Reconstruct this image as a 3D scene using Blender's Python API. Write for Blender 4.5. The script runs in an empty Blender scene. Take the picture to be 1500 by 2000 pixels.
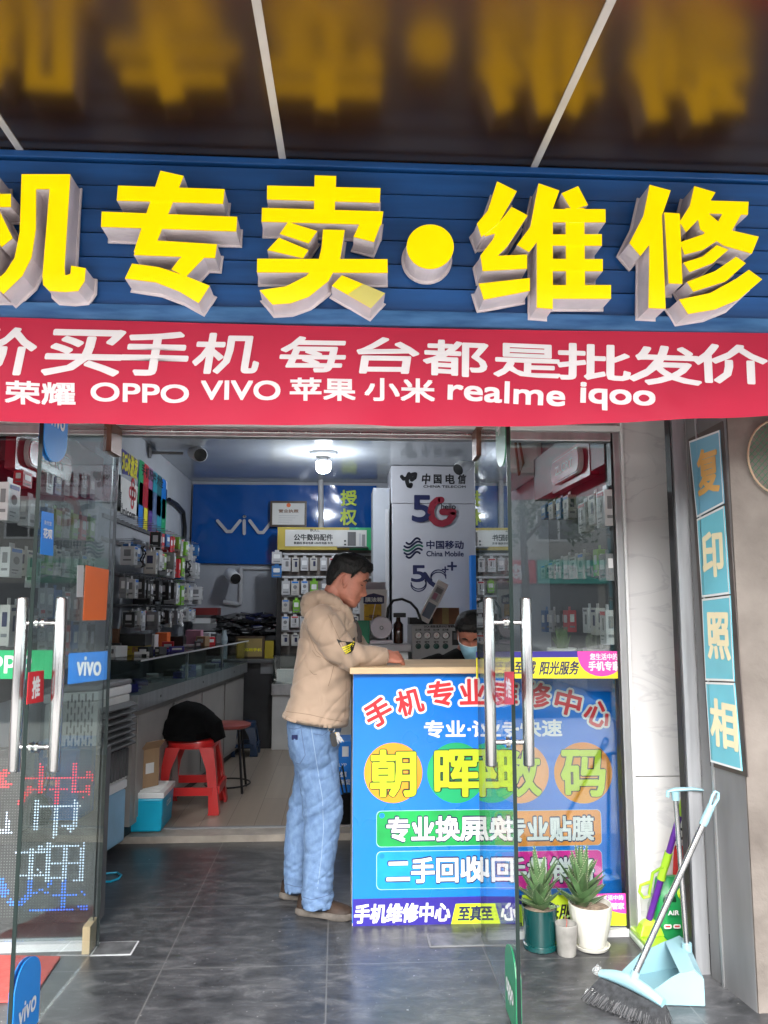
import bpy, bmesh, math, random
from mathutils import Vector, Matrix, noise as mnoise
R = math.radians
PI = math.pi
S = bpy.context.scene
COL = S.collection
rnd = random.Random(7)

# ------------------------------------------------------------------ camera
FPX, YAW, PITCH, EYE = 1530.0, R(3.4), R(6.9), Vector((0, 0, 1.32))
FW = Vector((math.sin(YAW) * math.cos(PITCH), math.cos(YAW) * math.cos(PITCH), math.sin(PITCH)))
RT = Vector((math.cos(YAW), -math.sin(YAW), 0))
UP = RT.cross(FW)
cam = bpy.data.cameras.new('camera')
cam.sensor_fit = 'HORIZONTAL'
cam.sensor_width = 36.0
cam.lens = FPX / 1500 * 36
cam.clip_start = 0.05
cam.clip_end = 800
camo = bpy.data.objects.new('camera', cam)
M = Matrix((RT, UP, -FW)).transposed().to_4x4()
M.translation = EYE
camo.matrix_world = M
COL.objects.link(camo)
S.camera = camo

# ------------------------------------------------------------------ sky, sun, exposure
SUN_EL, SUN_AZ = R(42), R(192)      # overcast: high soft sun behind the photographer
wd = bpy.data.worlds.new("World")
S.world = wd
wd.use_nodes = True
nt = wd.node_tree
bg = nt.nodes['Background']
sky = nt.nodes.new('ShaderNodeTexSky')
sky.sky_type = 'NISHITA'
sky.sun_disc = False
sky.sun_elevation = SUN_EL
sky.sun_rotation = SUN_AZ
sky.dust_density = 4.0
sky.air_density = 1.2
hs = nt.nodes.new('ShaderNodeHueSaturation')   # cloud cover: the sky is nearly white
hs.inputs['Saturation'].default_value = 0.22
nt.links.new(sky.outputs[0], hs.inputs['Color'])
nt.links.new(hs.outputs[0], bg.inputs[0])
bg.inputs[1].default_value = 0.15
sl = bpy.data.lights.new('sun', 'SUN')
sl.energy = 0.9
sl.angle = R(40)
sl.color = (1, 0.97, 0.93)
so = bpy.data.objects.new('sun', sl)
so.rotation_euler = (PI / 2 - SUN_EL, 0, PI - SUN_AZ)
COL.objects.link(so)
S.view_settings.view_transform = 'Standard'
S.view_settings.look = 'None'
S.view_settings.exposure = 2.3
S.view_settings.gamma = 1
S.cycles.use_denoising = True
S.cycles.max_bounces = 10
S.cycles.transparent_max_bounces = 24
S.cycles.caustics_reflective = False
S.cycles.caustics_refractive = False
S.cycles.sample_clamp_indirect = 6

# ------------------------------------------------------------------ placing helpers
def ray(px, py):
    return (RT * (px - 750) - UP * (py - 1000) + FW * FPX)
def pl(px, py, p0, n):
    d = ray(px, py)
    return EYE + d * ((Vector(p0) - EYE).dot(Vector(n)) / d.dot(Vector(n)))
def at(px, py, Y): return pl(px, py, (0, Y, 0), (0, 1, 0))
def fl(px, py, z=0): return pl(px, py, (0, 0, z), (0, 0, 1))
def ox(px, py, X): return pl(px, py, (X, 0, 0), (1, 0, 0))

# ------------------------------------------------------------------ materials
MATS = {}
def pm(name, col, rough=.5, metal=0, var=.12, scale=6, bump=0, bscale=40, col2=None, spec=.5, coat=0, stretch=None, detail=4, emis=0, trl=0, sheen=0, ior=0):
    if name in MATS: return MATS[name]
    m = bpy.data.materials.new(name); m.use_nodes = True
    t = m.node_tree; b = t.nodes['Principled BSDF']; L = t.links.new
    b.inputs['Roughness'].default_value = rough; b.inputs['Metallic'].default_value = metal
    b.inputs['Specular IOR Level'].default_value = spec
    b.inputs['Coat Weight'].default_value = coat
    if ior: b.inputs['IOR'].default_value = ior
    if sheen: b.inputs['Sheen Weight'].default_value = sheen
    c = tuple(col) + (1,)
    b.inputs['Base Color'].default_value = c
    tc = t.nodes.new('ShaderNodeTexCoord'); mp = t.nodes.new('ShaderNodeMapping')
    L(tc.outputs['Object'], mp.inputs[0])
    if stretch: mp.inputs['Scale'].default_value = stretch
    if var or col2:
        n = t.nodes.new('ShaderNodeTexNoise'); n.inputs['Scale'].default_value = scale; n.inputs['Detail'].default_value = detail
        L(mp.outputs[0], n.inputs['Vector'])
        r = t.nodes.new('ShaderNodeMapRange'); r.inputs['From Min'].default_value = .32; r.inputs['From Max'].default_value = .68
        L(n.outputs[0], r.inputs[0])
        x = t.nodes.new('ShaderNodeMix'); x.data_type = 'RGBA'
        x.inputs[6].default_value = tuple(v * (1 - var) for v in col) + (1,)
        x.inputs[7].default_value = (tuple(col2) + (1,)) if col2 else tuple(min(1, v * (1 + var)) for v in col) + (1,)
        L(r.outputs[0], x.inputs[0]); L(x.outputs[2], b.inputs['Base Color'])
        rr = t.nodes.new('ShaderNodeMapRange'); rr.inputs['To Min'].default_value = max(0, rough - .06); rr.inputs['To Max'].default_value = min(1, rough + .06)
        L(n.outputs[0], rr.inputs[0]); L(rr.outputs[0], b.inputs['Roughness'])
    if bump:
        n2 = t.nodes.new('ShaderNodeTexNoise'); n2.inputs['Scale'].default_value = bscale; n2.inputs['Detail'].default_value = 4
        L(mp.outputs[0], n2.inputs['Vector'])
        bp = t.nodes.new('ShaderNodeBump'); bp.inputs['Strength'].default_value = bump; bp.inputs['Distance'].default_value = .01
        L(n2.outputs[0], bp.inputs['Height']); L(bp.outputs[0], b.inputs['Normal'])
    if emis:
        b.inputs['Emission Color'].default_value = c; b.inputs['Emission Strength'].default_value = emis
    if trl:
        o = t.nodes['Material Output']; tr = t.nodes.new('ShaderNodeBsdfTranslucent'); mx = t.nodes.new('ShaderNodeMixShader')
        tr.inputs[0].default_value = c; mx.inputs[0].default_value = trl
        L(b.outputs[0], mx.inputs[1]); L(tr.outputs[0], mx.inputs[2]); L(mx.outputs[0], o.inputs[0])
    MATS[name] = m
    return m

def glassmat(name, tint=(.93, .97, .96), refl=1.0, rough=0.0, milky=0):
    m = bpy.data.materials.new(name); m.use_nodes = True
    t = m.node_tree; L = t.links.new; t.nodes.remove(t.nodes['Principled BSDF']); o = t.nodes['Material Output']
    tr = t.nodes.new('ShaderNodeBsdfTransparent'); tr.inputs[0].default_value = tint + (1,)
    g = t.nodes.new('ShaderNodeBsdfGlossy'); g.inputs['Roughness'].default_value = rough
    lw = t.nodes.new('ShaderNodeLayerWeight'); lw.inputs[0].default_value = .5
    p = t.nodes.new('ShaderNodeMath'); p.operation = 'POWER'; L(lw.outputs['Facing'], p.inputs[0]); p.inputs[1].default_value = 5
    ma = t.nodes.new('ShaderNodeMath'); ma.operation = 'MULTIPLY_ADD'; L(p.outputs[0], ma.inputs[0]); ma.inputs[1].default_value = .9 * refl; ma.inputs[2].default_value = .045 * refl
    mx = t.nodes.new('ShaderNodeMixShader'); L(ma.outputs[0], mx.inputs[0]); L(tr.outputs[0], mx.inputs[1]); L(g.outputs[0], mx.inputs[2])
    out = mx
    if milky:
        d = t.nodes.new('ShaderNodeBsdfDiffuse'); d.inputs[0].default_value = (.75, .8, .82, 1)
        m2 = t.nodes.new('ShaderNodeMixShader'); m2.inputs[0].default_value = milky
        L(mx.outputs[0], m2.inputs[1]); L(d.outputs[0], m2.inputs[2]); out = m2
    L(out.outputs[0], o.inputs[0])
    MATS[name] = m
    return m

def emat(name, col, strength):
    m = bpy.data.materials.new(name); m.use_nodes = True
    b = m.node_tree.nodes['Principled BSDF']
    b.inputs['Base Color'].default_value = tuple(col) + (1,)
    b.inputs['Emission Color'].default_value = tuple(col) + (1,); b.inputs['Emission Strength'].default_value = strength
    MATS[name] = m
    return m

# ------------------------------------------------------------------ object helpers
BASE = {}
def tag(o, label=None, cat=None, group=None, kind=None):
    if label: o['label'] = label
    if cat: o['category'] = cat
    if group: o['group'] = group
    if kind: o['kind'] = kind
    return o
def thing(name, label, cat, loc, group=None):
    o = bpy.data.objects.new(name, None); COL.objects.link(o); o.location = loc
    o.empty_display_size = .1
    BASE[o.name] = Vector(loc)
    return tag(o, label, cat, group)

TCACHE = {}
def glyphs(s):
    """flat mesh of a string: verts (x, y), faces, normalised to its own bounding box"""
    if s in TCACHE: return TCACHE[s]
    c = bpy.data.curves.new('writing', 'FONT'); c.body = s; c.size = 1; c.resolution_u = 5 if s.isascii() else 2; c.fill_mode = 'FRONT'
    o = bpy.data.objects.new('writing', c); COL.objects.link(o)
    dg = bpy.context.evaluated_depsgraph_get()
    me = bpy.data.meshes.new_from_object(o.evaluated_get(dg))
    vs = [(v.co.x, v.co.y) for v in me.vertices]; fs = [tuple(p.vertices) for p in me.polygons]
    bpy.data.objects.remove(o); bpy.data.curves.remove(c); bpy.data.meshes.remove(me)
    x0 = min(v[0] for v in vs); x1 = max(v[0] for v in vs); y0 = min(v[1] for v in vs); y1 = max(v[1] for v in vs)
    TCACHE[s] = (vs, fs, x0, x1, y0, y1)
    return TCACHE[s]

class MB:
    def __init__(s): s.v = []; s.f = []; s.m = []; s.sm = []; s.mats = []
    def mi(s, m):
        if m not in s.mats: s.mats.append(m)
        return s.mats.index(m)
    def add(s, vs, fs, m, T=None, smooth=False):
        k = len(s.v)
        s.v += [(T @ Vector(v)) if T is not None else Vector(v) for v in vs]
        i = s.mi(m)
        for f in fs: s.f.append([k + a for a in f]); s.m.append(i); s.sm.append(smooth)
        return s
    def box(s, lo, hi, m, T=None):
        (a, b, c), (d, e, f) = lo, hi
        vs = [(a,b,c),(d,b,c),(d,e,c),(a,e,c),(a,b,f),(d,b,f),(d,e,f),(a,e,f)]
        return s.add(vs, [(0,3,2,1),(4,5,6,7),(0,1,5,4),(1,2,6,5),(2,3,7,6),(3,0,4,7)], m, T)
    def hexa(s, p, m):   # 8 points: 4 of one face, 4 of the opposite face
        return s.add(p, [(0,3,2,1),(4,5,6,7),(0,1,5,4),(1,2,6,5),(2,3,7,6),(3,0,4,7)], m)
    def slab(s, quad, thick, m, n=None):   # a quad given a thickness along its normal (away from n's side)
        q = [Vector(p) for p in quad]
        nn = Vector(n) if n is not None else (q[1] - q[0]).cross(q[2] - q[0]).normalized()
        return s.hexa([p - nn * thick for p in q] + q, m)
    def quad(s, q, m): return s.add(q, [tuple(range(len(q)))], m)
    def prism(s, poly, T, depth, m, mside=None):   # 2-D outline in T's xy plane, front at z=depth
        n = len(poly)
        area = sum(poly[i][0] * poly[(i + 1) % n][1] - poly[(i + 1) % n][0] * poly[i][1] for i in range(n))
        if area < 0: poly = poly[::-1]
        s.add([(x, y, depth) for x, y in poly], [tuple(range(n))], m, T)
        vs = [(x, y, 0) for x, y in poly] + [(x, y, depth) for x, y in poly]
        s.add(vs, [(i, (i + 1) % n, n + (i + 1) % n, n + i) for i in range(n)] , mside or m, T)
        s.add([(x, y, 0) for x, y in poly], [tuple(range(n))[::-1]], mside or m, T)
        return s
    def tube(s, pts, r, m, n=10, cap=True, flat=1.0):
        pts = [Vector(p) for p in pts]; rs = r if isinstance(r, (list, tuple)) else [r] * len(pts)
        vs = []; fs = []; prev = None
        for i, p in enumerate(pts):
            d = (pts[min(i + 1, len(pts) - 1)] - pts[max(i - 1, 0)]).normalized()
            if prev is None:
                a = Vector((0, 0, 1)) if abs(d.z) < .9 else Vector((1, 0, 0))
                u = d.cross(a).normalized()
            else:
                u = (prev - d * prev.dot(d)).normalized()
            prev = u; w = d.cross(u)
            for k in range(n):
                a = 2 * PI * k / n
                vs.append(p + u * math.cos(a) * rs[i] + w * math.sin(a) * rs[i] * flat)
        for i in range(len(pts) - 1):
            for k in range(n):
                k2 = (k + 1) % n
                fs.append((i * n + k, i * n + k2, (i + 1) * n + k2, (i + 1) * n + k))
        if cap:
            fs.append(tuple(range(n))[::-1]); fs.append(tuple((len(pts) - 1) * n + k for k in range(n)))
        return s.add(vs, fs, m, None, True)
    def lathe(s, prof, m, T=None, n=28, cap=True, smooth=True, a0=0, a1=2 * PI):
        vs = []; fs = []
        for r, z in prof:
            for k in range(n):
                a = a0 + (a1 - a0) * k / n
                vs.append((r * math.cos(a), r * math.sin(a), z))
        for i in range(len(prof) - 1):
            for k in range(n):
                k2 = (k + 1) % n
                fs.append((i * n + k, i * n + k2, (i + 1) * n + k2, (i + 1) * n + k))
        if cap:
            if prof[0][0] > 1e-5: fs.append(tuple(range(n))[::-1])
            if prof[-1][0] > 1e-5: fs.append(tuple((len(prof) - 1) * n + k for k in range(n)))
        return s.add(vs, fs, m, T, smooth)
    def loft(s, rings, m, cap=True, smooth=True):
        n = len(rings[0]); vs = [p for r in rings for p in r]; fs = []
        for i in range(len(rings) - 1):
            for k in range(n):
                k2 = (k + 1) % n
                fs.append((i * n + k, i * n + k2, (i + 1) * n + k2, (i + 1) * n + k))
        if cap: fs.append(tuple(range(n))[::-1]); fs.append(tuple((len(rings) - 1) * n + k for k in range(n)))
        return s.add(vs, fs, m, None, smooth)
    def text(s, body, T, w, h, m, bold=0, lift=.0006, rot=0, shear=0, step=.00005, fat=False):
        """writing fitted to a w x h box centred on T's origin; bold = stroke growth in metres"""
        vs, fs, x0, x1, y0, y1 = glyphs(body)
        if not fat: bold = min(bold, .031 * h)
        ww, hh = x1 - x0 or 1, y1 - y0 or 1
        kx = (w - 2 * bold) / ww; ky = (h - 2 * bold) / hh
        offs = [(0, 0)] if not bold else [(-bold, -bold), (bold, -bold), (bold, bold), (-bold, bold)]
        if fat or bold > .0032: offs = [(0, 0)] + [(bold * math.cos(k * PI / 7), bold * math.sin(k * PI / 7)) for k in range(14)] + [(bold * .55 * math.cos(k * PI / 3), bold * .55 * math.sin(k * PI / 3)) for k in range(6)]
        c, sn = math.cos(rot), math.sin(rot)
        for j, (dx, dy) in enumerate(offs):
            pp = []
            for x, y in vs:
                X = (x - (x0 + x1) / 2) * kx + dx; Y = (y - (y0 + y1) / 2) * ky + dy
                X += shear * Y
                pp.append((X * c - Y * sn, X * sn + Y * c, lift + (step if not fat else .00002) * j))
            s.add(pp, fs, m, T)
        return s
    def build(s, name, parent=None, loc=None, label=None, bevel=0, mods=()):
        base = Vector(loc) if loc is not None else Vector((0, 0, 0))
        pb = Vector((0, 0, 0)); q = parent
        if parent is not None: pb = BASE.get(parent.name, Vector((0, 0, 0)))
        if parent is not None and loc is None: base = pb
        me = bpy.data.meshes.new(name)
        me.from_pydata([tuple(v - base) for v in s.v], [], s.f)
        for m in s.mats: me.materials.append(m)
        me.polygons.foreach_set('material_index', s.m)
        me.polygons.foreach_set('use_smooth', s.sm)
        me.update()
        if any(s.sm):
            try: me.set_sharp_from_angle(angle=R(40))
            except Exception: pass
        o = bpy.data.objects.new(name, me); COL.objects.link(o)
        if parent is not None: o.parent = parent
        o.location = base - pb
        BASE[o.name] = base
        if label: o['label'] = label
        if bevel:
            b = o.modifiers.new('edge', 'BEVEL'); b.width = bevel; b.segments = 2; b.limit_method = 'ANGLE'; b.angle_limit = R(50)
        return o

def kids(o): return [c for c in bpy.data.objects if c.parent == o]
def dup(root, loc, rotz=0, label=None, group=None, scale=None, ks=None):
    r = root.copy(); COL.objects.link(r); r.location = loc; r.rotation_euler = (0, 0, rotz)
    if scale: r.scale = scale
    if label: r['label'] = label
    if group: r['group'] = group
    for ch in (ks if ks is not None else kids(root)):
        c = ch.copy(); COL.objects.link(c); c.parent = r
    return r

def facing(p, n=(0, -1, 0), up=(0, 0, 1)):
    """frame on a surface: x along the writing, y up, z out of the surface"""
    n = Vector(n).normalized(); u = Vector(up).cross(n).normalized(); w = n.cross(u)
    T = Matrix((u, w, n)).transposed().to_4x4(); T.translation = Vector(p)
    return T
def rectY(x0, y0, x1, y1, Y):
    """picture rectangle on the plane at depth Y -> (centre, width, height)"""
    a = at(x0, (y0 + y1) / 2, Y); b = at(x1, (y0 + y1) / 2, Y); c = at((x0 + x1) / 2, y0, Y); d = at((x0 + x1) / 2, y1, Y)
    return Vector(((a.x + b.x) / 2, Y, (c.z + d.z) / 2)), b.x - a.x, c.z - d.z
def textY(mb, s, x0, y0, x1, y1, Y, m, bold=0, lift=.0006, shear=0, rot=0):
    c, w, h = rectY(x0, y0, x1, y1, Y)
    return mb.text(s, facing(c), w, h, m, bold, lift, rot, shear)
def disc2(r, n=32, cx=0, cy=0): return [(cx + r * math.cos(2 * PI * k / n), cy + r * math.sin(2 * PI * k / n)) for k in range(n)]
def rrect(w, h, r, n=5, cx=0, cy=0):
    o = []
    for sx, sy, a in ((1, -1, -PI / 2), (1, 1, 0), (-1, 1, PI / 2), (-1, -1, PI)):
        for k in range(n + 1):
            t = a + PI / 2 * k / n
            o.append((cx + sx * (w / 2 - r) + r * math.cos(t), cy + sy * (h / 2 - r) + r * math.sin(t)))
    return o
def flat(mb, poly, T, z, m):
    n = len(poly); ar = sum(poly[i][0] * poly[(i + 1) % n][1] - poly[(i + 1) % n][0] * poly[i][1] for i in range(n))
    if ar < 0: poly = poly[::-1]
    return mb.add([(x, y, z) for x, y in poly], [tuple(range(n))], m, T)
# ================================================================== MATERIAL SET
white_pl = pm('white_plaster', (.62, .62, .60), .8, var=.06, scale=3, bump=.08, bscale=30)
wall_in = pm('interior_wall', (.40, .42, .46), .75, var=.08, scale=2.5, bump=.05)
tanwall = pm('old_plaster', (.12, .10, .087), .85, var=.35, scale=2.6, bump=.5, bscale=22, col2=(.21, .185, .165), detail=10)
alu = pm('aluminium', (.55, .56, .57), .38, .9, var=.1, scale=20, stretch=(1, 1, .05))
galv = pm('galvanised', (.36, .37, .39), .45, .6, var=.15, scale=30, stretch=(1, 1, .08))
steel = pm('brushed_steel', (.52, .52, .53), .26, 1, var=.06, scale=60, stretch=(1, 1, .03))
chrome = pm('chrome', (.8, .8, .8), .08, 1, var=0)
black = pm('black_plastic', (.012, .012, .013), .4, var=.2)
dark = pm('dark_board', (.03, .03, .032), .55, var=.25, scale=5)
dgrey = pm('dark_grey', (.1, .1, .105), .5, var=.15)
mgrey = pm('mid_grey', (.24, .24, .25), .5, var=.1)
lgrey = pm('light_grey', (.5, .5, .52), .45, var=.06)
white = pm('white_paint', (.78, .78, .78), .35, var=.04)
offwhite = pm('off_white', (.66, .65, .63), .5, var=.07)
paper = pm('paper_white', (.78, .77, .75), .7, var=.03)
red = pm('red_print', (.62, .02, .03), .4, var=.05)
orange = pm('orange_paper', (.82, .16, .03), .5, var=.04)
yellow = pm('yellow_print', (.85, .75, .02), .45, var=.03)
lime = pm('lime_print', (.55, .72, .03), .45, var=.03)
green = pm('green_print', (.01, .36, .13), .4, var=.05)
blue = pm('blue_print', (.01, .2, .68), .4, var=.05)
navy = pm('navy_print', (.03, .02, .25), .4, var=.05)
navyd = pm('navy_ink', (.015, .02, .08), .45, var=0)
pink = pm('pink_print', (.85, .06, .38), .4, var=.04)
purple = pm('purple_plastic', (.1, .02, .25), .35, var=.08)
teal = pm('teal_print', (.01, .3, .4), .4, var=.05)
card = pm('cardboard', (.36, .23, .13), .8, var=.12, scale=10, stretch=(1, 1, .3))
wood = pm('birch_edge', (.58, .42, .25), .5, var=.12, scale=14, stretch=(.2, 1, 1))
brown = pm('brown_box', (.22, .1, .05), .6, var=.15)
inkb = pm('black_ink', (.01, .01, .012), .5, var=0)
fadedg = pm('grey_print', (.2, .2, .21), .6, var=.1)
glass = glassmat('door_glass', (.88, .93, .92), 1.3)
caseglass = glassmat('case_glass', (.8, .86, .85), 1.0)
gedge = pm('glass_edge', (.008, .016, .015), .3, var=0, spec=.3)
glass2 = glassmat('shop_glass', (.84, .88, .88), 1.9)
glass3 = glassmat('left_pane_glass', (.86, .9, .9), 1.6)

def tiles(name):
    m = bpy.data.materials.new(name); m.use_nodes = True; t = m.node_tree; b = t.nodes['Principled BSDF']; L = t.links.new
    tc = t.nodes.new('ShaderNodeTexCoord'); mp = t.nodes.new('ShaderNodeMapping'); mp.inputs['Location'].default_value = (.633, -3.098 + .0, 0)
    L(tc.outputs['Object'], mp.inputs[0])
    br = t.nodes.new('ShaderNodeTexBrick'); br.offset = 0; br.squash = 1
    for k, v in (('Scale', 1), ('Mortar Size', .0026), ('Brick Width', .605), ('Row Height', .605), ('Bias', 0), ('Mortar Smooth', .0)): br.inputs[k].default_value = v
    br.inputs['Color1'].default_value = (.9, .9, .9, 1); br.inputs['Color2'].default_value = (1, 1, 1, 1); br.inputs['Mortar'].default_value = (0, 0, 0, 1)
    L(mp.outputs[0], br.inputs[0])
    n1 = t.nodes.new('ShaderNodeTexNoise'); n1.inputs['Scale'].default_value = 11; n1.inputs['Detail'].default_value = 12; n1.inputs['Roughness'].default_value = .74; n1.inputs['Distortion'].default_value = .5
    n2 = t.nodes.new('ShaderNodeTexNoise'); n2.inputs['Scale'].default_value = 1.6; n2.inputs['Detail'].default_value = 3
    mps = t.nodes.new('ShaderNodeMapping'); mps.inputs['Scale'].default_value = (.7, 1.6, 1); L(tc.outputs['Object'], mps.inputs[0]); L(mps.outputs[0], n1.inputs[0]); L(tc.outputs['Object'], n2.inputs[0])
    cr = t.nodes.new('ShaderNodeValToRGB'); e = cr.color_ramp.elements
    e[0].position = .34; e[0].color = (.018, .019, .021, 1); e[1].position = .74; e[1].color = (.125, .125, .13, 1)
    x = e.new(.52); x.color = (.045, .046, .05, 1)
    ad = t.nodes.new('ShaderNodeMath'); ad.operation = 'MULTIPLY_ADD'; L(n2.outputs[0], ad.inputs[0]); ad.inputs[1].default_value = .35
    sb = t.nodes.new('ShaderNodeMath'); sb.operation = 'SUBTRACT'; L(n1.outputs[0], sb.inputs[0]); sb.inputs[1].default_value = .17; L(sb.outputs[0], ad.inputs[2])
    L(ad.outputs[0], cr.inputs[0])
    # white specks of dirt
    n3 = t.nodes.new('ShaderNodeTexNoise'); n3.inputs['Scale'].default_value = 55; n3.inputs['Detail'].default_value = 2
    L(tc.outputs['Object'], n3.inputs[0])
    sp = t.nodes.new('ShaderNodeMapRange'); sp.inputs['From Min'].default_value = .70; sp.inputs['From Max'].default_value = .76; L(n3.outputs[0], sp.inputs[0])
    mx0 = t.nodes.new('ShaderNodeMix'); mx0.data_type = 'RGBA'; L(sp.outputs[0], mx0.inputs[0]); L(cr.outputs[0], mx0.inputs[6]); mx0.inputs[7].default_value = (.2, .2, .2, 1)
    mx = t.nodes.new('ShaderNodeMix'); mx.data_type = 'RGBA'; L(br.outputs['Fac'], mx.inputs[0]); L(mx0.outputs[2], mx.inputs[6]); mx.inputs[7].default_value = (.10, .10, .10, 1)
    L(mx.outputs[2], b.inputs['Base Color'])
    rr = t.nodes.new('ShaderNodeMapRange'); rr.inputs['To Min'].default_value = .22; rr.inputs['To Max'].default_value = .42; L(n1.outputs[0], rr.inputs[0]); L(rr.outputs[0], b.inputs['Roughness'])
    bp = t.nodes.new('ShaderNodeBump'); bp.inputs['Strength'].default_value = .15; bp.inputs['Distance'].default_value = .004; L(n1.outputs[0], bp.inputs['Height']); L(bp.outputs[0], b.inputs['Normal'])
    return m
def planks(name):
    m = bpy.data.materials.new(name); m.use_nodes = True; t = m.node_tree; b = t.nodes['Principled BSDF']; L = t.links.new
    tc = t.nodes.new('ShaderNodeTexCoord'); mp = t.nodes.new('ShaderNodeMapping'); mp.inputs['Rotation'].default_value = (0, 0, PI / 2)
    L(tc.outputs['Object'], mp.inputs[0])
    br = t.nodes.new('ShaderNodeTexBrick'); br.offset = .37
    for k, v in (('Scale', 1), ('Mortar Size', .0016), ('Brick Width', 1.1), ('Row Height', .16), ('Bias', 0)): br.inputs[k].default_value = v
    br.inputs['Color1'].default_value = (.35, .28, .22, 1); br.inputs['Color2'].default_value = (.42, .35, .28, 1); br.inputs['Mortar'].default_value = (.12, .09, .07, 1)
    L(mp.outputs[0], br.inputs[0])
    n1 = t.nodes.new('ShaderNodeTexNoise'); n1.inputs['Scale'].default_value = 9; n1.inputs['Detail'].default_value = 5
    mp2 = t.nodes.new('ShaderNodeMapping'); mp2.inputs['Scale'].default_value = (1, .06, 1); L(tc.outputs['Object'], mp2.inputs[0]); L(mp2.outputs[0], n1.inputs[0])
    x = t.nodes.new('ShaderNodeMix'); x.data_type = 'RGBA'; x.blend_type = 'MULTIPLY'; x.inputs[0].default_value = .5
    L(br.outputs[0], x.inputs[6]); L(n1.outputs[0], x.inputs[7]); L(x.outputs[2], b.inputs['Base Color']); b.inputs['Roughness'].default_value = .32
    return m
def marble(name):
    m = bpy.data.materials.new(name); m.use_nodes = True; t = m.node_tree; b = t.nodes['Principled BSDF']; L = t.links.new
    tc = t.nodes.new('ShaderNodeTexCoord'); mp = t.nodes.new('ShaderNodeMapping'); mp.inputs['Rotation'].default_value = (0, R(40), 0); mp.inputs['Scale'].default_value = (1, 1, 2.4)
    L(tc.outputs['Object'], mp.inputs[0])
    n1 = t.nodes.new('ShaderNodeTexNoise'); n1.inputs['Scale'].default_value = 2.6; n1.inputs['Detail'].default_value = 8; n1.inputs['Distortion'].default_value = 1.2; L(mp.outputs[0], n1.inputs[0])
    cr = t.nodes.new('ShaderNodeValToRGB'); e = cr.color_ramp.elements
    e[0].position = .47; e[0].color = (.72, .71, .71, 1); e[1].position = .53; e[1].color = (.72, .71, .71, 1); x = e.new(.5); x.color = (.62, .61, .62, 1)
    L(n1.outputs[0], cr.inputs[0]); L(cr.outputs[0], b.inputs['Base Color']); b.inputs['Roughness'].default_value = .22
    return m
slate = tiles('slate_tile'); laminate = planks('laminate'); marb = marble('white_marble')
asphalt = pm('asphalt', (.05, .05, .052), .9, var=.3, scale=30, bump=.4, bscale=120)
kerbst = pm('kerb_stone', (.3, .3, .29), .85, var=.15)

# ================================================================== GROUND
b = MB(); b.quad([(-150, -150, -.145), (150, -150, -.145), (150, 150, -.145), (-150, 150, -.145)], kerbst); tag(b.build('ground'), kind='structure')
b = MB(); b.quad([(-60, -11, -.14), (60, -11, -.14), (60, -2.9, -.14), (-60, -2.9, -.14)], asphalt); tag(b.build('road'), kind='structure')
b = MB(); b.box((-60, 1.9, -.14), (60, 4.66, 0), slate); tag(b.build('entrance_paving'), kind='structure')
b = MB(); b.box((-60, -2.75, -.14), (60, 1.896, -.003), pm('bounce_concrete', (.42, .41, .39), .85, var=.12, scale=2)); tag(b.build('bounce_pavement'), kind='structure')  # out of view; made pale to bounce daylight up at the shop front
b = MB(); b.box((-60, -2.9, -.14), (60, -2.754, -.005), kerbst); b.box((-60, -11.15, -.14), (60, -11.004, -.005), kerbst); tag(b.build('kerb'), kind='structure')
b = MB(); b.box((-60, -40, -.14), (60, -11.154, -.01), kerbst); tag(b.build('far_pavement'), kind='structure')
b = MB(); b.box((-1.5, 4.664, -.02), (1.28, 4.81, .036), pm('beige_stone', (.33, .29, .25), .5, var=.25, scale=8)); b.box((-1.5, 4.812, -.02), (1.28, 8.05, .04), laminate)
b.box((-1.5, 4.80, .03), (1.28, 4.83, .044), mgrey)
tag(b.build('shop_floor'), kind='structure')

# ================================================================== SHOP BUILDING
ceilm = pm('glossy_ceiling', (.44, .47, .5), .13, var=.06, scale=1.5, spec=.6)
shop = thing('shop_building', 'small phone shop with a glass front, marble door surround and open glass doors', 'shop', (0, 3.3, 0))
b = MB(); b.box((-1.62, 3.34, 0), (-1.5, 8.17, 2.6), wall_in); b.build('wall', shop)
b = MB(); b.box((1.28, 3.34, 0), (1.40, 8.17, 2.6), wall_in); b.build('wall', shop)
b = MB(); b.box((-1.497, 8.05, 0), (1.277, 8.17, 2.6), wall_in); b.build('wall', shop)
b = MB(); b.box((-1.62, 3.34, 2.602), (1.40, 8.17, 2.66), ceilm); b.build('ceiling', shop)
b = MB()                                        # unseen wall mass over the sign, added to block light from gaps
b.box((-9, 2.46, 2.86), (9, 8.6, 7.5), tanwall); b.box((-9, 8.2, -.1), (9, 8.6, 2.85), tanwall)
b.box((-9, 3.34, -.1), (-1.63, 8.19, 2.85), tanwall); b.box((1.41, 3.34, -.1), (9, 8.19, 2.85), tanwall)
b.build('unseen_upper_wall', shop)
b = MB(); b.box((-9, 2.47, 2.4), (9, 3.335, 2.44), lgrey); b.build('soffit', shop)
b = MB(); b.box((-1.62, 3.302, 2.075), (1.7, 3.338, 2.4), marb); b.build('lintel', shop, label='white marble band above the doors')
b = MB()
b.box((-3, 3.28, 2.035), (1.183, 3.335, 2.073), alu); b.box((-.93, 3.27, 2.05), (.6, 3.277, 2.06), steel)
b.box((1.181, 3.282, 0), (1.189, 3.335, 2.073), black); b.box((1.1895, 3.272, 0), (1.219, 3.335, 2.073), alu); b.box((1.2195, 3.262, 0), (1.2315, 3.335, 2.13), white); b.box((-.93, 3.262, 2.075), (1.219, 3.298, 2.10), white)
b.build('door_frame', shop, bevel=.002)
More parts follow.
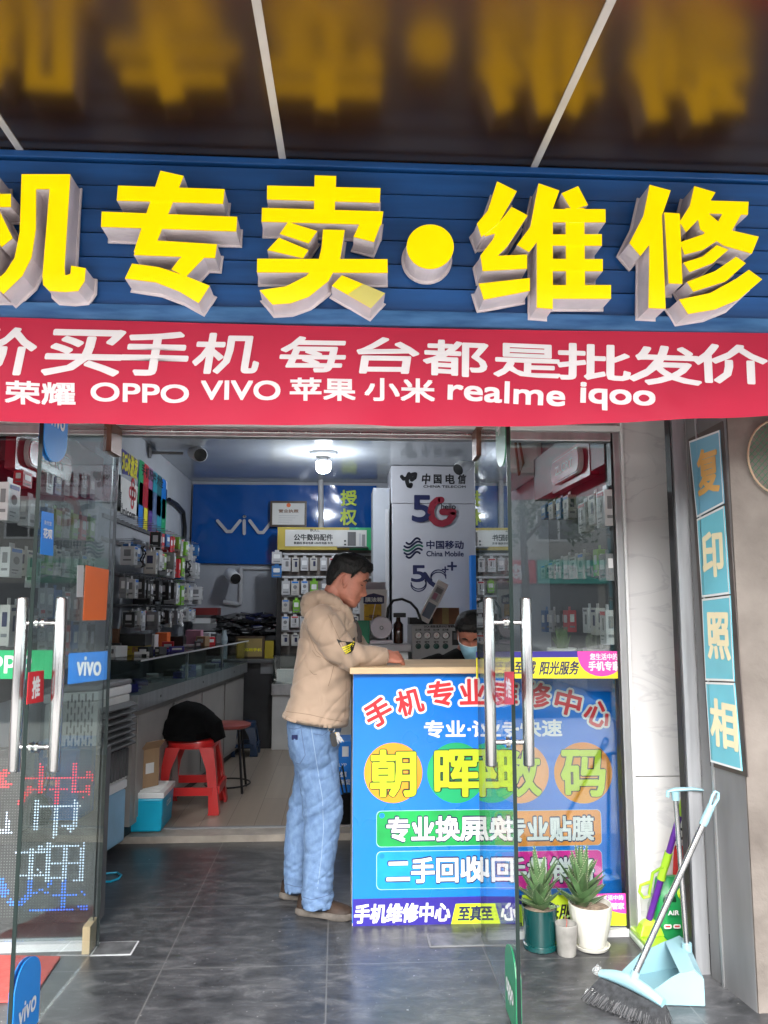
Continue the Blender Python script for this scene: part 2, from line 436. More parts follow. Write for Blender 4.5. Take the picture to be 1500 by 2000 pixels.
b = MB(); b.box((1.232, 3.282, 0), (1.6, 3.338, .62), marb); b.box((1.232, 3.284, .624), (1.6, 3.338, 2.4), marb); b.build('marble_pillar', shop, label='white marble slab right of the glass front')
b = MB()
b.box((1.298, 2.945, 0), (1.303, 2.99, 2.4), inkb)
for x0, x1, y in ((1.3035, 1.318, 2.932), (1.3185, 1.358, 2.938)): b.box((x0, y, 0), (x1, 2.97, 2.4), galv)
b.build('shutter_guide', shop, label='grey metal roller shutter guide at the right')
# fixed glazing
b = MB(); b.box((-1.62, 3.296, .03), (-.945, 3.306, 2.034), glass3); b.box((-.9445, 3.2955, .03), (-.943, 3.3065, 2.034), gedge)
b.box((-1.62, 3.27, 0), (-.94, 3.33, .028), lgrey); b.box((-.966, 3.24, .0), (-.938, 3.335, .1), wood); gl = b.build('glass_panel', shop, label='fixed glass pane left of the doors')
b = MB(); b.box((.615, 3.296, .03), (1.186, 3.306, 2.034), glass2); b.box((.6135, 3.2955, .03), (.6148, 3.3065, 2.034), gedge); b.box((.61, 3.275, 0), (1.186, 3.33, .028), lgrey)
gr = b.build('glass_panel', shop, label='fixed glass pane in front of the blue counter')
# stickers on the fixed panes
def sticker(parent, px, Y, m, name='sticker', lab=None):
    b = MB(); p = [at(x, y, Y) for x, y in px]
    b.slab([p[3], p[2], p[1], p[0]], .0012, m, (0, -1, 0)); return b
b = sticker(gl, [(-90, 1270), (124, 1270), (124, 1326), (-90, 1326)], 3.292, green)
textY(b, 'oppo', -50, 1280, 62, 1315, 3.292, white, .002); b.build('sticker', gl, label='green band with white letters')
b = sticker(gl, [(134, 1276), (217, 1271), (215, 1326), (132, 1337)], 3.292, blue)
textY(b, 'vivo', 150, 1282, 198, 1320, 3.292, white, .0015); b.build('sticker', gl, label='blue band with white letters')
Y = 3.2925
b = sticker(gr, [(930, 1272), (1221, 1272), (1221, 1325), (930, 1325)], Y, yellow)
c, w, h = rectY(930, 1272, 1221, 1284, Y); b.slab([c + Vector((-w/2, -.0005, -h/2)), c + Vector((w/2, -.0005, -h/2)), c + Vector((w/2, -.0005, h/2)), c + Vector((-w/2, -.0005, h/2))], .0004, navy, (0, -1, 0))
c, w, h = rectY(1128, 1272, 1221, 1321, Y); T = facing(c)
flat(b, [(-w/2, h/2)] + [(w * .5 * math.sin(a) - .0, h/2 - h * math.sin(PI * .5 * (1 - abs(a) / (PI/2))) ** .8) for a in [k / 12 * PI - PI / 2 for k in range(1, 12)]] + [(w/2, h/2)], T, .0012, pink)
textY(b, '您生活中的', 1152, 1276, 1206, 1289, Y, white, .0006, .002)
textY(b, '手机专家', 1149, 1291, 1211, 1310, Y, white, .0012, .002)
textY(b, '至真至诚', 962, 1291, 1046, 1317, Y, navyd, .0012, .001, .2)
textY(b, '阳光服务', 1055, 1291, 1131, 1318, Y, navyd, .0012, .001, .2)
b.build('sticker', gr, label='yellow strip with dark writing and a pink half disc')
b = sticker(gr, [(1020, 1748), (1228, 1748), (1228, 1808), (1020, 1808)], Y, lime)
c, w, h = rectY(1165, 1745, 1228, 1785, Y); T = facing(c); flat(b, [(w/2 , h/2)] + [(w/2 - w * math.cos(a), h/2 - h * math.sin(a)) for a in [k / 10 * PI / 2 for k in range(0, 11)]], T, .0012, pink)
textY(b, '您生活中的', 1166, 1748, 1217, 1758, Y, white, .0004, .002); textY(b, '手机管家', 1170, 1763, 1219, 1776, Y, white, .0008, .002)
textY(b, '阳光服务', 1035, 1765, 1150, 1799, Y, inkb, .0015, .001, .2)
b.build('sticker', gr, label='lime strip with black writing along the bottom')

# ---- swing doors (0.75 m leaves opened outward)
HT = 2.03
def door(hx, yaw, label, patchm, word, mirror):
    d = MB(); w = .75
    T = Matrix.Translation((hx, 3.28, 0)) @ Matrix.Rotation(yaw, 4, 'Z')    # local +x runs to the free edge
    d.box((0, -.006, .012), (w, .006, HT), glass, T)
    d.box((w, -.0062, .012), (w + .003, .0062, HT), gedge, T); d.box((-.003, -.0062, .012), (0, .0062, HT), gedge, T)
    o = d.build('glass_door', shop, label=label)
    h = MB()
    for sy in (-1, 1):
        h.tube([T @ Vector((w - .075, sy * .062, z)) for z in (.805, .81, 1.345, 1.35)], [.016, .019, .019, .016], steel, 16)
        for z in (.88, 1.268):
            h.tube([T @ Vector((w - .075, 0, z)), T @ Vector((w - .075, sy * .062, z))], .008, steel, 10)
            h.tube([T @ Vector((w - .075, sy * .006, z)), T @ Vector((w - .075, sy * .014, z))], .018, chrome, 16)
    h.build('handle', o)
    f = MB(); f.box((.0, -.016, 1.94), (.13, .016, HT + .03), pm('patch_fitting', (.18, .1, .07), .4, .6), T); f.build('hinge_fitting', o)
    for z0, sgn in ((.015, 1), (HT - .003, -1)):
        p = MB(); n = 14
        # arched corner cover, straight along the free edge
        pts = [(w - .001, 0), (w - .001, .17)] + [(w - .075 + .074 * math.cos(a) if a < PI / 2 else w - .075 + .115 * math.cos(a), .15 + .08 * math.sin(a)) for a in [R(25) + k / n * R(155) for k in range(n + 1)]] + [(w - .19, .0)]
        for sy in (-1, 1):
            TT = T @ Matrix.Translation((0, sy * .0066, z0)) @ Matrix(((1, 0, 0, 0), (0, 0, -1, 0), (0, sgn, 0, 0), (0, 0, 0, 1)))
            q = [(x, y) for x, y in pts]
            p.prism(q, TT @ Matrix.Translation((0, 0, -.002)), .004, patchm)
            fr = facing(T @ Vector((w - .095, sy * .0112, z0 + sgn * .085)), T.to_3x3() @ Vector((0, sy, 0)))
            p.text(word, fr, .125, .06, white, .0015, 0, R(0))
        p.build('corner_cover', o)
    return o, T
dblue = pm('patch_blue', (.02, .25, .72), .35, var=.03); dgreen = pm('patch_green', (.02, .2, .09), .35, var=.03)
dl, TL = door(-.92, R(-92.5), 'left glass door leaf, open, with blue corner covers', dblue, 'vivo', 0)
dr, TR = door(.59, R(-92), 'right glass door leaf, open, with dark green corner covers', dgreen, 'oppo', 0)
# papers stuck on the left leaf (inner face looks to +x)
nL = TL.to_3x3() @ Vector((0, 1, 0))
def on_leaf(T, n, corners, m, lift=.0075):
    p0 = T @ Vector((.3, 0, 0)) + n * lift
    pts = [pl(x, y, p0, n) for x, y in corners]
    q = MB(); q.slab(pts, .001, m, n)
    c = sum(pts, Vector((0, 0, 0))) / 4
    return q, c, pts
def leafmark(parent, T, n, corners, m, lab, words=()):
    q, c, pts = on_leaf(T, n, corners, m)
    if (pts[1] - pts[0]).cross(pts[3] - pts[0]).dot(n) < 0: pass
    for s, u0, v0, u1, v1, mm, bo in words:
        P = lambda u, v: (pts[0] * (1 - u) + pts[1] * u) * (1 - v) + (pts[3] * (1 - u) + pts[2] * u) * v
        cc = P((u0 + u1) / 2, (v0 + v1) / 2); ww = (P(u1, .5) - P(u0, .5)).length; hh = (P(.5, v0) - P(.5, v1)).length
        q.text(s, facing(cc, n), ww, hh, mm, bo, .0008)
    return q.build('sticker', parent, label=lab)
n1 = nL if nL.x > 0 else -nL
leafmark(dl, TL, n1, [(168, 1104), (213, 1113), (207, 1211), (162, 1212)], orange, 'plain orange paper')
leafmark(dl, TL, n1, [(152, 1104), (164, 1104), (162, 1166), (150, 1166)], lgrey, 'narrow grey strip')
leafmark(dl, TL, n1, [(82, 998), (105, 1003), (104, 1086), (79, 1082)], blue, 'blue and white payment sticker', (('花呗', .15, .38, .88, .62, white, .003), ('支付宝', .2, .2, .8, .3, white, 0)))
leafmark(dl, TL, n1, [(56, 1313), (86, 1309), (85, 1370), (52, 1376)], red, 'red push notice', (('推', .25, .15, .75, .85, white, .003),))
nR = TR.to_3x3() @ Vector((0, 1, 0)); n2 = nR if nR.x < 0 else -nR
leafmark(dr, TR, n2, [(985, 1312), (1003, 1312), (1003, 1376), (985, 1376)], red, 'red push notice', (('推', .2, .2, .8, .8, white, .003),))
for x0, x1 in ((-.93, -.775), (.37, .60)):
    b = MB(); b.box((x0, 3.22, .0005), (x1, 3.345, .003), lgrey if x0 < 0 else pm('spring_rim', (.16, .16, .165), .5)); b.box((x0 + .006, 3.227, .002), (x1 - .006, 3.339, .0042), pm('spring_cover', (.10, .10, .105), .4, var=.4, scale=20)); b.build('floor_spring', shop, bevel=.001)

# ================================================================== CANOPY
can_m = pm('bronze_sheet', (.026, .0125, .006), .20, var=.25, scale=.8, spec=.5, ior=2.5)
can_m.node_tree.nodes['Principled BSDF'].inputs['Specular Tint'].default_value = (1, .74, .45, 1)
can = thing('canopy', 'dark bronze sheet canopy with pale ribs above the shop sign', 'canopy', (0, 2.4, 2.77))
SL = .055
def cz(y): return 2.765 - SL * (2.42 - y)
b = MB(); b.hexa([(-4, 2.42, cz(2.42) + .006), (4, 2.42, cz(2.42) + .006), (4, .95, cz(.95) + .006), (-4, .95, cz(.95) + .006), (-4, 2.42, cz(2.42)), (4, 2.42, cz(2.42)), (4, .95, cz(.95)), (-4, .95, cz(.95))], can_m); b.build('sheet', can)
ribm = pm('rib_metal', (.55, .54, .53), .5, var=.1)
for (xa, ya), (xb, yb) in (((555, 330), (500, 0)), ((1035, 345), (1195, 0)), ((50, 310), (-160, 0)), ((1560, 345), (2000, 0))):
    n = (0, -SL, 1); p0 = (0, 2.42, cz(2.42) - .004)
    a = pl(xa, ya, p0, n); c = pl(xb, yb, p0, n); d = (c - a).normalized(); a = a + d * ((2.415 - a.y) / d.y); c = c + d * ((.96 - c.y) / d.y)
    b = MB(); u = Vector((.011, 0, 0))
    b.hexa([a - u, a + u, c + u, c - u, a - u + Vector((0, 0, .0035)), a + u + Vector((0, 0, .0035)), c + u + Vector((0, 0, .0035)), c - u + Vector((0, 0, .0035))], ribm); b.build('rib', can)
b = MB(); b.box((-4, .9, cz(.95) - .03), (4, .946, cz(.95) + .03), ribm); b.build('edge_rail', can)

# ================================================================== FASCIA SIGN
fas_m = pm('blue_slats', (.015, .10, .33), .35, var=.18, scale=4, stretch=(.4, 1, 6))
fas_l = pm('blue_trim', (.025, .14, .40), .45, var=.3, scale=12, stretch=(.5, 1, 3), col2=(.07, .22, .48))
sign = thing('shop_sign', 'wide blue slatted shop sign with raised yellow characters under the canopy', 'sign', (0, 2.4, 2.22))
b = MB(); z = 2.262; k = 0
while z < 2.72:
    z1 = min(z + .0795, 2.735)
    b.hexa([(-4, 2.412, z), (4, 2.412, z), (4, 2.46, z), (-4, 2.46, z), (-4, 2.400, z1 - .009), (4, 2.400, z1 - .009), (4, 2.46, z1 - .009), (-4, 2.46, z1 - .009)], fas_m)
    z = z1
b.box((-4, 2.44, 2.2), (4, 2.465, 2.76), dark)
b.build('backing_slats', sign)
b = MB(); b.box((-4, 2.39, 2.205), (4, 2.43, 2.258), fas_l); b.box((-4, 2.395, 2.738), (4, 2.43, 2.762), fas_m); b.build('trim', sign, bevel=.004)
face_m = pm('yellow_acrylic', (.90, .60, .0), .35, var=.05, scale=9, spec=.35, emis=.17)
facep_m = pm('pale_acrylic', (.9, .8, .22), .35, var=.03)
side_m = pm('letter_return', (.80, .72, .74), .45, var=.12, scale=9)
def q1(pts): return [(x / 1.97368, 300 + y / 1.97368) for x, y in pts]
def q2(pts): return [(740 + x / 1.97368, 300 + y / 1.97368) for x, y in pts]
GL = {
 '机': [q1(p) for p in (
   [(-120, 155), (42, 155), (42, 206), (-120, 206)], [(-62, 80), (-10, 80), (-10, 530), (-62, 530)], [(-10, 205), (48, 325), (5, 360), (-35, 280)],
   [(82, 78), (270, 78), (265, 136), (136, 136), (82, 136)],
   [(82, 78), (138, 130), (137, 290), (120, 400), (85, 470), (12, 540), (-30, 500), (20, 455), (55, 400), (75, 300)],
   [(190, 130), (270, 78), (247, 440), (250, 468), (270, 462), (273, 430), (329, 440), (325, 490), (300, 528), (250, 532), (190, 528), (165, 505), (162, 470)])],
 '专': [q1(p) for p in (
   [(455, 123), (866, 137), (860, 194), (450, 181)], [(392, 223), (914, 243), (911, 300), (389, 282)],
   [(618, 65), (708, 85), (604, 340), (515, 378)], [(540, 330), (836, 348), (829, 402), (515, 390)],
   [(760, 345), (836, 348), (716, 474), (660, 445), (690, 405)],
   [(508, 422), (612, 436), (720, 472), (808, 508), (765, 575), (690, 530), (600, 495), (480, 480)])],
 '卖': [q1(p) for p in (
   [(1030, 123), (1467, 133), (1464, 190), (1029, 177)], [(1213, 83), (1296, 86), (1290, 232), (1210, 226)],
   [(1010, 208), (1478, 222), (1470, 275), (1370, 272), (1008, 262)], [(1388, 265), (1478, 222), (1466, 275), (1442, 340), (1363, 320)],
   [(1110, 262), (1223, 297), (1190, 345), (1078, 308)], [(1075, 322), (1189, 370), (1168, 402), (1030, 370)],
   [(991, 403), (1494, 405), (1495, 458), (990, 456)],
   [(1245, 290), (1329, 292), (1310, 410), (1265, 490), (1190, 550), (1120, 575), (1050, 580), (1000, 524), (1100, 510), (1180, 470), (1225, 420), (1240, 360)],
   [(1318, 466), (1485, 536), (1430, 594), (1279, 507)])],
 '·': [[(740 + (198 + 91 * math.cos(2 * PI * k / 40)) / 1.97368, 300 + (359 + 86 * math.sin(2 * PI * k / 40)) / 1.97368) for k in range(40)]],
 '维': [q2(p) for p in (
   [(456, 107), (532, 145), (462, 268), (395, 322), (378, 270), (420, 220)], [(512, 205), (574, 238), (500, 350), (400, 452), (392, 392), (440, 330), (462, 268)],
   [(440, 340), (500, 352), (400, 452), (392, 395)], [(400, 395), (572, 388), (572, 443), (402, 452)], [(385, 500), (583, 478), (583, 528), (405, 562)], [(395, 262), (470, 262), (470, 300), (410, 318)],
   [(617, 112), (697, 140), (640, 300), (580, 378), (533, 350), (585, 280)], [(610, 235), (672, 210), (672, 597), (610, 592)],
   [(770, 122), (808, 195), (745, 215), (706, 150)], [(660, 210), (876, 211), (876, 262), (660, 262)], [(660, 308), (862, 307), (862, 352), (660, 352)],
   [(660, 402), (866, 403), (866, 450), (660, 450)], [(660, 503), (898, 503), (898, 556), (660, 556)], [(722, 205), (795, 205), (798, 530), (725, 530)])],
 '修': [q2(p) for p in (
   [(1044, 120), (1125, 142), (1060, 330), (1008, 395), (966, 345), (1020, 240)], [(1045, 220), (1090, 205), (1106, 598), (1040, 595)], [(1101, 226), (1161, 230), (1171, 502), (1118, 500)],
   [(1217, 124), (1299, 148), (1240, 245), (1185, 302), (1160, 262), (1200, 200)], [(1230, 178), (1427, 184), (1424, 235), (1235, 228)],
   [(1345, 190), (1427, 184), (1360, 300), (1250, 370), (1180, 388), (1162, 340), (1250, 310), (1310, 262)],
   [(1225, 210), (1270, 225), (1345, 290), (1467, 318), (1440, 384), (1330, 352), (1240, 290)],
   [(1305, 350), (1350, 368), (1290, 420), (1200, 455), (1176, 418), (1250, 395)], [(1380, 395), (1418, 420), (1340, 490), (1215, 530), (1190, 492), (1300, 450)],
   [(1430, 445), (1481, 482), (1390, 560), (1300, 598), (1195, 616), (1160, 560), (1280, 535), (1380, 480)])],
}
YF = 2.295
for ch, strokes in GL.items():
    L = thing('sign_letter', None, None, (0, 0, 0)); L.parent = sign; L.location = Vector((0, 0, 0)) - BASE[sign.name]; BASE[L.name] = Vector((0, 0, 0))
    f = MB(); s = MB()
    for k, st in enumerate(strokes):
        pts = [at(x, y, YF) for x, y in st]
        poly = [(p.x, p.z) for p in pts]
        ar = sum(poly[i][0] * poly[(i + 1) % len(poly)][1] - poly[(i + 1) % len(poly)][0] * poly[i][1] for i in range(len(poly)))
        if ar < 0: poly = poly[::-1]
        dy = .0006 * k; n = len(poly)
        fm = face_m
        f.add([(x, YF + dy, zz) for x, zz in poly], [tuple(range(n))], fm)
        if ch == '卖' and k == 8:
            half = [at(x, y, YF) for x, y in q1([(1400, 500), (1485, 536), (1430, 594), (1340, 541)])]
            f.add([(p.x, YF + dy - .001, p.z) for p in half], [(3, 2, 1, 0)], facep_m)
        vs = [(x, YF + dy + .002, zz) for x, zz in poly] + [(x, 2.392, zz) for x, zz in poly]
        s.add(vs, [(i, n + i, n + (i + 1) % n, (i + 1) % n) for i in range(n)], side_m)
        # thin front rim and the wider mounting flange at the back
        cx = sum(p[0] for p in poly) / n; cy = sum(p[1] for p in poly) / n
        fl2 = []
        for i in range(n):
            a = Vector(poly[i - 1]); c = Vector(poly[i]); d = Vector(poly[(i + 1) % n])
            e1 = (c - a).normalized(); e2 = (d - c).normalized(); nn = Vector((e1.y + e2.y, -e1.x - e2.x))
            nn = nn.normalized() if nn.length > 1e-4 else Vector((e1.y, -e1.x)); fl2.append(c + nn * .0085)
        vs = [(p.x, 2.388 + dy * .3, p.y) for p in fl2]; s.add(vs, [tuple(range(n))], side_m)
        vs = vs + [(p.x, 2.394 + dy * .3, p.y) for p in fl2]; s.add(vs, [(i, n + i, n + (i + 1) % n, (i + 1) % n) for i in range(n)], side_m)
    f.build('letter_face', L); s.build('letter_side', L)

# ================================================================== RED BANNER
ban_m = pm('red_banner_cloth', (.74, .034, .088), .5, var=.06, scale=2, trl=.38, stretch=(1, 1, .4), spec=.25)
whit_m = pm('banner_white', (.92, .86, .88), .55, var=.03, trl=.2)
ban = thing('banner', 'long red cloth banner with white writing hung below the blue sign', 'banner', (0, 2.37, 2.2))
def bz(x):   # top and bottom edge heights of the sagging cloth
    top = 2.2 - .008 * math.sin((x + 1.1) * 1.3)
    bot = 1.878 + .010 * math.cos((x - .1) * 1.7) * 0 + (.046 * max(0, (x - .35) / .93) ** 1.6) + (.004 * math.sin(x * 3))
    return top, bot
def by(x, v): return 2.372 - .012 * math.sin(x * 5 + v * 2) * v - .007 * mnoise.noise((x * 6 + v * 1.5, v * 2, .4)) * (.3 + v) - .003 * mnoise.noise((x * 15 - v * 4, v * 5, 2)) * min(1, v * 3) - .006 * math.sin(x * 17 + 1.3) * v * v + .012 * v
n, mrow = 150, 16; vs = []; fs = []
for j in range(mrow + 1):
    v = j / mrow
    for i in range(n + 1):
        x = -1.9 + 3.8 * i / n; t, bo = bz(x); vs.append((x, by(x, v), t + (bo - t) * v))
for j in range(mrow):
    for i in range(n):
        a = j * (n + 1) + i; fs.append((a, a + n + 1, a + n + 2, a + 1))
b = MB(); b.add(vs, fs, ban_m, None, True); o = b.build('cloth', ban)
def banner_text(mb, s, x0, y0, x1, y1, bold, shear=0, rot=0):
    t = MB(); textY(t, s, x0, y0, x1, y1, 2.36, whit_m, bold, 0, shear, rot)
    for i, p in enumerate(t.v):
        tp, bo = bz(p.x); v = (tp - p.z) / (tp - bo); p.y = by(p.x, v) - .0022 + (p.y - 2.36)
    mb.add(t.v, t.f, whit_m)
b = MB()
def B1(p): return p[0] / 1.97368, 300 + p[1] / 1.97368
for s, x0, y0, x1, y1 in (('价', -108, 665, 133, 852), ('买', 165, 672, 470, 852), ('手', 463, 680, 725, 850), ('机', 742, 687, 1003, 843), ('每', 1077, 700, 1335, 840), ('台', 1372, 703, 1617, 846)):
    banner_text(b, s, x0 / 1.97368, 300 + y0 / 1.97368, x1 / 1.97368, 300 + y1 / 1.97368, .0062, .15)
for s, x0, y0, x1, y1 in (('都', 170, 716, 425, 855), ('是', 445, 728, 707, 858), ('批', 692, 728, 980, 868), ('发', 970, 735, 1250, 888), ('价', 1222, 730, 1505, 885)):
    banner_text(b, s, 740 + x0 / 1.97368, 300 + y0 / 1.97368, 740 + x1 / 1.97368, 300 + y1 / 1.97368, .0058, .0, R(-1))
for s, x0, y0, x1, y1, bo in (('荣耀', 12, 872, 282, 960, .0035), ('OPPO', 340, 877, 722, 950, .0035), ('VIVO', 768, 868, 1080, 945, .0035), ('苹果', 1116, 860, 1372, 950, .0035), ('小米', 1405, 862, 1680, 952, .0035)):
    banner_text(b, s, x0 / 1.97368, 300 + y0 / 1.97368, x1 / 1.97368, 300 + y1 / 1.97368, bo)
for s, x0, y0, x1, y1, bo in (('realme', 268, 870, 728, 955, .004), ('iqoo', 785, 880, 1075, 985, .004)):
    banner_text(b, s, 740 + x0 / 1.97368, 300 + y0 / 1.97368, 740 + x1 / 1.97368, 300 + y1 / 1.97368, bo, 0, R(-2))
b.build('lettering', ban)

# ================================================================== RIGHT-HAND COLUMN, BLUE STRIP, NET
b = MB(); b.hexa([(1.387, 2.662, -.05), (6, 2.662, -.05), (6, 3.3, -.05), (1.36, 2.93, -.05), (1.387, 2.662, 2.4), (6, 2.662, 2.4), (6, 3.3, 2.4), (1.36, 2.93, 2.4)], tanwall)
colw = b.build('wall_column', loc=(1.4, 2.7, 0)); tag(colw, 'rough tan plastered wall column at the far right of the shop front', 'wall')
rev0, rev1 = Vector((1.357, 2.925, 0)), Vector((1.384, 2.664, 0)); rn = Vector((-(rev1 - rev0).y, (rev1 - rev0).x, 0)).normalized(); rn = rn if rn.x < 0 else -rn
b = MB(); p0, p1 = rev0 + rn * .002, rev1 + rn * .002
b.hexa([p0, p1, p1 - rn * .001, p0 - rn * .001] + [p + Vector((0, 0, 2.39)) for p in (p0, p1, p1 - rn * .001, p0 - rn * .001)], pm('grey_metal_board', (.16, .16, .165), .5, var=.3, scale=5, stretch=(1, 1, .2)))
q0 = p0.lerp(p1, .28); b.hexa([q0, q0.lerp(p1, .05), q0.lerp(p1, .05) + rn * .006, q0 + rn * .006] + [p + Vector((0, 0, 2.39)) for p in (q0, q0.lerp(p1, .05), q0.lerp(p1, .05) + rn * .006, q0 + rn * .006)], alu)
b.build('side_board', colw, label='dark grey metal board on the inner side')
strip = thing('character_strip', 'vertical board of four sky blue panels with orange and cream characters beside the shutter guide', 'sign', (1.37, 2.8, 1.4))
sp0 = rev0 + rn * .008
backing = MB(); pts = [pl(x, y, sp0 - rn * .003, rn) for x, y in ((1344, 858), (1411, 822), (1460, 1518), (1387, 1496))]; backing.slab(pts, .004, pm('dark_film', (.07, .055, .05), .5, var=.3), rn)
backing.build('backing_board', strip)
sky1 = pm('sky_blue_panel', (.17, .41, .56), .35, var=.12, scale=4); sky2 = pm('turquoise_panel', (.17, .53, .64), .35, var=.1, scale=4)
och = pm('ochre_character', (.75, .42, .12), .5, var=.06); crm = pm('cream_character', (.88, .78, .52), .5, var=.06)
def strip_panel(s, cs, m, tm, gl4):
    b = MB(); pts = [pl(x, y, sp0, rn) for x, y in cs]; b.slab(pts, .003, m, rn)
    g = [pl(x, y, sp0, rn) for x, y in gl4]; c = sum(g, Vector()) / 4
    w = ((g[1] - g[0]).length + (g[2] - g[3]).length) / 2; h = ((g[0] - g[3]).length + (g[1] - g[2]).length) / 2
    T = facing(c, rn); b.text(s, T, w, h, tm, .006, .0012)
    e = MB()
    cen = sum(pts, Vector()) / 4
    for i in range(4):
        a, d = pts[i], pts[(i + 1) % 4]; ai = a.lerp(cen, .05); di = d.lerp(cen, .05)
        b.add([a + rn * .0008, d + rn * .0008, di + rn * .0008, ai + rn * .0008], [(0, 1, 2, 3), ], white)
    b.build('character_panel', strip)
strip_panel('复', [(1346, 862), (1405, 840), (1414, 983), (1361, 1011)], sky1, och, [(1360, 880), (1402, 868), (1408, 960), (1364, 970)])
strip_panel('印', [(1361, 1014), (1413.5, 988), (1425, 1160), (1371, 1167)], sky2, crm, [(1371, 1040), (1410, 1035), (1416, 1125), (1373, 1130)])
strip_panel('照', [(1371, 1170), (1425.5, 1163), (1434, 1331), (1378, 1329)], sky2, crm, [(1380, 1198), (1424, 1193), (1428, 1288), (1383, 1290)])
strip_panel('相', [(1378, 1332), (1434, 1334), (1449, 1506), (1388, 1488)], sky2, crm, [(1386, 1370), (1437, 1362), (1443, 1465), (1390, 1460)])
net = thing('hoop_net', 'round hoop with green mesh hanging on the tan wall at the right edge', 'net', (1.55, 2.64, 2.03))
cn = at(1524, 893, 2.645); b = MB(); r = .118
b.tube([cn + Vector((math.cos(a) * r, 0, math.sin(a) * r * 1.15)) for a in [2 * PI * k / 32 for k in range(33)]], .004, pm('tan_cord', (.35, .25, .17), .8), 8); b.build('hoop', net)
b = MB(); gm = pm('green_mesh', (.02, .12, .06), .6, var=.3)
for i in range(-7, 8):
    t = i / 7.5 * r; hw = math.sqrt(max(0, r * r - t * t))
    for sgn in (-1, 1):
        pts = []
        for k in range(9):
            s_ = -hw + 2 * hw * k / 8; x = (t + sgn * s_) * .7071; zz = (s_ - sgn * t) * .7071 * 1.15; pts.append(cn + Vector((x, .012 * (x * x + zz * zz) / r / r - .002, zz)))
        b.tube(pts, .0011, gm, 4, cap=False)
b.build('mesh', net)
# ================================================================== STREET ACROSS THE ROAD (seen in the glass)
bld = thing('terrace_building', 'row of pale shops across the road with red and teal signs', 'building', (0, -30, 0))
b = MB(); b.box((-60, -33, 0), (60, -30, 10), pm('far_wall', (.45, .43, .40), .8)); b.build('wall', bld)
for k in range(24):
    x = -48 + k * 4.1
    b = MB(); b.box((x, -29.99, 4.4), (x + 2.2, -29.95, 6.0), white); b.box((x + .1, -29.96, 4.5), (x + 1.05, -29.94, 5.9), dgrey); b.box((x + 1.15, -29.96, 4.5), (x + 2.1, -29.94, 5.9), dgrey); b.build('window', bld)
    b = MB(); b.box((x - .8, -29.99, 0), (x + 2.9, -29.95, 2.4), mgrey); b.build('shutter', bld)
for k, (w_, m_, s_) in enumerate((( '森华木', red, 0), ('绿叶超市', teal, 1), ('五金建材', blue, 2), ('水果', green, 3))):
    x = [5.4, 9.4, -6.5, -14][k]
    b = MB(); b.box((x, -29.94, 2.4), (x + 3.9, -29.8, 3.5), m_ if m_ is not teal else pm('mint_sign', (.10, .50, .42), .5)); b.text(w_, facing((x + 1.95, -29.79, 2.95), (0, 1, 0)), 3, .75, white, .03); b.build('fascia', bld)
leafm = pm('leaf_green', (.04, .085, .02), .6, var=.5, scale=3); bark = pm('bark', (.09, .07, .05), .9, var=.3)
def street_tree(x, y, h, seed, lab):
    rr = random.Random(seed); t = thing('street_tree', lab, 'tree', (x, y, 0))
    b = MB(); b.tube([(x, y, -.02), (x + .05, y, h * .25), (x - .05, y + .1, h * .5), (x, y, h * .8)], [.16, .13, .1, .04], bark, 8)
    for k in range(7):
        a = rr.uniform(0, 6.28); b.tube([(x, y, h * (.4 + .05 * k)), (x + math.cos(a) * h * .14, y + math.sin(a) * h * .14, h * (.52 + .05 * k)), (x + math.cos(a) * h * .26, y + math.sin(a) * h * .26, h * (.6 + .05 * k))], [.06, .04, .015], bark, 5)
    b.build('trunk', t)
    b = MB()
    for k in range(34):
        a = rr.uniform(0, 6.28); q = rr.random() ** .5 * h * .33; c = Vector((x + math.cos(a) * q, y + math.sin(a) * q, h * rr.uniform(.45, 1.0)))
        for j in range(75):
            p = c + Vector((rr.gauss(0, .35), rr.gauss(0, .35), rr.gauss(0, .25))); u = Vector((rr.uniform(-1, 1), rr.uniform(-1, 1), rr.uniform(-1, 1))).normalized(); v = u.orthogonal().normalized() * .045; u = u * .1
            b.add([p - u, p + v, p + u, p - v], [(0, 1, 2, 3)], leafm)
    b.build('crown', t)
street_tree(6.2, -19.2, 8.6, 1, 'leafy street tree across the road before the teal sign')
street_tree(-5.0, -19.4, 8.8, 2, 'leafy street tree across the road before the blue sign')
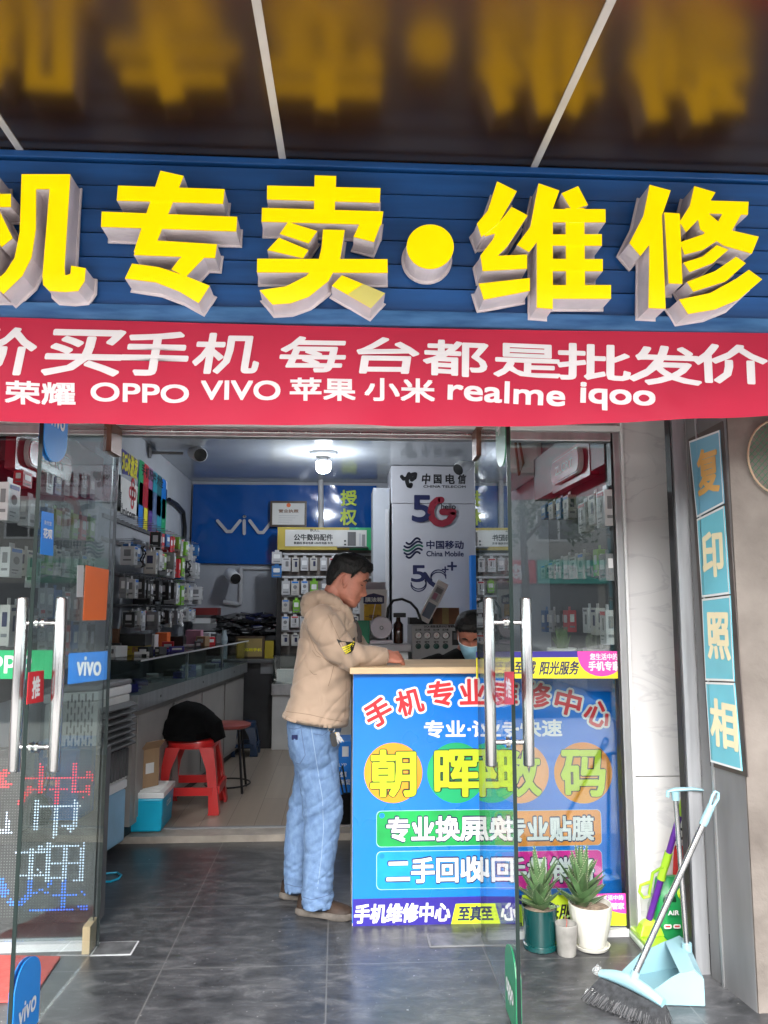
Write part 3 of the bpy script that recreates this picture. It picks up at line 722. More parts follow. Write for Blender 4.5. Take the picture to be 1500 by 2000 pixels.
def car(x, y, m, lab, h=1.5, L=4.3):
    t = thing('parked_car', lab, 'car', (x, y, -.14)); z0 = -.14; w = .88
    prof = [(-L/2, .35), (-L/2, .75), (-L/2 + .9, .9), (-L/2 + 1.55, h - .12), (-L/2 + 2.0, h), (L/2 - 1.0, h - .03), (L/2 - .25, .95), (L/2, .85), (L/2, .35)]
    ring = lambda yy, k: [Vector((x + px_, y + yy, z0 + (pz if pz < .9 else .9 + (pz - .9)) * 1)) for px_, pz in prof]
    b = MB(); rings = [[Vector((x + px_ * sc, y + yy, z0 + pz)) for px_, pz in prof] for yy, sc in ((-w, .97), (-w * .97, 1), (w * .97, 1), (w, .97))]
    b.loft(rings, m, smooth=False); b.build('body', t, bevel=.05)
    for sgn in (-1, 1):
        b = MB(); b.quad([(x - L/2 + 1.15, y + sgn * (w + .004), z0 + .95), (x + L/2 - .6, y + sgn * (w + .004), z0 + .95), (x + L/2 - 1.05, y + sgn * (w + .004), z0 + h - .1), (x - L/2 + 1.65, y + sgn * (w + .004), z0 + h - .13)][::sgn], pm('car_glass', (.02, .025, .03), .06)); b.build('side_window', t)
        for wx in (-L/2 + .8, L/2 - .8):
            b = MB(); b.lathe([(.12, -.1), (.31, -.1), (.33, -.05), (.33, .05), (.31, .1), (.18, .1), (.16, .07)], black, Matrix.Translation((x + wx, y + sgn * (w - .06), z0 + .33)) @ Matrix.Rotation(R(90), 4, 'X')); b.build('wheel', t)
car(.7, -4.6, pm('grey_paint', (.22, .22, .23), .25, .3, coat=.5), 'dark grey hatchback parked at the kerb opposite the doors')
car(5.6, -4.6, pm('white_car_paint', (.7, .7, .7), .3, coat=.5), 'white estate car parked at the kerb behind the grey hatchback', 1.65, 4.6)

# ================================================================== COUNTER WITH BLUE POSTER
ctr = thing('repair_counter', 'repair counter with wooden top and bright blue poster front', 'counter', (.67, 3.6, 0))
b = MB(); b.box((.056, 3.405, 1.034), (1.272, 3.92, 1.062), wood); b.build('worktop', ctr, bevel=.003)
b = MB(); b.box((.075, 3.448, .0), (1.27, 3.468, 1.033), offwhite); b.box((.072, 3.45, 0), (.09, 3.9, 1.033), offwhite); b.build('carcass', ctr)
YP = 3.444; pb = pm('poster_blue', (.003, .17, .66), .28, var=.05, scale=1.5, coat=.2)
b = MB(); c, w, h = rectY(690, 1311, 1225, 1811, YP); T0 = facing(c)
b.box((.072, YP, .012), (1.268, YP + .003, 1.033), pb)
NB = lambda x0, y0, x1, y1, m, z, r=0: flat(b, rrect(*(lambda q: (q[1], q[2]))(rectY(x0, y0, x1, y1, YP)), r), facing(rectY(x0, y0, x1, y1, YP)[0]), z, m) if r else flat(b, [(-rectY(x0, y0, x1, y1, YP)[1]/2, -rectY(x0, y0, x1, y1, YP)[2]/2), (rectY(x0, y0, x1, y1, YP)[1]/2, -rectY(x0, y0, x1, y1, YP)[2]/2), (rectY(x0, y0, x1, y1, YP)[1]/2, rectY(x0, y0, x1, y1, YP)[2]/2), (-rectY(x0, y0, x1, y1, YP)[1]/2, rectY(x0, y0, x1, y1, YP)[2]/2)], facing(rectY(x0, y0, x1, y1, YP)[0]), z, m)
NB(689, 1750, 1225, 1806, navy, .0004)
c, w, h = rectY(880, 1764, 1000, 1806, YP); flat(b, [(-w/2, -h/2), (w/2, -h/2), (w/2 - .02, h/2), (-w/2 + .022, h/2)], facing(c), .0008, lime)
c, w, h = rectY(998, 1764, 1225, 1806, YP); flat(b, [(-w/2, -h/2), (w/2, -h/2), (w/2, h/2), (-w/2 + .022, h/2)], facing(c), .0008, lime)
NB(689, 1807, 1225, 1811, white, .0006)
for x, m_ in ((768, pm('sun_orange', (.80, .21, .015), .4, var=.1, scale=2, col2=(.80, .34, .02))), (891, green), (1015, pm('peach', (.85, .35, .12), .4, var=.1)), (1139, orange)):
    c, w, h = rectY(x - 57, 1452, x + 57, 1567, YP); flat(b, disc2(w / 2, 40), facing(c), .0005, m_ if x != 1139 else pm('sun_orange', None))
for x0, x1, y0, y1, m_ in ((736, 958, 1583, 1652, pm('button_green', (.01, .32, .07), .35, var=.3, scale=5)), (966, 1174, 1583, 1652, pm('button_orange', (.85, .3, .05), .35, var=.15, scale=5)), (736, 958, 1662, 1735, pm('button_cyan', (.01, .26, .70), .35, var=.25, scale=5)), (966, 1176, 1662, 1735, pm('button_pink', (.8, .03, .35), .35, var=.15, scale=5))):
    NB(x0 - 1, y0 - 1, x1 + 1, y1 + 1, pm('button_rim', (.35, .6, .8), .4), .0004, .02); NB(x0, y0, x1, y1, m_, .0006, .02)
    c, w, h = rectY(x0 + 5, y0 + 5, x0 + 15, y0 + 15, YP); flat(b, disc2(w / 2, 16), facing(c), .0008, blue)
b.build('poster', ctr)
b = MB()
for ch, x, y, ro in (('手', 155, 268, 27), ('机', 315, 213, 15), ('专', 475, 170, 7), ('业', 640, 160, 1), ('维', 805, 163, -3), ('修', 972, 178, -8), ('中', 1130, 215, -14), ('心', 1285, 275, -25)):
    x, y = 680 + x / 2.632, 1290 + y / 2.632
    c = at(x, y, YP); b.text(ch, facing(c), .135, .128, white, .0125, .001, R(ro), fat=True); b.text(ch, facing(c), .117, .11, red, .0062, .0018, R(ro))
textY(b, '专业·诚业·快速', 828, 1406, 1098, 1440, YP, white, .0022, .001)
for ch, x in (('朝', 768), ('晖', 893), ('数', 1013), ('码', 1139)):
    c = at(x, 1510, YP); b.text(ch, facing(c), .205, .205, inkb, .0115, .0010, fat=True); b.text(ch, facing(c), .198, .198, pm('lime_yellow', (.50, .66, .02), .4), .0062, .0018)
for s_, x0, x1, y0, y1 in (('专业换屏', 755, 945, 1594, 1643), ('专业贴膜', 985, 1160, 1594, 1643), ('二手回收', 755, 945, 1674, 1724), ('手机销售', 985, 1160, 1674, 1724)):
    c, w, h = rectY(x0, y0, x1, y1, YP); b.text(s_, facing(c), w + .012, h + .012, navyd, .0068, .0010, fat=True); b.text(s_, facing(c), w, h, white, .0036, .0018)
textY(b, '手机维修中心', 692, 1764, 880, 1802, YP, white, .003, .001, .08)
textY(b, '至真至诚', 895, 1768, 988, 1798, YP, navyd, .002, .001, .12); textY(b, '阳光服务', 1030, 1768, 1140, 1798, YP, navyd, .002, .001, .12)
b.build('lettering', ctr)

# ================================================================== BACK WALL: blue banner, certificate, rack
vb = thing('wall_banner', 'glossy blue banner with a white four letter word on the back wall', 'banner', (-.6, 8.0, 2.2))
n, mr = 60, 16; vs = []; fs = []; p00 = at(378, 946, 8.03); p11 = at(735, 1101, 8.03)
for j in range(mr + 1):
    for i in range(n + 1):
        u, v = i / n, j / mr; x = p00.x + (p11.x - p00.x) * u; z = p00.z + (p11.z - p00.z) * v - .012 * math.sin(u * PI) * v
        y = 8.03 - .012 * (1 + mnoise.noise((x * 3, z * 2.2, .3))) - .016 * abs(mnoise.noise((x * 2.2 + z * 3, z * 1.1, 4)))
        vs.append((x, y, z))
for j in range(mr):
    for i in range(n):
        a = j * (n + 1) + i; fs.append((a, a + n + 1, a + n + 2, a + 1))
b = MB(); b.add(vs, fs, pm('glossy_blue_vinyl', (.004, .085, .36), .12, var=.08, scale=2, coat=.4), None, True); b.build('vinyl', vb)
b = MB(); YB = 7.985
def strokes(mb, pts, wd, T, z, m):
    for k in range(len(pts) - 1):
        a = Vector(pts[k]); c = Vector(pts[k + 1]); d = (c - a).normalized(); q = Vector((-d.y, d.x)) * wd / 2
        flat(mb, [a - q, c - q, c + q, a + q], T, z, m)
    for p in pts: flat(mb, disc2(wd / 2, 10, p[0], p[1]), T, z + .0001, m)
T = facing((0, YB, 0))
def PX(pts, Y): return [(lambda q: (q.x, q.z))(at(x, y, Y)) for x, y in pts]
def arcpx(cx, cy, rx, ry, a0, a1, n=14): return [(cx + rx * math.cos(R(a0 + (a1 - a0) * k / n)), cy - ry * math.sin(R(a0 + (a1 - a0) * k / n))) for k in range(n + 1)]
for pts in ([(425, 1017), (443, 1038), (452, 1038), (469, 1017)], [(477, 1017), (477, 1042)], [(488, 1017), (505, 1040), (514, 1040), (532, 1017)]):
    strokes(b, PX(pts, YB), .032, T, 0, lgrey)
strokes(b, PX([(477, 1009), (478, 1009)], YB), .03, T, 0, lgrey)
textY(b, '授', 665, 957, 697, 988, YB, lime, .006); textY(b, '权', 664, 993, 697, 1026, YB, lime, .006)
b.build('lettering', vb)
cf = thing('certificate_frame', 'dark framed certificate hanging in front of the blue banner', 'certificate', at(565, 1004, 7.95))
b = MB(); c, w, h = rectY(528, 979, 599, 1029, 7.95); T = facing(c)
for x0, x1, z0, z1 in ((-w/2, w/2, h/2 - .02, h/2), (-w/2, w/2, -h/2, -h/2 + .02), (-w/2, -w/2 + .02, -h/2 + .02, h/2 - .02), (w/2 - .02, w/2, -h/2 + .02, h/2 - .02)): b.box((c.x + x0, 7.93, c.z + z0), (c.x + x1, 7.96, c.z + z1), pm('dark_frame', (.06, .035, .02), .4))
b.build('frame', cf)
b = MB(); b.box((c.x - w/2 + .02, 7.945, c.z - h/2 + .02), (c.x + w/2 - .02, 7.955, c.z + h/2 - .02), paper); b.text('营业执照', facing((c.x, 7.944, c.z + .03)), .2, .035, brown, .001); flat(b, disc2(.022, 16), facing((c.x, 7.944, c.z + .09)), .001, orange)
for k in range(4): b.box((c.x - .1, 7.9435, c.z - .02 - k * .022), (c.x + .1 - .03 * k, 7.9445, c.z - .016 - k * .022), lgrey)
b.build('certificate', cf)
b = MB(); p = at(627, 900, 7.9); q = at(627, 1032, 7.9); b.tube([(p.x, 7.9, 2.6), (q.x, 7.9, q.z)], .028, lgrey, 10); tag(b.build('conduit_post', loc=(p.x, 7.9, q.z)), 'thin pale vertical post in front of the blue banner', 'post')

rack = thing('display_rack', 'back display rack with a yellow and green header above rows of hanging packs', 'display rack', (.0, 7.75, 0))
YR = 7.7; xl = at(541, 1100, YR).x; xr = at(737, 1100, YR).x; zt = at(640, 1029, YR).z
b = MB(); b.box((xl, YR + .06, .3), (xr, YR + .1, zt), pm('taupe_board', (.21, .18, .16), .7)); b.box((xl, YR + .02, .3), (xl + .045, YR + .058, zt), black); b.box((xr - .045, YR + .02, .3), (xr, YR + .058, zt), black); b.build('back_panel', rack)
b = MB(); c, w, h = rectY(542, 1030, 735, 1074, YR - .02); b.box((c.x - w/2, YR - .02, c.z - h/2), (c.x + w/2 * .45, YR + .01, c.z + h/2), pm('mustard', (.5, .38, .05), .5)); b.box((c.x + w/2 * .45 + .001, YR - .02, c.z - h/2), (c.x + w/2, YR + .01, c.z + h/2), green)
c2, w2, h2 = rectY(557, 1035, 716, 1067, YR - .023); b.box((c2.x - w2/2, YR - .026, c2.z - h2/2), (c2.x + w2/2, YR - .0205, c2.z + h2/2), offwhite)
textY(b, '公牛数码配件', 574, 1043, 650, 1056, YR - .027, inkb, .0045); textY(b, '数据线 移动电源 USB充电器 车充', 574, 1058, 650, 1063, YR - .027, inkb, .001)
textY(b, 'BULL', 606, 1033, 624, 1038, YR - .028, inkb, .002)
for x0, y0, x1, y1, m_ in ((679, 1039, 695, 1068, dgrey), (701, 1042, 705, 1068, lgrey), (707, 1044, 713, 1068, mgrey), (672, 1055, 676, 1058, inkb), (672, 1062, 676, 1065, inkb)):
    cc, ww, hh = rectY(x0, y0, x1, y1, YR - .03); b.box((cc.x - ww/2, YR - .035, cc.z - hh/2), (cc.x + ww/2, YR - .027, cc.z + hh/2), m_)
cc, ww, hh = rectY(658, 1065, 719, 1074, YR - .03); b.lathe([(0, -.006), (ww/2, -.004), (ww/2, .004), (0, .006)], lgrey, Matrix.Translation((cc.x, YR - .05, cc.z)), 24)
b.build('header', rack)
rowsB = [(1086, 1118), (1131, 1162), (1168, 1198), (1200, 1229), (1236, 1264)]
b = MB()
for y0, y1 in rowsB:
    z = at(640, y0 - 2, YR).z; b.box((xl + .05, YR + .02, z), (xr - .05, YR + .058, z + .02), lgrey)
b.build('rail', rack)

# ---- hanging packs: five prototypes
def pack(kind, alt=0):
    b = MB(); w, d, h = .075, .028, .16
    body, pr = {'white': (pm('pack_white', (.58, .58, .59), .3), fadedg), 'pale': (pm('pack_cream', (.5, .48, .45), .4), navyd), 'black': (black, lgrey), 'green': (pm('lime_pack', (.18, .42, .03), .4), white), 'blue': (pm('blue_pack', (.03, .15, .4), .4), white), 'clear': (lgrey, white), 'grey': (mgrey, white), 'red': (red, white)}[kind]
    b.box((-w/2, -d, -h), (w/2, 0, -.02), body); b.box((-.016, -d * .52, -.0199), (.016, -d * .48, .004), body)
    T = facing((0, -d, -.09))
    for sg in (-1, 1): flat(b, rrect(d * .5, .05, .002), facing((sg * w / 2, -d / 2, -.07), (sg, 0, 0)), .0006, pr); flat(b, rrect(d * .6, .012, .002), facing((sg * w / 2, -d / 2, -.125), (sg, 0, 0)), .0006, fadedg)
    if alt:
        flat(b, disc2(.019, 20) if alt == 1 else rrect(.045, .07, .004), facing((0, -d, -.08 if alt == 1 else -.075)), .0008, fadedg if alt == 1 else lgrey); flat(b, rrect(.06, .016, .002), facing((0, -d, -.034)), .0008, {1: blue, 2: red}[alt]); flat(b, rrect(.04, .006, .002), facing((-.006, -d, -.126)), .0008, mgrey); flat(b, rrect(.03, .004, .001), facing((-.01, -d, -.14)), .0008, mgrey)
        if alt == 2: flat(b, rrect(.012, .05, .004), facing((.006, -d, -.078)), .0012, dgrey)
    elif kind in ('white', 'pale'):
        flat(b, rrect(.026, .055, .006), facing((.008, -d, -.085)), .0008, pr); flat(b, rrect(.05, .012, .003), facing((0, -d, -.036)), .0008, pr)
        for k in range(3): flat(b, rrect(.03, .004, .001), facing((-.012, -d, -.128 - k * .008)), .0008, lgrey)
    else:
        flat(b, rrect(.05, .05, .008), facing((0, -d, -.075)), .0008, pr); flat(b, rrect(.05, .014, .003), facing((0, -d, -.135)), .0008, mgrey if kind != 'grey' else inkb)
    o = b.build('accessory_pack'); o.modifiers.clear()
    return o
PROTO = {k: pack(k) for k in ('white', 'pale', 'black', 'green', 'blue', 'clear', 'grey', 'red')}
PROTO['whiteb'] = pack('white', 1); PROTO['whitec'] = pack('white', 2); PROTO['paleb'] = pack('pale', 1); CN_ALT = {'white': ['white', 'whiteb', 'whitec'], 'pale': ['pale', 'paleb']}
USED = {}
def hang(kind, loc, rz, label, group, sc=(1, 1, 1)):
    kind = rnd.choice(CN_ALT.get(kind, [kind]))
    if kind not in USED:
        o = PROTO[kind]; USED[kind] = 1
    else:
        o = PROTO[kind].copy(); COL.objects.link(o)
    o.location = loc; o.rotation_euler = (0, 0, rz); o.scale = sc; o['label'] = label; o['category'] = 'accessory pack'; o['group'] = group
    return o
ORD = ['top', 'second', 'third', 'fourth', 'bottom']; CN = {'white': 'white', 'pale': 'cream', 'black': 'black', 'green': 'lime green', 'blue': 'blue', 'clear': 'pale grey', 'grey': 'grey', 'red': 'red'}
for r, (y0, y1) in enumerate(rowsB):
    z = at(640, y0, YR).z; h = z - at(640, y1, YR).z; x = xl + .09
    while x < xr - .07:
        k = rnd.choice(['white', 'white', 'white', 'clear', 'pale', 'grey'] + (['black', 'green'] if r in (1, 2) else []))
        hang(k, (x, YR + .012, z), 0, f'{CN[k]} accessory pack in the {ORD[r]} row of the back display rack', 'packs on the back rack', (rnd.uniform(.85, 1.15), 1, h / .16 * rnd.uniform(.85, 1.05))); x += rnd.uniform(.088, .105)
for y0 in (1075, 1102):
    z = at(548, y0, 7.6).z; k = 'clear' if y0 == 1075 else 'blue'
    hang(k, (at(541, 1090, 7.6).x, 7.6, z), 0, 'upper pale pack on the left edge of the back rack' if y0 == 1075 else 'lower blue pack on the left edge of the back rack', 'packs on the back rack edge', (1.25, 1, .8))
# ---- left wall hooks
zrow = [(ox(335, 1054, -1.4).z, ox(335, 1087, -1.4).z), (ox(248, 1063, -1.4).z, ox(248, 1113, -1.4).z), (ox(240, 1125, -1.4).z, ox(240, 1176, -1.4).z), (ox(260, 1188, -1.4).z, ox(260, 1226, -1.4).z)]
for r, (za, zb) in enumerate(zrow):
    y = 5.15 if r else 5.9
    while y < 7.45:
        if r == 2 and 6.55 < y < 6.85: k = 'green'
        elif r == 2 and 5.3 < y < 6.0: k = 'black'
        elif r == 0 and y < 6.3: k = rnd.choice(['red', 'blue', 'black'])
        else: k = rnd.choice(['white', 'white', 'white', 'pale', 'clear', 'grey', 'black'] + (['black', 'black'] if r > 1 else ['blue', 'green', 'red']))
        hang(k, (-1.375 + rnd.uniform(-.03, .03), y, za + rnd.uniform(-.01, .01)), PI / 2 + rnd.uniform(-.08, .08), f'{CN[k]} accessory pack in the {ORD[r]} row on the left wall hooks', 'packs on the left wall', (rnd.uniform(.75, 1.4), rnd.uniform(1.6, 4.2), (za - zb) / .16 * rnd.uniform(.7, 1.12))); y += rnd.uniform(.075, .125)
for k in range(7):
    y = 5.25 + k * .27; z0 = zrow[1 + k % 3][0] - .01; b = MB(); r_ = .03 + .006 * (k % 3); x = -1.28
    b.tube([(x + .012 * math.sin(q * 5), y + r_ * math.cos(q), z0 - .075 + .07 * math.sin(q)) for q in [PI / 2 + 2 * PI * j / 26 * 1.9 for j in range(27)]], .0042, white if k % 2 else black, 5)
    tag(b.build('coiled_cable', loc=(x, y, z0)), ('white' if k % 2 else 'black') + ' coiled charging cable hanging on a left wall hook', 'cable', 'coiled cables on the left wall')
wr = thing('wall_hook_rack', 'dark rails of hooks carrying packs along the left wall', 'hook rack', (-1.49, 6.3, 1.2))
b = MB()
for za, zb in zrow: b.box((-1.499, 5.05, za + .004), (-1.485, 7.5, za + .03), dgrey)
b.build('rail', wr)
hk = None
for za, zb in zrow:
    for k in range(20):
        p = Vector((-1.49, 5.12 + k * .12, za + .018))
        if hk is None:
            b = MB(); b.tube([p, p + Vector((.19, 0, .004))], .0025, steel, 5); hk = b.build('hook', wr, loc=p)
        else:
            o = hk.copy(); COL.objects.link(o); o.parent = wr; o.location = p - BASE[wr.name]
# posters on the left wall (flat prints)
def lposter(name, lab, cs, m, cat='poster'):
    t = thing(name, lab, cat, sum([ox(x, y, -1.497) for x, y in cs], Vector()) / 4)
    b = MB(); P = [ox(x, y, -1.496) for x, y in cs]; b.slab(P, .002, m, (1, 0, 0)); b.build('sheet', t)
    return t
def LT(x, y, X=-1.4955): return facing(ox(x, y, X), (1, 0, 0))
t = lposter('carrier_poster', 'white poster with a red knot emblem on the left wall', [(200, 905), (276, 955), (272, 1013), (200, 990)], paper)
b = MB()
for dx, dz in ((0, .07), (0, -.07), (.06, .0), (-.06, .0), (0, .0)):
    T = LT(259, 964); strokes(b, [(dx + .035 * math.cos(a), dz + .035 * math.sin(a)) for a in [k / 10 * 2 * PI for k in range(11)]], .022, T, .001, red)
b.text('中国电信', LT(222, 962), .38, .09, inkb, .003, .001); b.text('China', LT(232, 982), .2, .05, inkb, 0, .001); b.text('unicom', LT(250, 1002), .4, .06, inkb, .002, .001); b.build('print', t)
t = lposter('starburst_poster', 'navy and yellow cut-out poster above the white emblem poster', [(238, 876), (268, 898), (270, 935), (240, 925)], navy)
b = MB(); b.text('5G冰激凌', LT(254, 908), .42, .16, yellow, .01, .001); b.build('print', t)
t = lposter('case_poster', 'dark blue poster of coloured phone cases on the left wall', [(272, 898), (328, 941), (322, 1035), (266, 1008)], pm('poster_navy', (.02, .07, .16), .35, var=.15))
b = MB(); P = [ox(x, y, -1.4945) for x, y in ((272, 899), (327, 941), (327, 957), (272, 920))]; b.add(P, [(0, 1, 2, 3)], paper); b.text('手机配件大全', LT(299, 931, -1.4935), .75, .09, inkb, .006, 0)
cols = [green, red, pm('mauve', (.3, .12, .3), .5), teal, pm('deep_teal', (.01, .12, .15), .5), blue, blue, yellow, purple, pm('slate_blue', (.1, .16, .3), .5), teal, green]
for r in range(2):
    for k in range(6):
        u = (k + .5) / 6; x = 272 + 52 * u; yt = 920 + 41 * u + r * (44 - 6 * u); p = ox(x, yt + 20 - 3 * u, -1.4942)
        flat(b, rrect(.17, .34, .03), facing(p, (1, 0, 0)), 0, cols[r * 6 + k])
b.build('print', t)
t = lposter('wall_notice', 'pale blue notice with grey characters at the near end of the left wall', [(186, 870), (236, 905), (236, 1000), (186, 985)], pm('pale_blue_paper', (.5, .6, .66), .5))
b = MB(); b.text('中国移动', LT(212, 925), .4, .1, fadedg, .002, .001); b.text('中国电信', LT(212, 965), .4, .12, inkb, .004, .001); b.build('print', t)
b = MB(); b.tube([ox(x, y, -1.47) for x, y in ((330, 976), (345, 985), (358, 1000), (361, 1030), (360, 1065))], .02, black, 8); tag(b.build('black_cable', loc=ox(358, 1065, -1.47)), 'thick black cable bending down the left wall corner', 'cable')
for pos, lab, wall in ((ox(290, 884, -1.5), 'security camera on a bracket high on the left wall', 0), (at(452, 1117, 8.05), 'dark lensed security camera on the white back wall', 1), (at(925, 895, 7.0), 'white security camera at the top corner of the grey signboard', 2)):
    t = thing('security_camera', lab, 'camera', pos, 'security cameras inside the shop')
    d = Vector((.36, .12, .02)) if wall == 0 else Vector((.04, -.22, -.05)) if wall == 1 else Vector((-.10, -.15, -.09))
    b = MB(); b.tube([pos, pos + d * .35, pos + d * .7], .012, mgrey, 8); b.lathe([(.045, 0), (.045, .02), (.0, .022)], lgrey, Matrix.Translation(pos) @ d.to_track_quat('Z', 'Y').to_matrix().to_4x4(), 14); b.build('bracket', t)
    fwd = Vector((.35, -.8, -.25)).normalized() if wall != 2 else Vector((-.7, -.6, -.5)).normalized(); q = fwd.to_track_quat('Z', 'Y').to_matrix().to_4x4()
    b = MB(); b.lathe([(.0, -.12), (.05, -.12), (.058, -.1), (.06, .1), (.052, .115)], white if wall else lgrey, Matrix.Translation(pos + d) @ q, 16); b.build('housing', t)
    b = MB(); b.lathe([(.05, .1), (.052, .118), (0, .121)], black, Matrix.Translation(pos + d) @ q, 16); b.build('lens', t)
b = MB(); zz = at(452, 1175, 8.03).z; b.tube([at(470, 1110, 8.03), at(470, 1170, 8.03), at(469, 1178, 8.03), at(464, 1180, 8.03), at(436, 1176, 8.03)], .022, lgrey, 8); b.tube([at(470, 1110, 8.03), at(534, 1111, 8.03)], .014, lgrey, 8); tag(b.build('wall_conduit', loc=at(470, 1180, 8.03)), 'white plastic conduit elbow on the back wall below the camera', 'conduit')

# ---- bulb
pB = at(632, 880, 6.46); bulb = thing('ceiling_bulb', 'lit bulb lamp hanging from the glossy ceiling', 'lamp', (pB.x, 6.46, 2.6))
zc = at(632, 909, 6.46).z; rb = (at(647, 909, 6.46).x - at(617, 909, 6.46).x) / 2
b = MB(); T = Matrix.Translation((pB.x, 6.46, 0)); b.lathe([(.11, 2.601), (.11, 2.575), (.07, 2.56), (.02, 2.558), (.02, zc + rb * 1.5), (.03, zc + rb * 1.4), (.034, zc + rb * 1.1), (rb * .75, zc + rb * .85), (rb, zc + rb * .45)][::-1], white, T); b.build('socket', bulb)
b = MB(); b.lathe([(.0, zc - rb * 1.05), (rb * .5, zc - rb), (rb * .88, zc - rb * .75), (rb, zc - rb * .3), (rb, zc + rb * .44)], emat('lit_bulb', (.9, .95, 1), 5), T); b.build('globe', bulb)
ld = bpy.data.lights.new('bulb_light', 'POINT'); ld.energy = 8.5; ld.color = (.88, .94, 1); ld.shadow_soft_size = .07
lo = bpy.data.objects.new('bulb_light', ld); lo.location = (pB.x, 6.46, zc - rb * 1.3); COL.objects.link(lo)

# ================================================================== 5G SIGNBOARD
Y5 = 7.03; sb = thing('carrier_board', 'tall pale grey signboard with carrier logos and 5G lettering', 'signboard', (.87, Y5, 0))
silver = pm('silver_board', (.50, .50, .54), .4, var=.05, scale=1.2)
xa, xb_ = at(766, 1000, Y5).x, 1.278
zs = at(800, 983, Y5).z
b = MB(); b.box((xa, Y5, .04), (xb_, Y5 + .5, zs - .003), silver); b.box((xa - .01, Y5 - .01, zs), (xb_, Y5 + .5, 2.597), silver); b.build('board', sb, bevel=.004)
b = MB(); b.box((xa - .17, Y5 + .05, .04), (xa - .02, Y5 + .45, 2.4), wall_in); b.box((xa - .06, Y5 + .02, .04), (xa - .03, Y5 + .049, 2.2), lgrey); b.build('side_post', sb)
b = MB(); C3 = lambda x, y: (680 + x / 3.745, 830 + y / 3.745)
def T3(s_, x0, y0, x1, y1, m, bo=0, sh=0, Y=Y5 - .011): a = C3(x0, y0); c = C3(x1, y1); textY(b, s_, a[0], a[1], c[0], c[1], Y, m, bo, .0006, sh)
redd = pm('dark_red_ink', (.28, .02, .04), .45, var=0)
T3('中', 540, 355, 600, 435, inkb, .006, .1); T3('国', 625, 362, 683, 430, inkb, .005); T3('电', 712, 358, 780, 432, inkb, .006); T3('信', 802, 358, 862, 432, inkb, .005, .1)
T3('CHINA TELECOM', 550, 442, 860, 460, inkb, .0035)
TT = facing((0, Y5 - .0115, 0))
strokes(b, PX([C3(*p) for p in [(392, 378), (405, 395), (440, 388), (470, 362), (492, 358), (488, 385), (465, 402)]], Y5 - .0115), .035, TT, 0, inkb)
strokes(b, PX([C3(*p) for p in [(445, 358), (432, 385), (430, 415), (440, 445), (455, 450), (460, 435)]], Y5 - .0115), .036, TT, .0003, inkb)
T3('5', 465, 512, 610, 712, navyd, .02, 0, Y5 - .011); T3('hello', 680, 575, 787, 617, inkb, .001, 0, Y5 - .0125)
strokes(b, PX([C3(*p) for p in [(680, 548), (650, 552), (620, 580), (604, 630), (612, 680), (645, 715), (690, 722), (735, 705), (765, 660), (768, 635), (690, 635)]], Y5 - .0125), .062, facing((0, Y5 - .0125, 0)), 0, redd)
T3('中国移动', 572, 845, 845, 908, navyd, .002, 0, Y5 - .001); T3('China Mobile', 572, 922, 845, 962, navyd, .0012, 0, Y5 - .001)
TT = facing((0, Y5 - .0015, 0))
for k in range(5):
    o_ = (k - 2) * 25
    w_ = math.sqrt(max(1, 68 ** 2 - (o_ * .95) ** 2))
    pts = [C3(475 + t * w_, 900 + o_ + 22 * math.sin(-t * 2.6)) for t in [-1 + j / 9 for j in range(19)]]
    strokes(b, PX(pts, Y5 - .0015), .018, TT, 0, navyd if k != 2 else pm('dark_green_ink', (.02, .16, .1), .5))
T3('5', 460, 1025, 568, 1150, navyd, .016, 0, Y5 - .001)
strokes(b, PX([C3(*p) for p in [(560, 1090), (600, 1150), (640, 1180)]], Y5 - .0015), .04, TT, 0, navyd)
for k in range(26):
    a = k / 25 * PI * 1.15 + .1; p = C3(660 + 55 * math.cos(a), 1125 - 48 * math.sin(a)); q = at(p[0], p[1], Y5)
    for rr_ in (.0, .02): flat(b, disc2(.006, 8, q.x, q.z + rr_), facing((0, Y5 - .0015, 0)), 0, navyd)
    p = C3(515 - 55 * math.cos(a), 1150 + 50 * math.sin(a)); q = at(p[0], p[1], Y5)
    for rr_ in (.0, -.02): flat(b, disc2(.006, 8, q.x, q.z + rr_), facing((0, Y5 - .0015, 0)), 0, navyd)
T3('+', 685, 1035, 735, 1080, navyd, .014, 0, Y5 - .001); T3('+', 725, 1000, 795, 1066, navyd, .02, 0, Y5 - .001)
b.build('lettering', sb)
b = MB(); p = at(918, 1085, 6.9); q = at(934, 1230, 6.9); b.box((p.x, 6.85, q.z), (p.x + .07, 6.95, p.z), blue); tag(b.build('blue_box', loc=(p.x, 6.9, q.z)), 'narrow blue box standing upright beside the grey signboard', 'box')
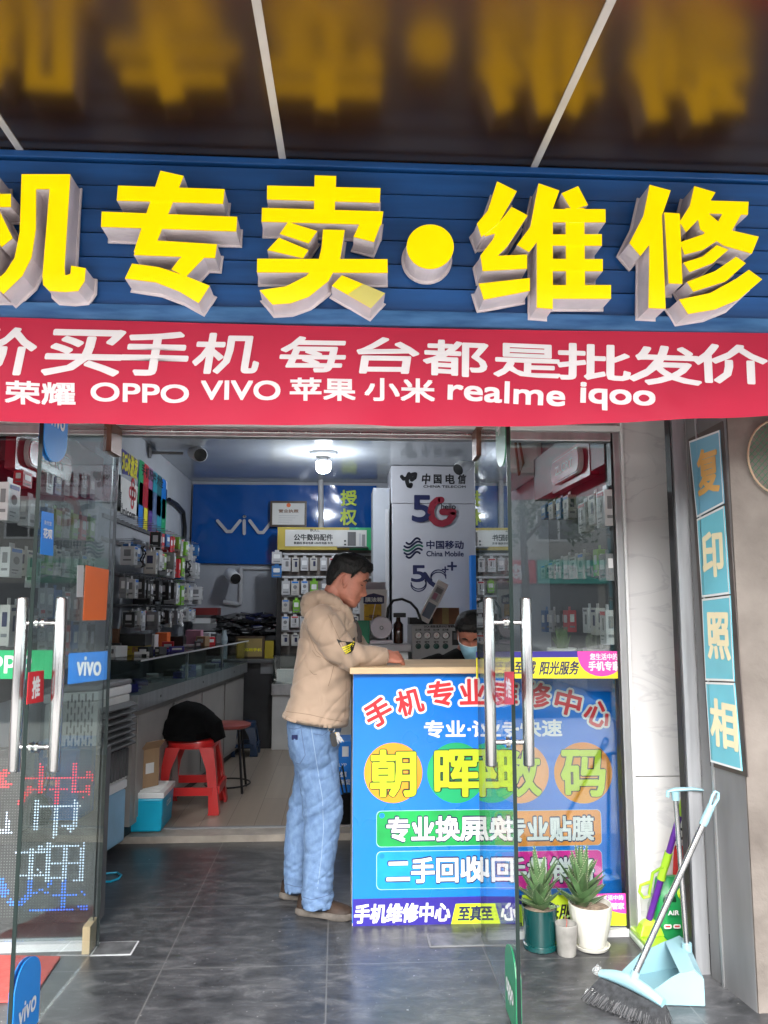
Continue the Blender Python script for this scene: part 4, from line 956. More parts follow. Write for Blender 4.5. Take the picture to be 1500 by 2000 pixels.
# ================================================================== LEFT FRONT: LED SIGN, COOLER, BOXES, STOOLS
def px2(x, y): return x / 4.761, y / 4.761 + 1440
YL = 3.5; led = thing('led_sign', 'tall black LED matrix sign showing red, white and blue characters behind the left glass', 'led sign', (-1.24, YL + .04, 0))
xr_ = at(206, 1460, YL).x; zt_ = at(206, 1462, YL).z
b = MB(); b.box((-1.49, YL, .02), (xr_, YL + .07, zt_), black); b.box((xr_ - .012, YL - .006, .02), (xr_ + .004, YL + .075, zt_ + .004), dgrey); b.build('cabinet', led, bevel=.003)
PITCH_D = .0115
LS = dict(
 r=[((375,270),(380,500),20),((690,265),(690,490),22),((235,383),(860,383),8),((525,383),(525,600),22),((270,495),(415,495),8),((455,495),(830,495),8),((275,480),(190,600),22),((820,345),(850,375),24),((822,470),(825,515),20),((0,340),(60,330),22),((0,405),(30,405),20),((0,450),(80,440),20),((760,562),(762,564),8)],
 w=[((340,605),(325,850),18),((340,632),(740,632),8),((515,605),(510,900),20),((510,900),(485,935),10),((700,605),(685,820),18),((580,815),(685,815),8),((650,860),(690,820),14),((65,720),(60,880),14),((0,880),(90,880),14),
    ((155,1065),(425,1065),8),((370,1020),(400,1060),14),((290,1065),(275,1310),20),((180,1275),(415,1275),8),((360,1225),(365,1255),10),((465,990),(450,1330),20),((465,1018),(740,1018),8),((600,1018),(590,1310),20),((450,1180),(730,1180),8),((450,1318),(570,1318),8),((640,1318),(720,1318),8),((778,990),(760,1320),14)],
 c=[((275,1330),(270,1470),20),((270,1480),(170,1550),18),((270,1480),(395,1410),10),((455,1340),(450,1365),20),((590,1330),(575,1600),20),((405,1457),(720,1457),8),((285,1600),(590,1600),8),((620,1598),(680,1598),6),((755,1440),(782,1458),12),((745,1580),(795,1590),16),((0,1340),(40,1450),45),((95,1530),(120,1550),18)])
LM = {'r': emat('led_red', (1, .01, .03), .55), 'w': emat('led_white', (.7, .78, 1), .5), 'c': emat('led_blue', (.01, .2, 1), .6)}
PROJ = {k: [] for k in LS}
for k, L_ in LS.items():
    for a, c, wd in L_:
        A = at(*px2(*a), YL - .004); B = at(*px2(*c), YL - .004); PROJ[k].append((Vector((A.x, A.z)), Vector((B.x, B.z)), wd / 4.761 / 1530 * YL * .55 + (.0065 if wd > 12 else .0035)))
off = pm('led_off', (.16, .16, .15), .4, var=0); b = MB(); lit = {k: MB() for k in LS}
nx = int((xr_ - .03 + 1.48) / PITCH_D); nz = int((zt_ - .07) / PITCH_D)
for i in range(nx):
    for j in range(nz):
        p = Vector((-1.478 + i * PITCH_D, .05 + j * PITCH_D)); col_ = None
        for k in 'rwc':
            for A, B, wd in PROJ[k]:
                d = B - A; t = max(0, min(1, (p - A).dot(d) / max(d.length_squared, 1e-9)))
                if (p - A - d * t).length < wd: col_ = k; break
            if col_: break
        s_ = .0043 if col_ else .0024; q = lit[col_] if col_ else b
        q.add([(p.x - s_, YL - .004, p.y), (p.x, YL - .004, p.y - s_), (p.x + s_, YL - .004, p.y), (p.x, YL - .004, p.y + s_)], [(0, 1, 2, 3)], LM[col_] if col_ else off)
o = b.build('dot_matrix', led)
for k, nm in (('r', 'red lit dots'), ('w', 'white lit dots'), ('c', 'blue lit dots')): lit[k].build('lit_dots', led, label=nm)

A = at(84, 1400, 4.02); B_ = at(190, 1400, 4.15); C_ = at(254, 1400, 4.52); A.z = B_.z = C_.z = 0; D_ = A + C_ - B_
zt_ = at(190, 1338, 4.15).z; ac = thing('air_cooler', 'white standing air cooler with grey louvres and a blue water tank behind the LED sign', 'air cooler', (A + C_) / 2)
def rail4(z0, z1, m, b, s=0):
    c = (A + C_) / 2; P = [p.lerp(c, s) for p in (A, B_, C_, D_)]
    b.hexa([p + Vector((0, 0, z0)) for p in P] + [p + Vector((0, 0, z1)) for p in P], m)
tank = pm('tank_blue', (.25, .45, .62), .3)
zb1, zb2 = at(240, 1530, 4.4).z, at(240, 1548, 4.4).z
b = MB(); rail4(.06, zb2, tank, b, .03); b.build('water_tank', ac, bevel=.01)
b = MB(); rail4(zb2 + .001, zb1, white, b); rail4(zb1 + .001, zt_ - .08, offwhite, b, .02); rail4(zt_ - .079, zt_ - .03, white, b, -.02); rail4(zt_ - .029, zt_, mgrey, b, -.02); b.build('body', ac, bevel=.008)
uB = (C_ - B_); nB = Vector((uB.y, -uB.x, 0)).normalized()
b = MB()
z1 = zt_ - .12; zl = at(220, 1472, 4.3).z
b.hexa([B_.lerp(C_, .06) + nB * .002 + Vector((0, 0, zb1 + .02)), B_.lerp(C_, .94) + nB * .002 + Vector((0, 0, zb1 + .02)), B_.lerp(C_, .94) + nB * .004 + Vector((0, 0, zb1 + .02)), B_.lerp(C_, .06) + nB * .004 + Vector((0, 0, zb1 + .02))] + [p + Vector((0, 0, z1 - zb1 - .02)) for p in (B_.lerp(C_, .06) + nB * .002 + Vector((0, 0, zb1 + .02)), B_.lerp(C_, .94) + nB * .002 + Vector((0, 0, zb1 + .02)), B_.lerp(C_, .94) + nB * .004 + Vector((0, 0, zb1 + .02)), B_.lerp(C_, .06) + nB * .004 + Vector((0, 0, zb1 + .02)))], inkb)
b.build('outlet', ac)
for k in range(7):
    z = zl + .02 + k * (z1 - zl - .03) / 6.4; b = MB()
    p, q = B_.lerp(C_, .03), B_.lerp(C_, .97)
    b.hexa([p + nB * .004 + Vector((0, 0, z + .02)), q + nB * .004 + Vector((0, 0, z + .02)), q + nB * .045 + Vector((0, 0, z)), p + nB * .045 + Vector((0, 0, z)), p + nB * .004 + Vector((0, 0, z + .026)), q + nB * .004 + Vector((0, 0, z + .026)), q + nB * .045 + Vector((0, 0, z + .007)), p + nB * .045 + Vector((0, 0, z + .007))], dgrey); b.build('louvre', ac)
b = MB()
for k in range(9):
    p = B_.lerp(C_, .1 + .095 * k); b.hexa([p + nB * .004 + Vector((0, 0, zb1 + .025)), p + uB * .03 + nB * .004 + Vector((0, 0, zb1 + .025)), p + uB * .03 + nB * .02 + Vector((0, 0, zb1 + .025)), p + nB * .02 + Vector((0, 0, zb1 + .025)), p + nB * .004 + Vector((0, 0, zl)), p + uB * .03 + nB * .004 + Vector((0, 0, zl)), p + uB * .03 + nB * .02 + Vector((0, 0, zl)), p + nB * .02 + Vector((0, 0, zl))], dgrey)
b.build('grille', ac)
uA = B_ - A; nA = Vector((uA.y, -uA.x, 0)).normalized(); b = MB()
for r in range(7):
    for k in range(8):
        p = A.lerp(B_, .42 + .065 * k) + nA * .0105; z = zb1 + .06 + r * .062 + (.03 if k % 2 else 0)
        b.add([p + Vector((0, 0, z)), p + uA * .03 + Vector((0, 0, z)), p + uA * .03 + Vector((0, 0, z + .04)), p + Vector((0, 0, z + .04))], [(0, 1, 2, 3)], dgrey)
b.build('side_vent', ac)

# blue cool box, carton, stools
yb = fl(270, 1627, .04).y; x0, x1 = at(226, 1600, yb).x, at(317, 1600, yb).x; zl_ = at(270, 1560, yb).z; zt_ = at(270, 1535, yb + .1).z
cb = thing('cool_box', 'bright blue cool box with a white ribbed lid on the laminate floor', 'cool box', ((x0 + x1) / 2, yb + .14, .04))
cblue = pm('cool_blue', (.01, .40, .62), .35, var=.05)
b = MB(); i_ = .008; b.hexa([(x0 + i_, yb + i_, .041), (x1 - i_, yb + i_, .041), (x1 - i_, yb + .30, .041), (x0 + i_, yb + .30, .041), (x0, yb, zl_), (x1, yb, zl_), (x1, yb + .31, zl_), (x0, yb + .31, zl_)], cblue); b.build('tub', cb, bevel=.012)
b = MB(); b.box((x0 - .006, yb - .006, zl_ + .001), (x1 + .006, yb + .316, zl_ + .032), white)
for k in range(7): b.box((x0 + .03, yb + .02 + k * .04, zl_ + .033), (x1 - .02, yb + .045 + k * .04, zl_ + .04), white)
b.build('lid', cb, bevel=.005)
b = MB(); b.box((x0 + .05, yb - .014, zl_ - .028), (x0 + .12, yb - .0065, zl_ + .026), cblue); b.build('clasp', cb, bevel=.003)
b = MB(); b.text('COOL', facing((x1 + .001, yb + .15, zl_ - .05), (1, 0, 0)), .12, .03, white, .002, .003); b.build('print', cb)
zc_ = zl_ + .041; c0 = at(270, 1540, yb + .12); hb = at(258, 1462, yb + .12).z - zc_
cart = thing('carton', 'brown cardboard carton with torn white labels standing on the blue cool box', 'carton', (c0.x, yb + .15, zc_))
T = Matrix.Translation((c0.x, yb + .15, zc_)) @ Matrix.Rotation(R(-38), 4, 'Z'); b = MB(); w = .085
b.box((-w, -w * .8, .001), (w, w * .8, hb), card, T); b.build('box', cart)
b = MB(); b.hexa([T @ Vector(p) for p in ((-w, -w * .8, hb), (w, -w * .8, hb), (w, -w * .82, hb), (-w, -w * .82, hb), (-w, -w * 1.3, hb + .03), (w, -w * 1.3, hb + .03), (w, -w * 1.32, hb + .028), (-w, -w * 1.32, hb + .028))], card); b.hexa([T @ Vector(p) for p in ((w + .001, -w * .8, hb), (w + .001, w * .8, hb), (w, w * .8, hb), (w, -w * .8, hb), (w + .05, -w * .8, hb + .05), (w + .05, w * .8, hb + .05), (w + .048, w * .8, hb + .052), (w + .048, -w * .8, hb + .052))], card); b.build('flap', cart)
b = MB(); FT = T @ facing((-.02, -w * .8 - .001, hb * .45)); flat(b, [(-.045, -.09), (.04, -.09), (.05, .02), (.02, .08), (-.04, .085)], FT, .001, paper); b.text('mini', FT @ Matrix.Translation((-.005, .04, .0015)) @ Matrix.Rotation(R(80), 4, 'Z'), .07, .02, pink, .001, 0); b.text('SALE', FT @ Matrix.Translation((.0, -.05, .0015)) @ Matrix.Rotation(R(80), 4, 'Z'), .05, .04, pink, .001, 0)
flat(b, [(-.03, -.03), (.03, -.03), (.03, .03), (-.03, .03)], T @ facing((w + .001, 0, hb * .5), (1, 0, 0)), .001, paper); b.build('label', cart)

def plastic_stool(name, lab, x, y, z, h, w, m, cat='stool', top=None):
    t = thing(name, lab, cat, (x, y, z)); wt = w * .74
    b = MB(); b.loft([[Vector((x + p[0], y + p[1], z + zz)) for p in rrect(2 * ww, 2 * ww, .05 * w / .2, 4)] for ww, zz in ((wt * .5, h - .05), (wt * .52, h - .012), (wt * .5, h), (wt * .3, h + .001))], m); b.build('seat', t)
    for sx in (-1, 1):
        for sy in (-1, 1):
            b = MB(); P = lambda u, k: Vector((x + sx * u, y + sy * k, z))
            def lring(o_, a, zz): return [Vector((x + sx * px_, y + sy * py_, z + zz)) for px_, py_ in ((o_, o_), (o_ - a, o_), (o_ - a, o_ - .018), (o_ - .03, o_ - .022), (o_ - .022, o_ - .03), (o_ - .018, o_ - a), (o_, o_ - a))]
            rings = [lring(w * .5, .07, .002), lring(w * .5, .065, .02), lring(w * .46, .055, h * .3), lring(w * .42, .06, h * .62), lring(wt * .5, .09, h - .04)]
            b.loft(rings if sx * sy > 0 else [r_[::-1] for r_ in rings], m); b.build('leg', t)
    b = MB(); r_ = w * .465
    for sx, sy in ((1, 0), (-1, 0), (0, 1), (0, -1)):
        if sx: b.box((x + sx * r_ - .008, y - r_ + .03, z + h * .27), (x + sx * r_ + .008, y + r_ - .03, z + h * .38), m)
        else: b.box((x - r_ + .03, y + sy * r_ - .008, z + h * .27), (x + r_ - .03, y + sy * r_ + .008, z + h * .38), m)
    b.build('stretcher', t)
    return t
redp = pm('red_plastic', (.55, .02, .02), .3, var=.06, coat=.2)
sx_, sy_ = fl(384, 1592, .04).x - .06, fl(384, 1592, .04).y + .17
plastic_stool('plastic_stool', 'red plastic stool with a black jacket heaped on it', sx_, sy_, .041, .44, .40, redp)
plastic_stool('plastic_stool', 'small dark blue plastic stool far back in the gloom', at(478, 1400, 7.1).x, 7.1, .041, .28, .26, pm('dark_blue_plastic', (.006, .03, .08), .4))
jc = (at(365, 1420, sy_)); jk = thing('folded_jacket', 'bulky black jacket heaped on the red plastic stool', 'jacket', (jc.x, sy_, .485))
rx = (at(425, 1420, sy_).x - at(307, 1420, sy_).x) / 2; hz = at(365, 1370, sy_).z - .485
b = MB(); rings = []
for i in range(14):
    t = i / 13; ring = []
    zz = .487 + hz * (t ** .9); rr_ = math.sqrt(max(.003, 1 - t ** 2.2)) * (1 - .10 * (t < .1))
    for k in range(40):
        a = 2 * PI * k / 40; nz_ = mnoise.noise((math.cos(a) * 1.6, math.sin(a) * 1.6, t * 2.2 + 3)) * .22 + mnoise.noise((math.cos(a) * 4, math.sin(a) * 4, t * 5)) * .08
        dz = -.06 * max(0, math.sin(a * 1.5 + .6)) * (1 - t) ** 2 * 0
        ring.append(Vector((jc.x + math.cos(a) * rx * rr_ * (1 + nz_), sy_ + math.sin(a) * .2 * rr_ * (1 + nz_), zz + dz + .03 * nz_ * (t > .1))))
    rings.append(ring)
blackcloth = pm('black_cloth', (.0035, .0035, .004), .95, var=.3, scale=12, bump=.4, bscale=25, spec=.15)
b.loft(rings, blackcloth); b.build('cloth', jk)
b = MB(); b.tube([(jc.x + rx * .6, sy_ - .05, .60), (jc.x + rx * 1.0, sy_ - .1, .56), (jc.x + rx * 1.1, sy_ - .08, .50), (jc.x + rx * .95, sy_ - .1, .49)], [.07, .06, .05, .03], blackcloth, 12); b.build('sleeve', jk)
rs = (at(447, 1412, 5.75)); rst = thing('round_stool', 'round stool with a red top on thin black metal legs', 'stool', (rs.x, 5.75, .04)); hs_ = rs.z - .04
b = MB(); b.lathe([(0, hs_ - .03), (.14, hs_ - .03), (.155, hs_ - .02), (.155, hs_ - .006), (.14, hs_), (0, hs_ + .002)], pm('worn_red_top', (.28, .05, .04), .4), Matrix.Translation((rs.x, 5.75, .04))); b.build('seat', rst)
for k in range(4):
    a = PI / 4 + k * PI / 2; b = MB(); b.tube([(rs.x + .11 * math.cos(a), 5.75 + .11 * math.sin(a), .04 + hs_ - .03), (rs.x + .165 * math.cos(a), 5.75 + .165 * math.sin(a), .042)], .009, black, 8); b.build('leg', rst)
b = MB(); b.tube([(rs.x + .158 * math.cos(2 * PI * k / 28), 5.75 + .158 * math.sin(2 * PI * k / 28), .09) for k in range(29)], .006, black, 6); b.build('ring_brace', rst)

# ---- left glass showcase, slightly turned
P0 = Vector((-1.12, 4.62, 0)); P1 = Vector((-.87, 6.7, 0)); u = (P1 - P0).normalized(); nn = Vector((u.y, -u.x, 0)); Ls = (P1 - P0).length + .55
def sbox(b, a0, a1, d0, d1, z0, z1, m): # along, depth behind the front
    P = [P0 + u * a - nn * d for a, d in ((a0, d0), (a0, d1), (a1, d1), (a1, d0))]
    P = [Vector((max(p.x, -1.495), p.y, 0)) for p in P]
    b.hexa([p + Vector((0, 0, z0)) for p in P] + [p + Vector((0, 0, z1)) for p in P], m)
sc = thing('glass_showcase', 'long low glass showcase with a metal trim along the left wall', 'showcase', P0 + u * 1 - nn * .2)
b = MB(); sbox(b, 0, Ls, .03, .40, .1, .73, pm('cabinet_panel', (.30, .28, .26), .5, var=.1)); sbox(b, 0, Ls, .06, .40, .041, .099, dark); b.build('base_cabinet', sc)
for k in range(4): b = MB(); sbox(b, .06 + k * .64, .66 + k * .64, .022, .029, .13, .70, pm('door_panel', (.33, .31, .29), .45, var=.08)); b.build('cabinet_door', sc, bevel=.002)
b = MB(); sbox(b, -.01, Ls, 0, .40, .735, .82, alu)
for k in range(3): p = P0 + u * (.35 + .9 * k) + nn * .002; b.add([p + Vector((.0, 0, .77)), p + u * .02 + Vector((0, 0, .77)), p + u * .02 + Vector((0, 0, .785)), p + Vector((0, 0, .785))], [(0, 1, 2, 3)], dark)
b.build('metal_trim', sc)
b = MB(); sbox(b, 0, Ls, .0, .006, .822, 1.008, caseglass); sbox(b, 0, .006, .008, .40, .822, 1.008, caseglass); b.build('glass_front', sc)
b = MB(); sbox(b, -.005, Ls, -.004, .41, 1.010, 1.018, caseglass); sbox(b, -.006, Ls, -.008, -.0045, 1.009, 1.019, lgrey); b.build('glass_top', sc)
b = MB(); sbox(b, .01, Ls, .38, .40, .822, 1.008, dark)
for k in range(2): sbox(b, .9 + k * .9, .915 + k * .9, .004, .02, .822, 1.008, alu)
b.build('case_back', sc)
rr = random.Random(3)
for k in range(14):
    a = .1 + k * .17; p = P0 + u * a - nn * rr.uniform(.08, .28); m_ = rr.choice([white, dgrey, black, white, navy, lgrey]); b = MB()
    T = Matrix.Translation((p.x, p.y, .8215)) @ Matrix.Rotation(rr.uniform(-.5, .5), 4, 'Z'); b.box((-.04, -.08, 0), (.04, .08, rr.uniform(.012, .05)), m_, T); b.box((-.025, -.06, .05), (.025, .0, .0505), m_, T) if False else None
    o = b.build('phone_box', loc=T.translation); tag(o, ('white' if m_ is white else 'navy' if m_ is navy else 'grey' if m_ in (lgrey, dgrey) else 'black') + ' phone box lying inside the left glass showcase', 'phone box', 'phone boxes in the glass showcase')
def top_item(name, lab, cat, x0, y0, x1, y1, Y, d, m, z=1.019, extra=None, bev=.002):
    a = at(x0, (y0 + y1) / 2, Y); c = at(x1, (y0 + y1) / 2, Y); zt = at((x0 + x1) / 2, y0, Y).z
    b = MB(); b.box((a.x, Y, z), (c.x, Y + d, max(zt, z + .01)), m)
    if extra: extra(b, a.x, c.x, z, max(zt, z + .01), Y)
    return tag(b.build(name, loc=((a.x + c.x) / 2, Y + d / 2, z), bevel=bev), lab, cat)
mus = pm('mustard_box', (.40, .30, .02), .5)
def yb_extra(b, xa, xb, za, zb, Y):
    b.box((xa - .003, Y - .003, zb - .07), (xb + .003, Y + .19, zb + .004), black); b.text('配件', facing(((xa + xb) / 2 + .05, Y, (za + zb) / 2 - .03)), .09, .04, brown, .001, .002)
    for k in range(6): flat(b, disc2(.006, 8), facing((xa + .03 + k * .035, Y, zb - .09)), .0008, brown)
top_item('parts_box', 'mustard yellow box with a black lid on the glass showcase', 'box', 231, 1240, 282, 1290, 5.1, .18, mus, extra=yb_extra)
top_item('upright_board', 'narrow brown board standing at the near end of the showcase', 'board', 218, 1228, 231, 1290, 5.05, .03, pm('brown_board', (.16, .08, .04), .6))
def pc(b, xa, xb, za, zb, Y):
    for k in range(4): flat(b, rrect((xb - xa) * .55, .006, .002), facing(((xa + xb) / 2 - .02, Y, zb - .02 - k * .016)), .001, fadedg)
    flat(b, rrect(.03, .012, .002), facing((xb - .03, Y, zb - .02)), .001, inkb)
top_item('price_card', 'white price card standing on the glass showcase edge', 'card', 262, 1273, 291, 1293, 4.98, .004, paper, extra=pc, bev=0)
clut = [('orange', orange, 303, 1236, 326, 1256), ('white', white, 285, 1240, 302, 1262), ('pink', pm('dusty_pink', (.45, .2, .28), .5), 362, 1231, 392, 1256), ('pale grey', lgrey, 392, 1236, 408, 1256), ('black', black, 328, 1243, 358, 1266), ('dark blue', navy, 310, 1258, 326, 1272), ('cream', offwhite, 340, 1262, 356, 1270), ('red', red, 368, 1254, 380, 1264)]
for nm_, m_, x0, y0, x1, y1 in clut:
    Yc = 5.6 + (x0 - 285) / 100 * .9
    top_item('small_box', f'small {nm_} box among the clutter on the glass showcase', 'box', x0, y0, x1, y1, Yc, .12, m_)

for k in range(22):
    a = .25 + k * .095; p = P0 + u * a - nn * rr.uniform(.05, .34); m_, nm_ = rr.choice([(white, 'white'), (black, 'black'), (dgrey, 'grey'), (navy, 'navy'), (lgrey, 'pale grey'), (card, 'brown'), (red, 'red'), (yellow, 'yellow')]); w_, d_, h_ = rr.uniform(.02, .05), rr.uniform(.02, .05), rr.uniform(.015, .09); b = MB()
    T = Matrix.Translation((p.x, p.y, 1.0195)) @ Matrix.Rotation(rr.uniform(-.7, .7), 4, 'Z'); b.box((-w_, -d_, 0), (w_, d_, h_), m_, T); flat(b, rrect(w_ * 1.3, h_ * .4, .002), T @ facing((0, -d_, h_ * .55)), .0008, white if m_ is not white else fadedg)
    tag(b.build('small_carton', loc=T.translation, bevel=.0015), f'little {nm_} carton lying in the clutter on the glass showcase top', 'carton', 'clutter on the glass showcase')
# ---- back corner: dark table, stacked cartons, heap of phone cases
tb = thing('back_table', 'dark table in the unlit back corner with a grey door panel', 'table', (-.75, 7.6, .04)); zt_ = at(470, 1289, 7.35).z
xa = at(405, 1289, 7.35).x; xb = at(536, 1289, 7.35).x
b = MB(); b.box((xa, 7.35, zt_ - .03), (xb, 8.04, zt_), dgrey); b.build('table_top', tb, bevel=.003)
b = MB(); b.box((xa + .02, 7.38, .041), (xb - .02, 8.03, zt_ - .031), dark); b.build('cabinet', tb)
c, w, h = rectY(509, 1292, 534, 1316, 7.377); b = MB(); b.box((c.x - w/2, 7.372, c.z - h/2), (c.x + w/2, 7.3795, c.z + h/2), mgrey); b.build('door_panel', tb)
sh = thing('storage_shelf', 'dark shelf under the heap of phone cases by the back wall', 'shelf', (-.75, 7.9, .04)); zs_ = at(470, 1242, 7.75).z
xa = at(378, 1242, 7.75).x; xb = at(540, 1242, 7.75).x
b = MB(); b.box((xa, 7.72, zs_ - .04), (xb, 8.045, zs_), dark); b.build('shelf_board', sh)
b = MB(); b.box((xa, 7.99, zt_ + .001), (xb, 8.045, zs_ - .041), pm('brown_back', (.05, .035, .03), .6)); b.build('back_panel', sh)
b = MB(); rr = random.Random(9)
for k in range(150):
    x = rr.uniform(at(425, 1242, 7.8).x, xb - .05); y = rr.uniform(7.75, 8.0); lay = rr.random(); z = zs_ + .012 + lay * .2 * (1 - .5 * abs((x - (xa + xb) / 2 - .1) / .45) ** 2)
    T = Matrix.Translation((x, y, z)) @ Matrix.Rotation(rr.uniform(-1, 1), 4, 'Z') @ Matrix.Rotation(rr.uniform(-.3, .3), 4, 'X') @ Matrix.Rotation(rr.uniform(-.25, .25), 4, 'Y')
    b.box((-.045, -.085, -.009), (.045, .085, .009), rr.choice([black, black, dark, dgrey, fadedg, black, navyd]), T); b.box((-.045, -.086, -.003), (.045, -.0855, .003), rr.choice([lgrey, dgrey, black]), T)
o = b.build('phone_case_heap', loc=(-.75, 7.85, zs_)); tag(o, 'dark heap of flat phone cases on the back shelf', 'phone cases', kind='stuff')
z = zs_
for k, (m_, h_, nm_) in enumerate(((black, .05, 'black'), (mgrey, .07, 'grey'), (white, .05, 'white'), (dgrey, .03, 'charcoal'), (pm('maroon_box', (.2, .02, .02), .5), .07, 'maroon'))):
    x = at(402, 1200, 7.76).x + rr.uniform(-.01, .01); b = MB(); b.box((x - .12, 7.74, z + .001), (x + .1 + rr.uniform(0, .03), 7.98, z + h_), m_); z += h_
    tag(b.build('stacked_box', loc=(x, 7.86, z - h_)), f'{nm_} box in the small stack at the left end of the back shelf', 'box')
p = at(437, 1288, 7.45); b = MB(); hb_ = at(437, 1231, 7.45).z - zt_; b.lathe([(0, zt_ + .001), (.03, zt_ + .001), (.032, zt_ + .02), (.032, zt_ + hb_ * .75), (.02, zt_ + hb_ * .85), (.02, zt_ + hb_), (0, zt_ + hb_)], pm('pale_bottle', (.35, .42, .46), .3), Matrix.Translation((p.x, 7.45, 0)), 16); tag(b.build('bottle', loc=(p.x, 7.45, zt_)), 'pale grey bottle standing on the dark back table', 'bottle')
tanm = pm('tan_face', (.30, .22, .08), .5)
def tanx(b, xa, xb, za, zb, Y):
    b.box((xa + .02, Y - .004, za + .02), (xb - .02, Y - .0005, zb - .02), tanm); b.text('高档手机', facing(((xa + xb) / 2 + .03, Y - .004, (za + zb) / 2 - .02)), .16, .03, yellow, .001, .001)
top_item('framed_box', 'dark framed box with a tan face on the back table', 'box', 460, 1243, 516, 1289, 7.5, .1, pm('dark_frame', None), z=zt_ + .001, extra=tanx)
top_item('sweet_packet', 'crumpled yellow packet beside the tan faced box', 'packet', 517, 1252, 534, 1289, 7.52, .05, mus, z=zt_ + .001)
us = thing('counter_showcase', 'small glass showcase on a white base under the back rack', 'showcase', (.2, 7.45, .04)); xa = at(531, 1400, 7.3).x; xb = at(735, 1400, 7.3).x
z1, z2, z3 = at(550, 1445, 7.3).z, at(550, 1336, 7.3).z, at(550, 1283, 7.3).z
b = MB(); b.box((xa, 7.3, .041), (xb, 7.69, z2 - .10), offwhite); b.box((xa - .008, 7.29, z2 - .099), (xb, 7.69, z2), pm('mottled_trim', (.45, .43, .42), .4, var=.4, scale=8)); b.build('base', us, bevel=.003)
b = MB(); b.box((xa + .01, 7.3, z2 + .001), (xb, 7.306, z3), caseglass); b.box((xa + .01, 7.307, z2 + .001), (xa + .016, 7.68, z3), caseglass); b.box((xa, 7.295, z3 + .001), (xb, 7.69, z3 + .012), caseglass); b.build('glass_case', us)
b = MB(); b.box((xa + .03, 7.4, z2 + .001), (xa + .25, 7.5, z2 + .12), lgrey); b.box((xa + .3, 7.45, z2 + .001), (xa + .5, 7.5, z2 + .16), white); b.build('contents', us)
bx = at(676, 1530, 4.95); b = MB(); x0, x1 = at(655, 1530, 4.95).x, at(692, 1530, 4.95).x; zt_ = at(676, 1448, 4.95).z; b.box((x0 - .12, 4.95, .041), (x1 + .02, 5.2, zt_), blue)
b.box((x0 + .04, 4.945, zt_ - .09), (x0 + .08, 4.9495, zt_ - .03), white)
textY(b, 'LYP', 662, 1491, 677, 1497, 4.9495, white); textY(b, '找膜', 662, 1507, 677, 1518, 4.9495, white, .001); textY(b, '谁补货', 657, 1522, 684, 1533, 4.9495, white, .001)
tag(b.build('blue_carton', loc=(bx.x, 5.07, .04)), 'tall blue carton with white writing behind the standing man', 'carton')
b = MB(); p = at(678, 1590, 4.87); zb_ = .041; b.loft([[Vector((p.x + rx_ * math.cos(a) * (1 + .1 * math.sin(3 * a)), 4.87 + ry_ * math.sin(a), zz)) for a in [2 * PI * k / 16 for k in range(16)]] for rx_, ry_, zz in ((.07, .05, zb_), (.085, .055, zb_ + .06), (.06, .04, zb_ + .14), (.02, .02, zb_ + .17))], blackcloth); b.tube([(p.x - .02, 4.87, zb_ + .15), (p.x - .05, 4.87, zb_ + .28), (p.x - .03, 4.87, zb_ + .33), (p.x + .0, 4.87, zb_ + .16)], .006, black, 6); tag(b.build('black_bag', loc=(p.x, 4.87, zb_)), 'little black bag on the floor before the blue carton', 'bag')

# ================================================================== VESTIBULE RACKS (left and right side walls)
def sidewall_rack(X, s, y0, y1, z0, z1, lab):
    t = thing('wall_rack', lab, 'display rack', (X, (y0 + y1) / 2, z0)); xs = sorted((X, X + s * .02))
    b = MB(); b.box((xs[0], y0, z0), (xs[1], y1, z1), black); xs2 = sorted((X, X + s * .10)); b.box((xs2[0], y0, z1 - .25), (xs2[1], y1, z1), black); b.build('back_panel', t); return t
lr = sidewall_rack(-1.499, 1, 3.42, 4.7, .9, 2.2, 'black display rack behind the left fixed glass')
rk = sidewall_rack(1.279, -1, 3.36, 4.6, .9, 2.2, 'black display rack behind the right fixed glass')
def pill(parent, c, n, w, h, word, lab):
    b = MB(); T = facing(c, n); b.prism(rrect(w + .14, h * 1.5, .01), T @ Matrix.Translation((0, 0, -.05)), .045, pm('maroon_panel', (.25, .01, .02), .3)); b.prism(rrect(w, h, h * .45, 8), T, .02, white); b.prism(rrect(w - .015, h - .015, h * .42, 8), T, .024, pm('crimson_face', (.42, .01, .03), .25))
    b.text(word, T, w * .62, h * .36, white, .002, .026); return b.build('header', parent, label=lab)
pill(lr, ox(92, 902, -1.38) , (1, 0, 0), .56, .125, 'ZLCRT', 'crimson pill shaped header')
pill(rk, ox(1110, 912, 1.17), (-1, 0, 0), .50, .125, 'ZLCRT', 'crimson pill shaped header')
def vp(side, x, y0, y1, w, kind, row):
    X = -1.40 if side < 0 else 1.19; p = ox(x, y0, X); h = p.z - ox(x, y1, X).z
    k = CN[kind]; w_ = 'left' if side < 0 else 'right'
    hang(kind, (X, p.y, p.z), PI / 2 if side < 0 else -PI / 2, f'{k} accessory pack in the {ORD[row]} row behind the {w_} fixed glass', f'packs behind the {w_} fixed glass', (w / .075, 1.5, h / .16))
for x, y0, y1, w, k, r in ((1190, 950, 1030, .11, 'white', 0), (1172, 958, 1025, .10, 'pale', 0), (1152, 975, 1040, .11, 'white', 0), (1194, 1075, 1135, .09, 'grey', 1), (1180, 1066, 1125, .06, 'green', 1), (1166, 1078, 1130, .07, 'black', 1), (1150, 1074, 1130, .09, 'pale', 1), (1134, 1082, 1130, .12, 'white', 1), (1195, 1182, 1258, .08, 'white', 2), (1176, 1180, 1240, .08, 'pale', 2), (1160, 1180, 1236, .08, 'white', 2)): vp(1, x, y0, y1, w, k, r)
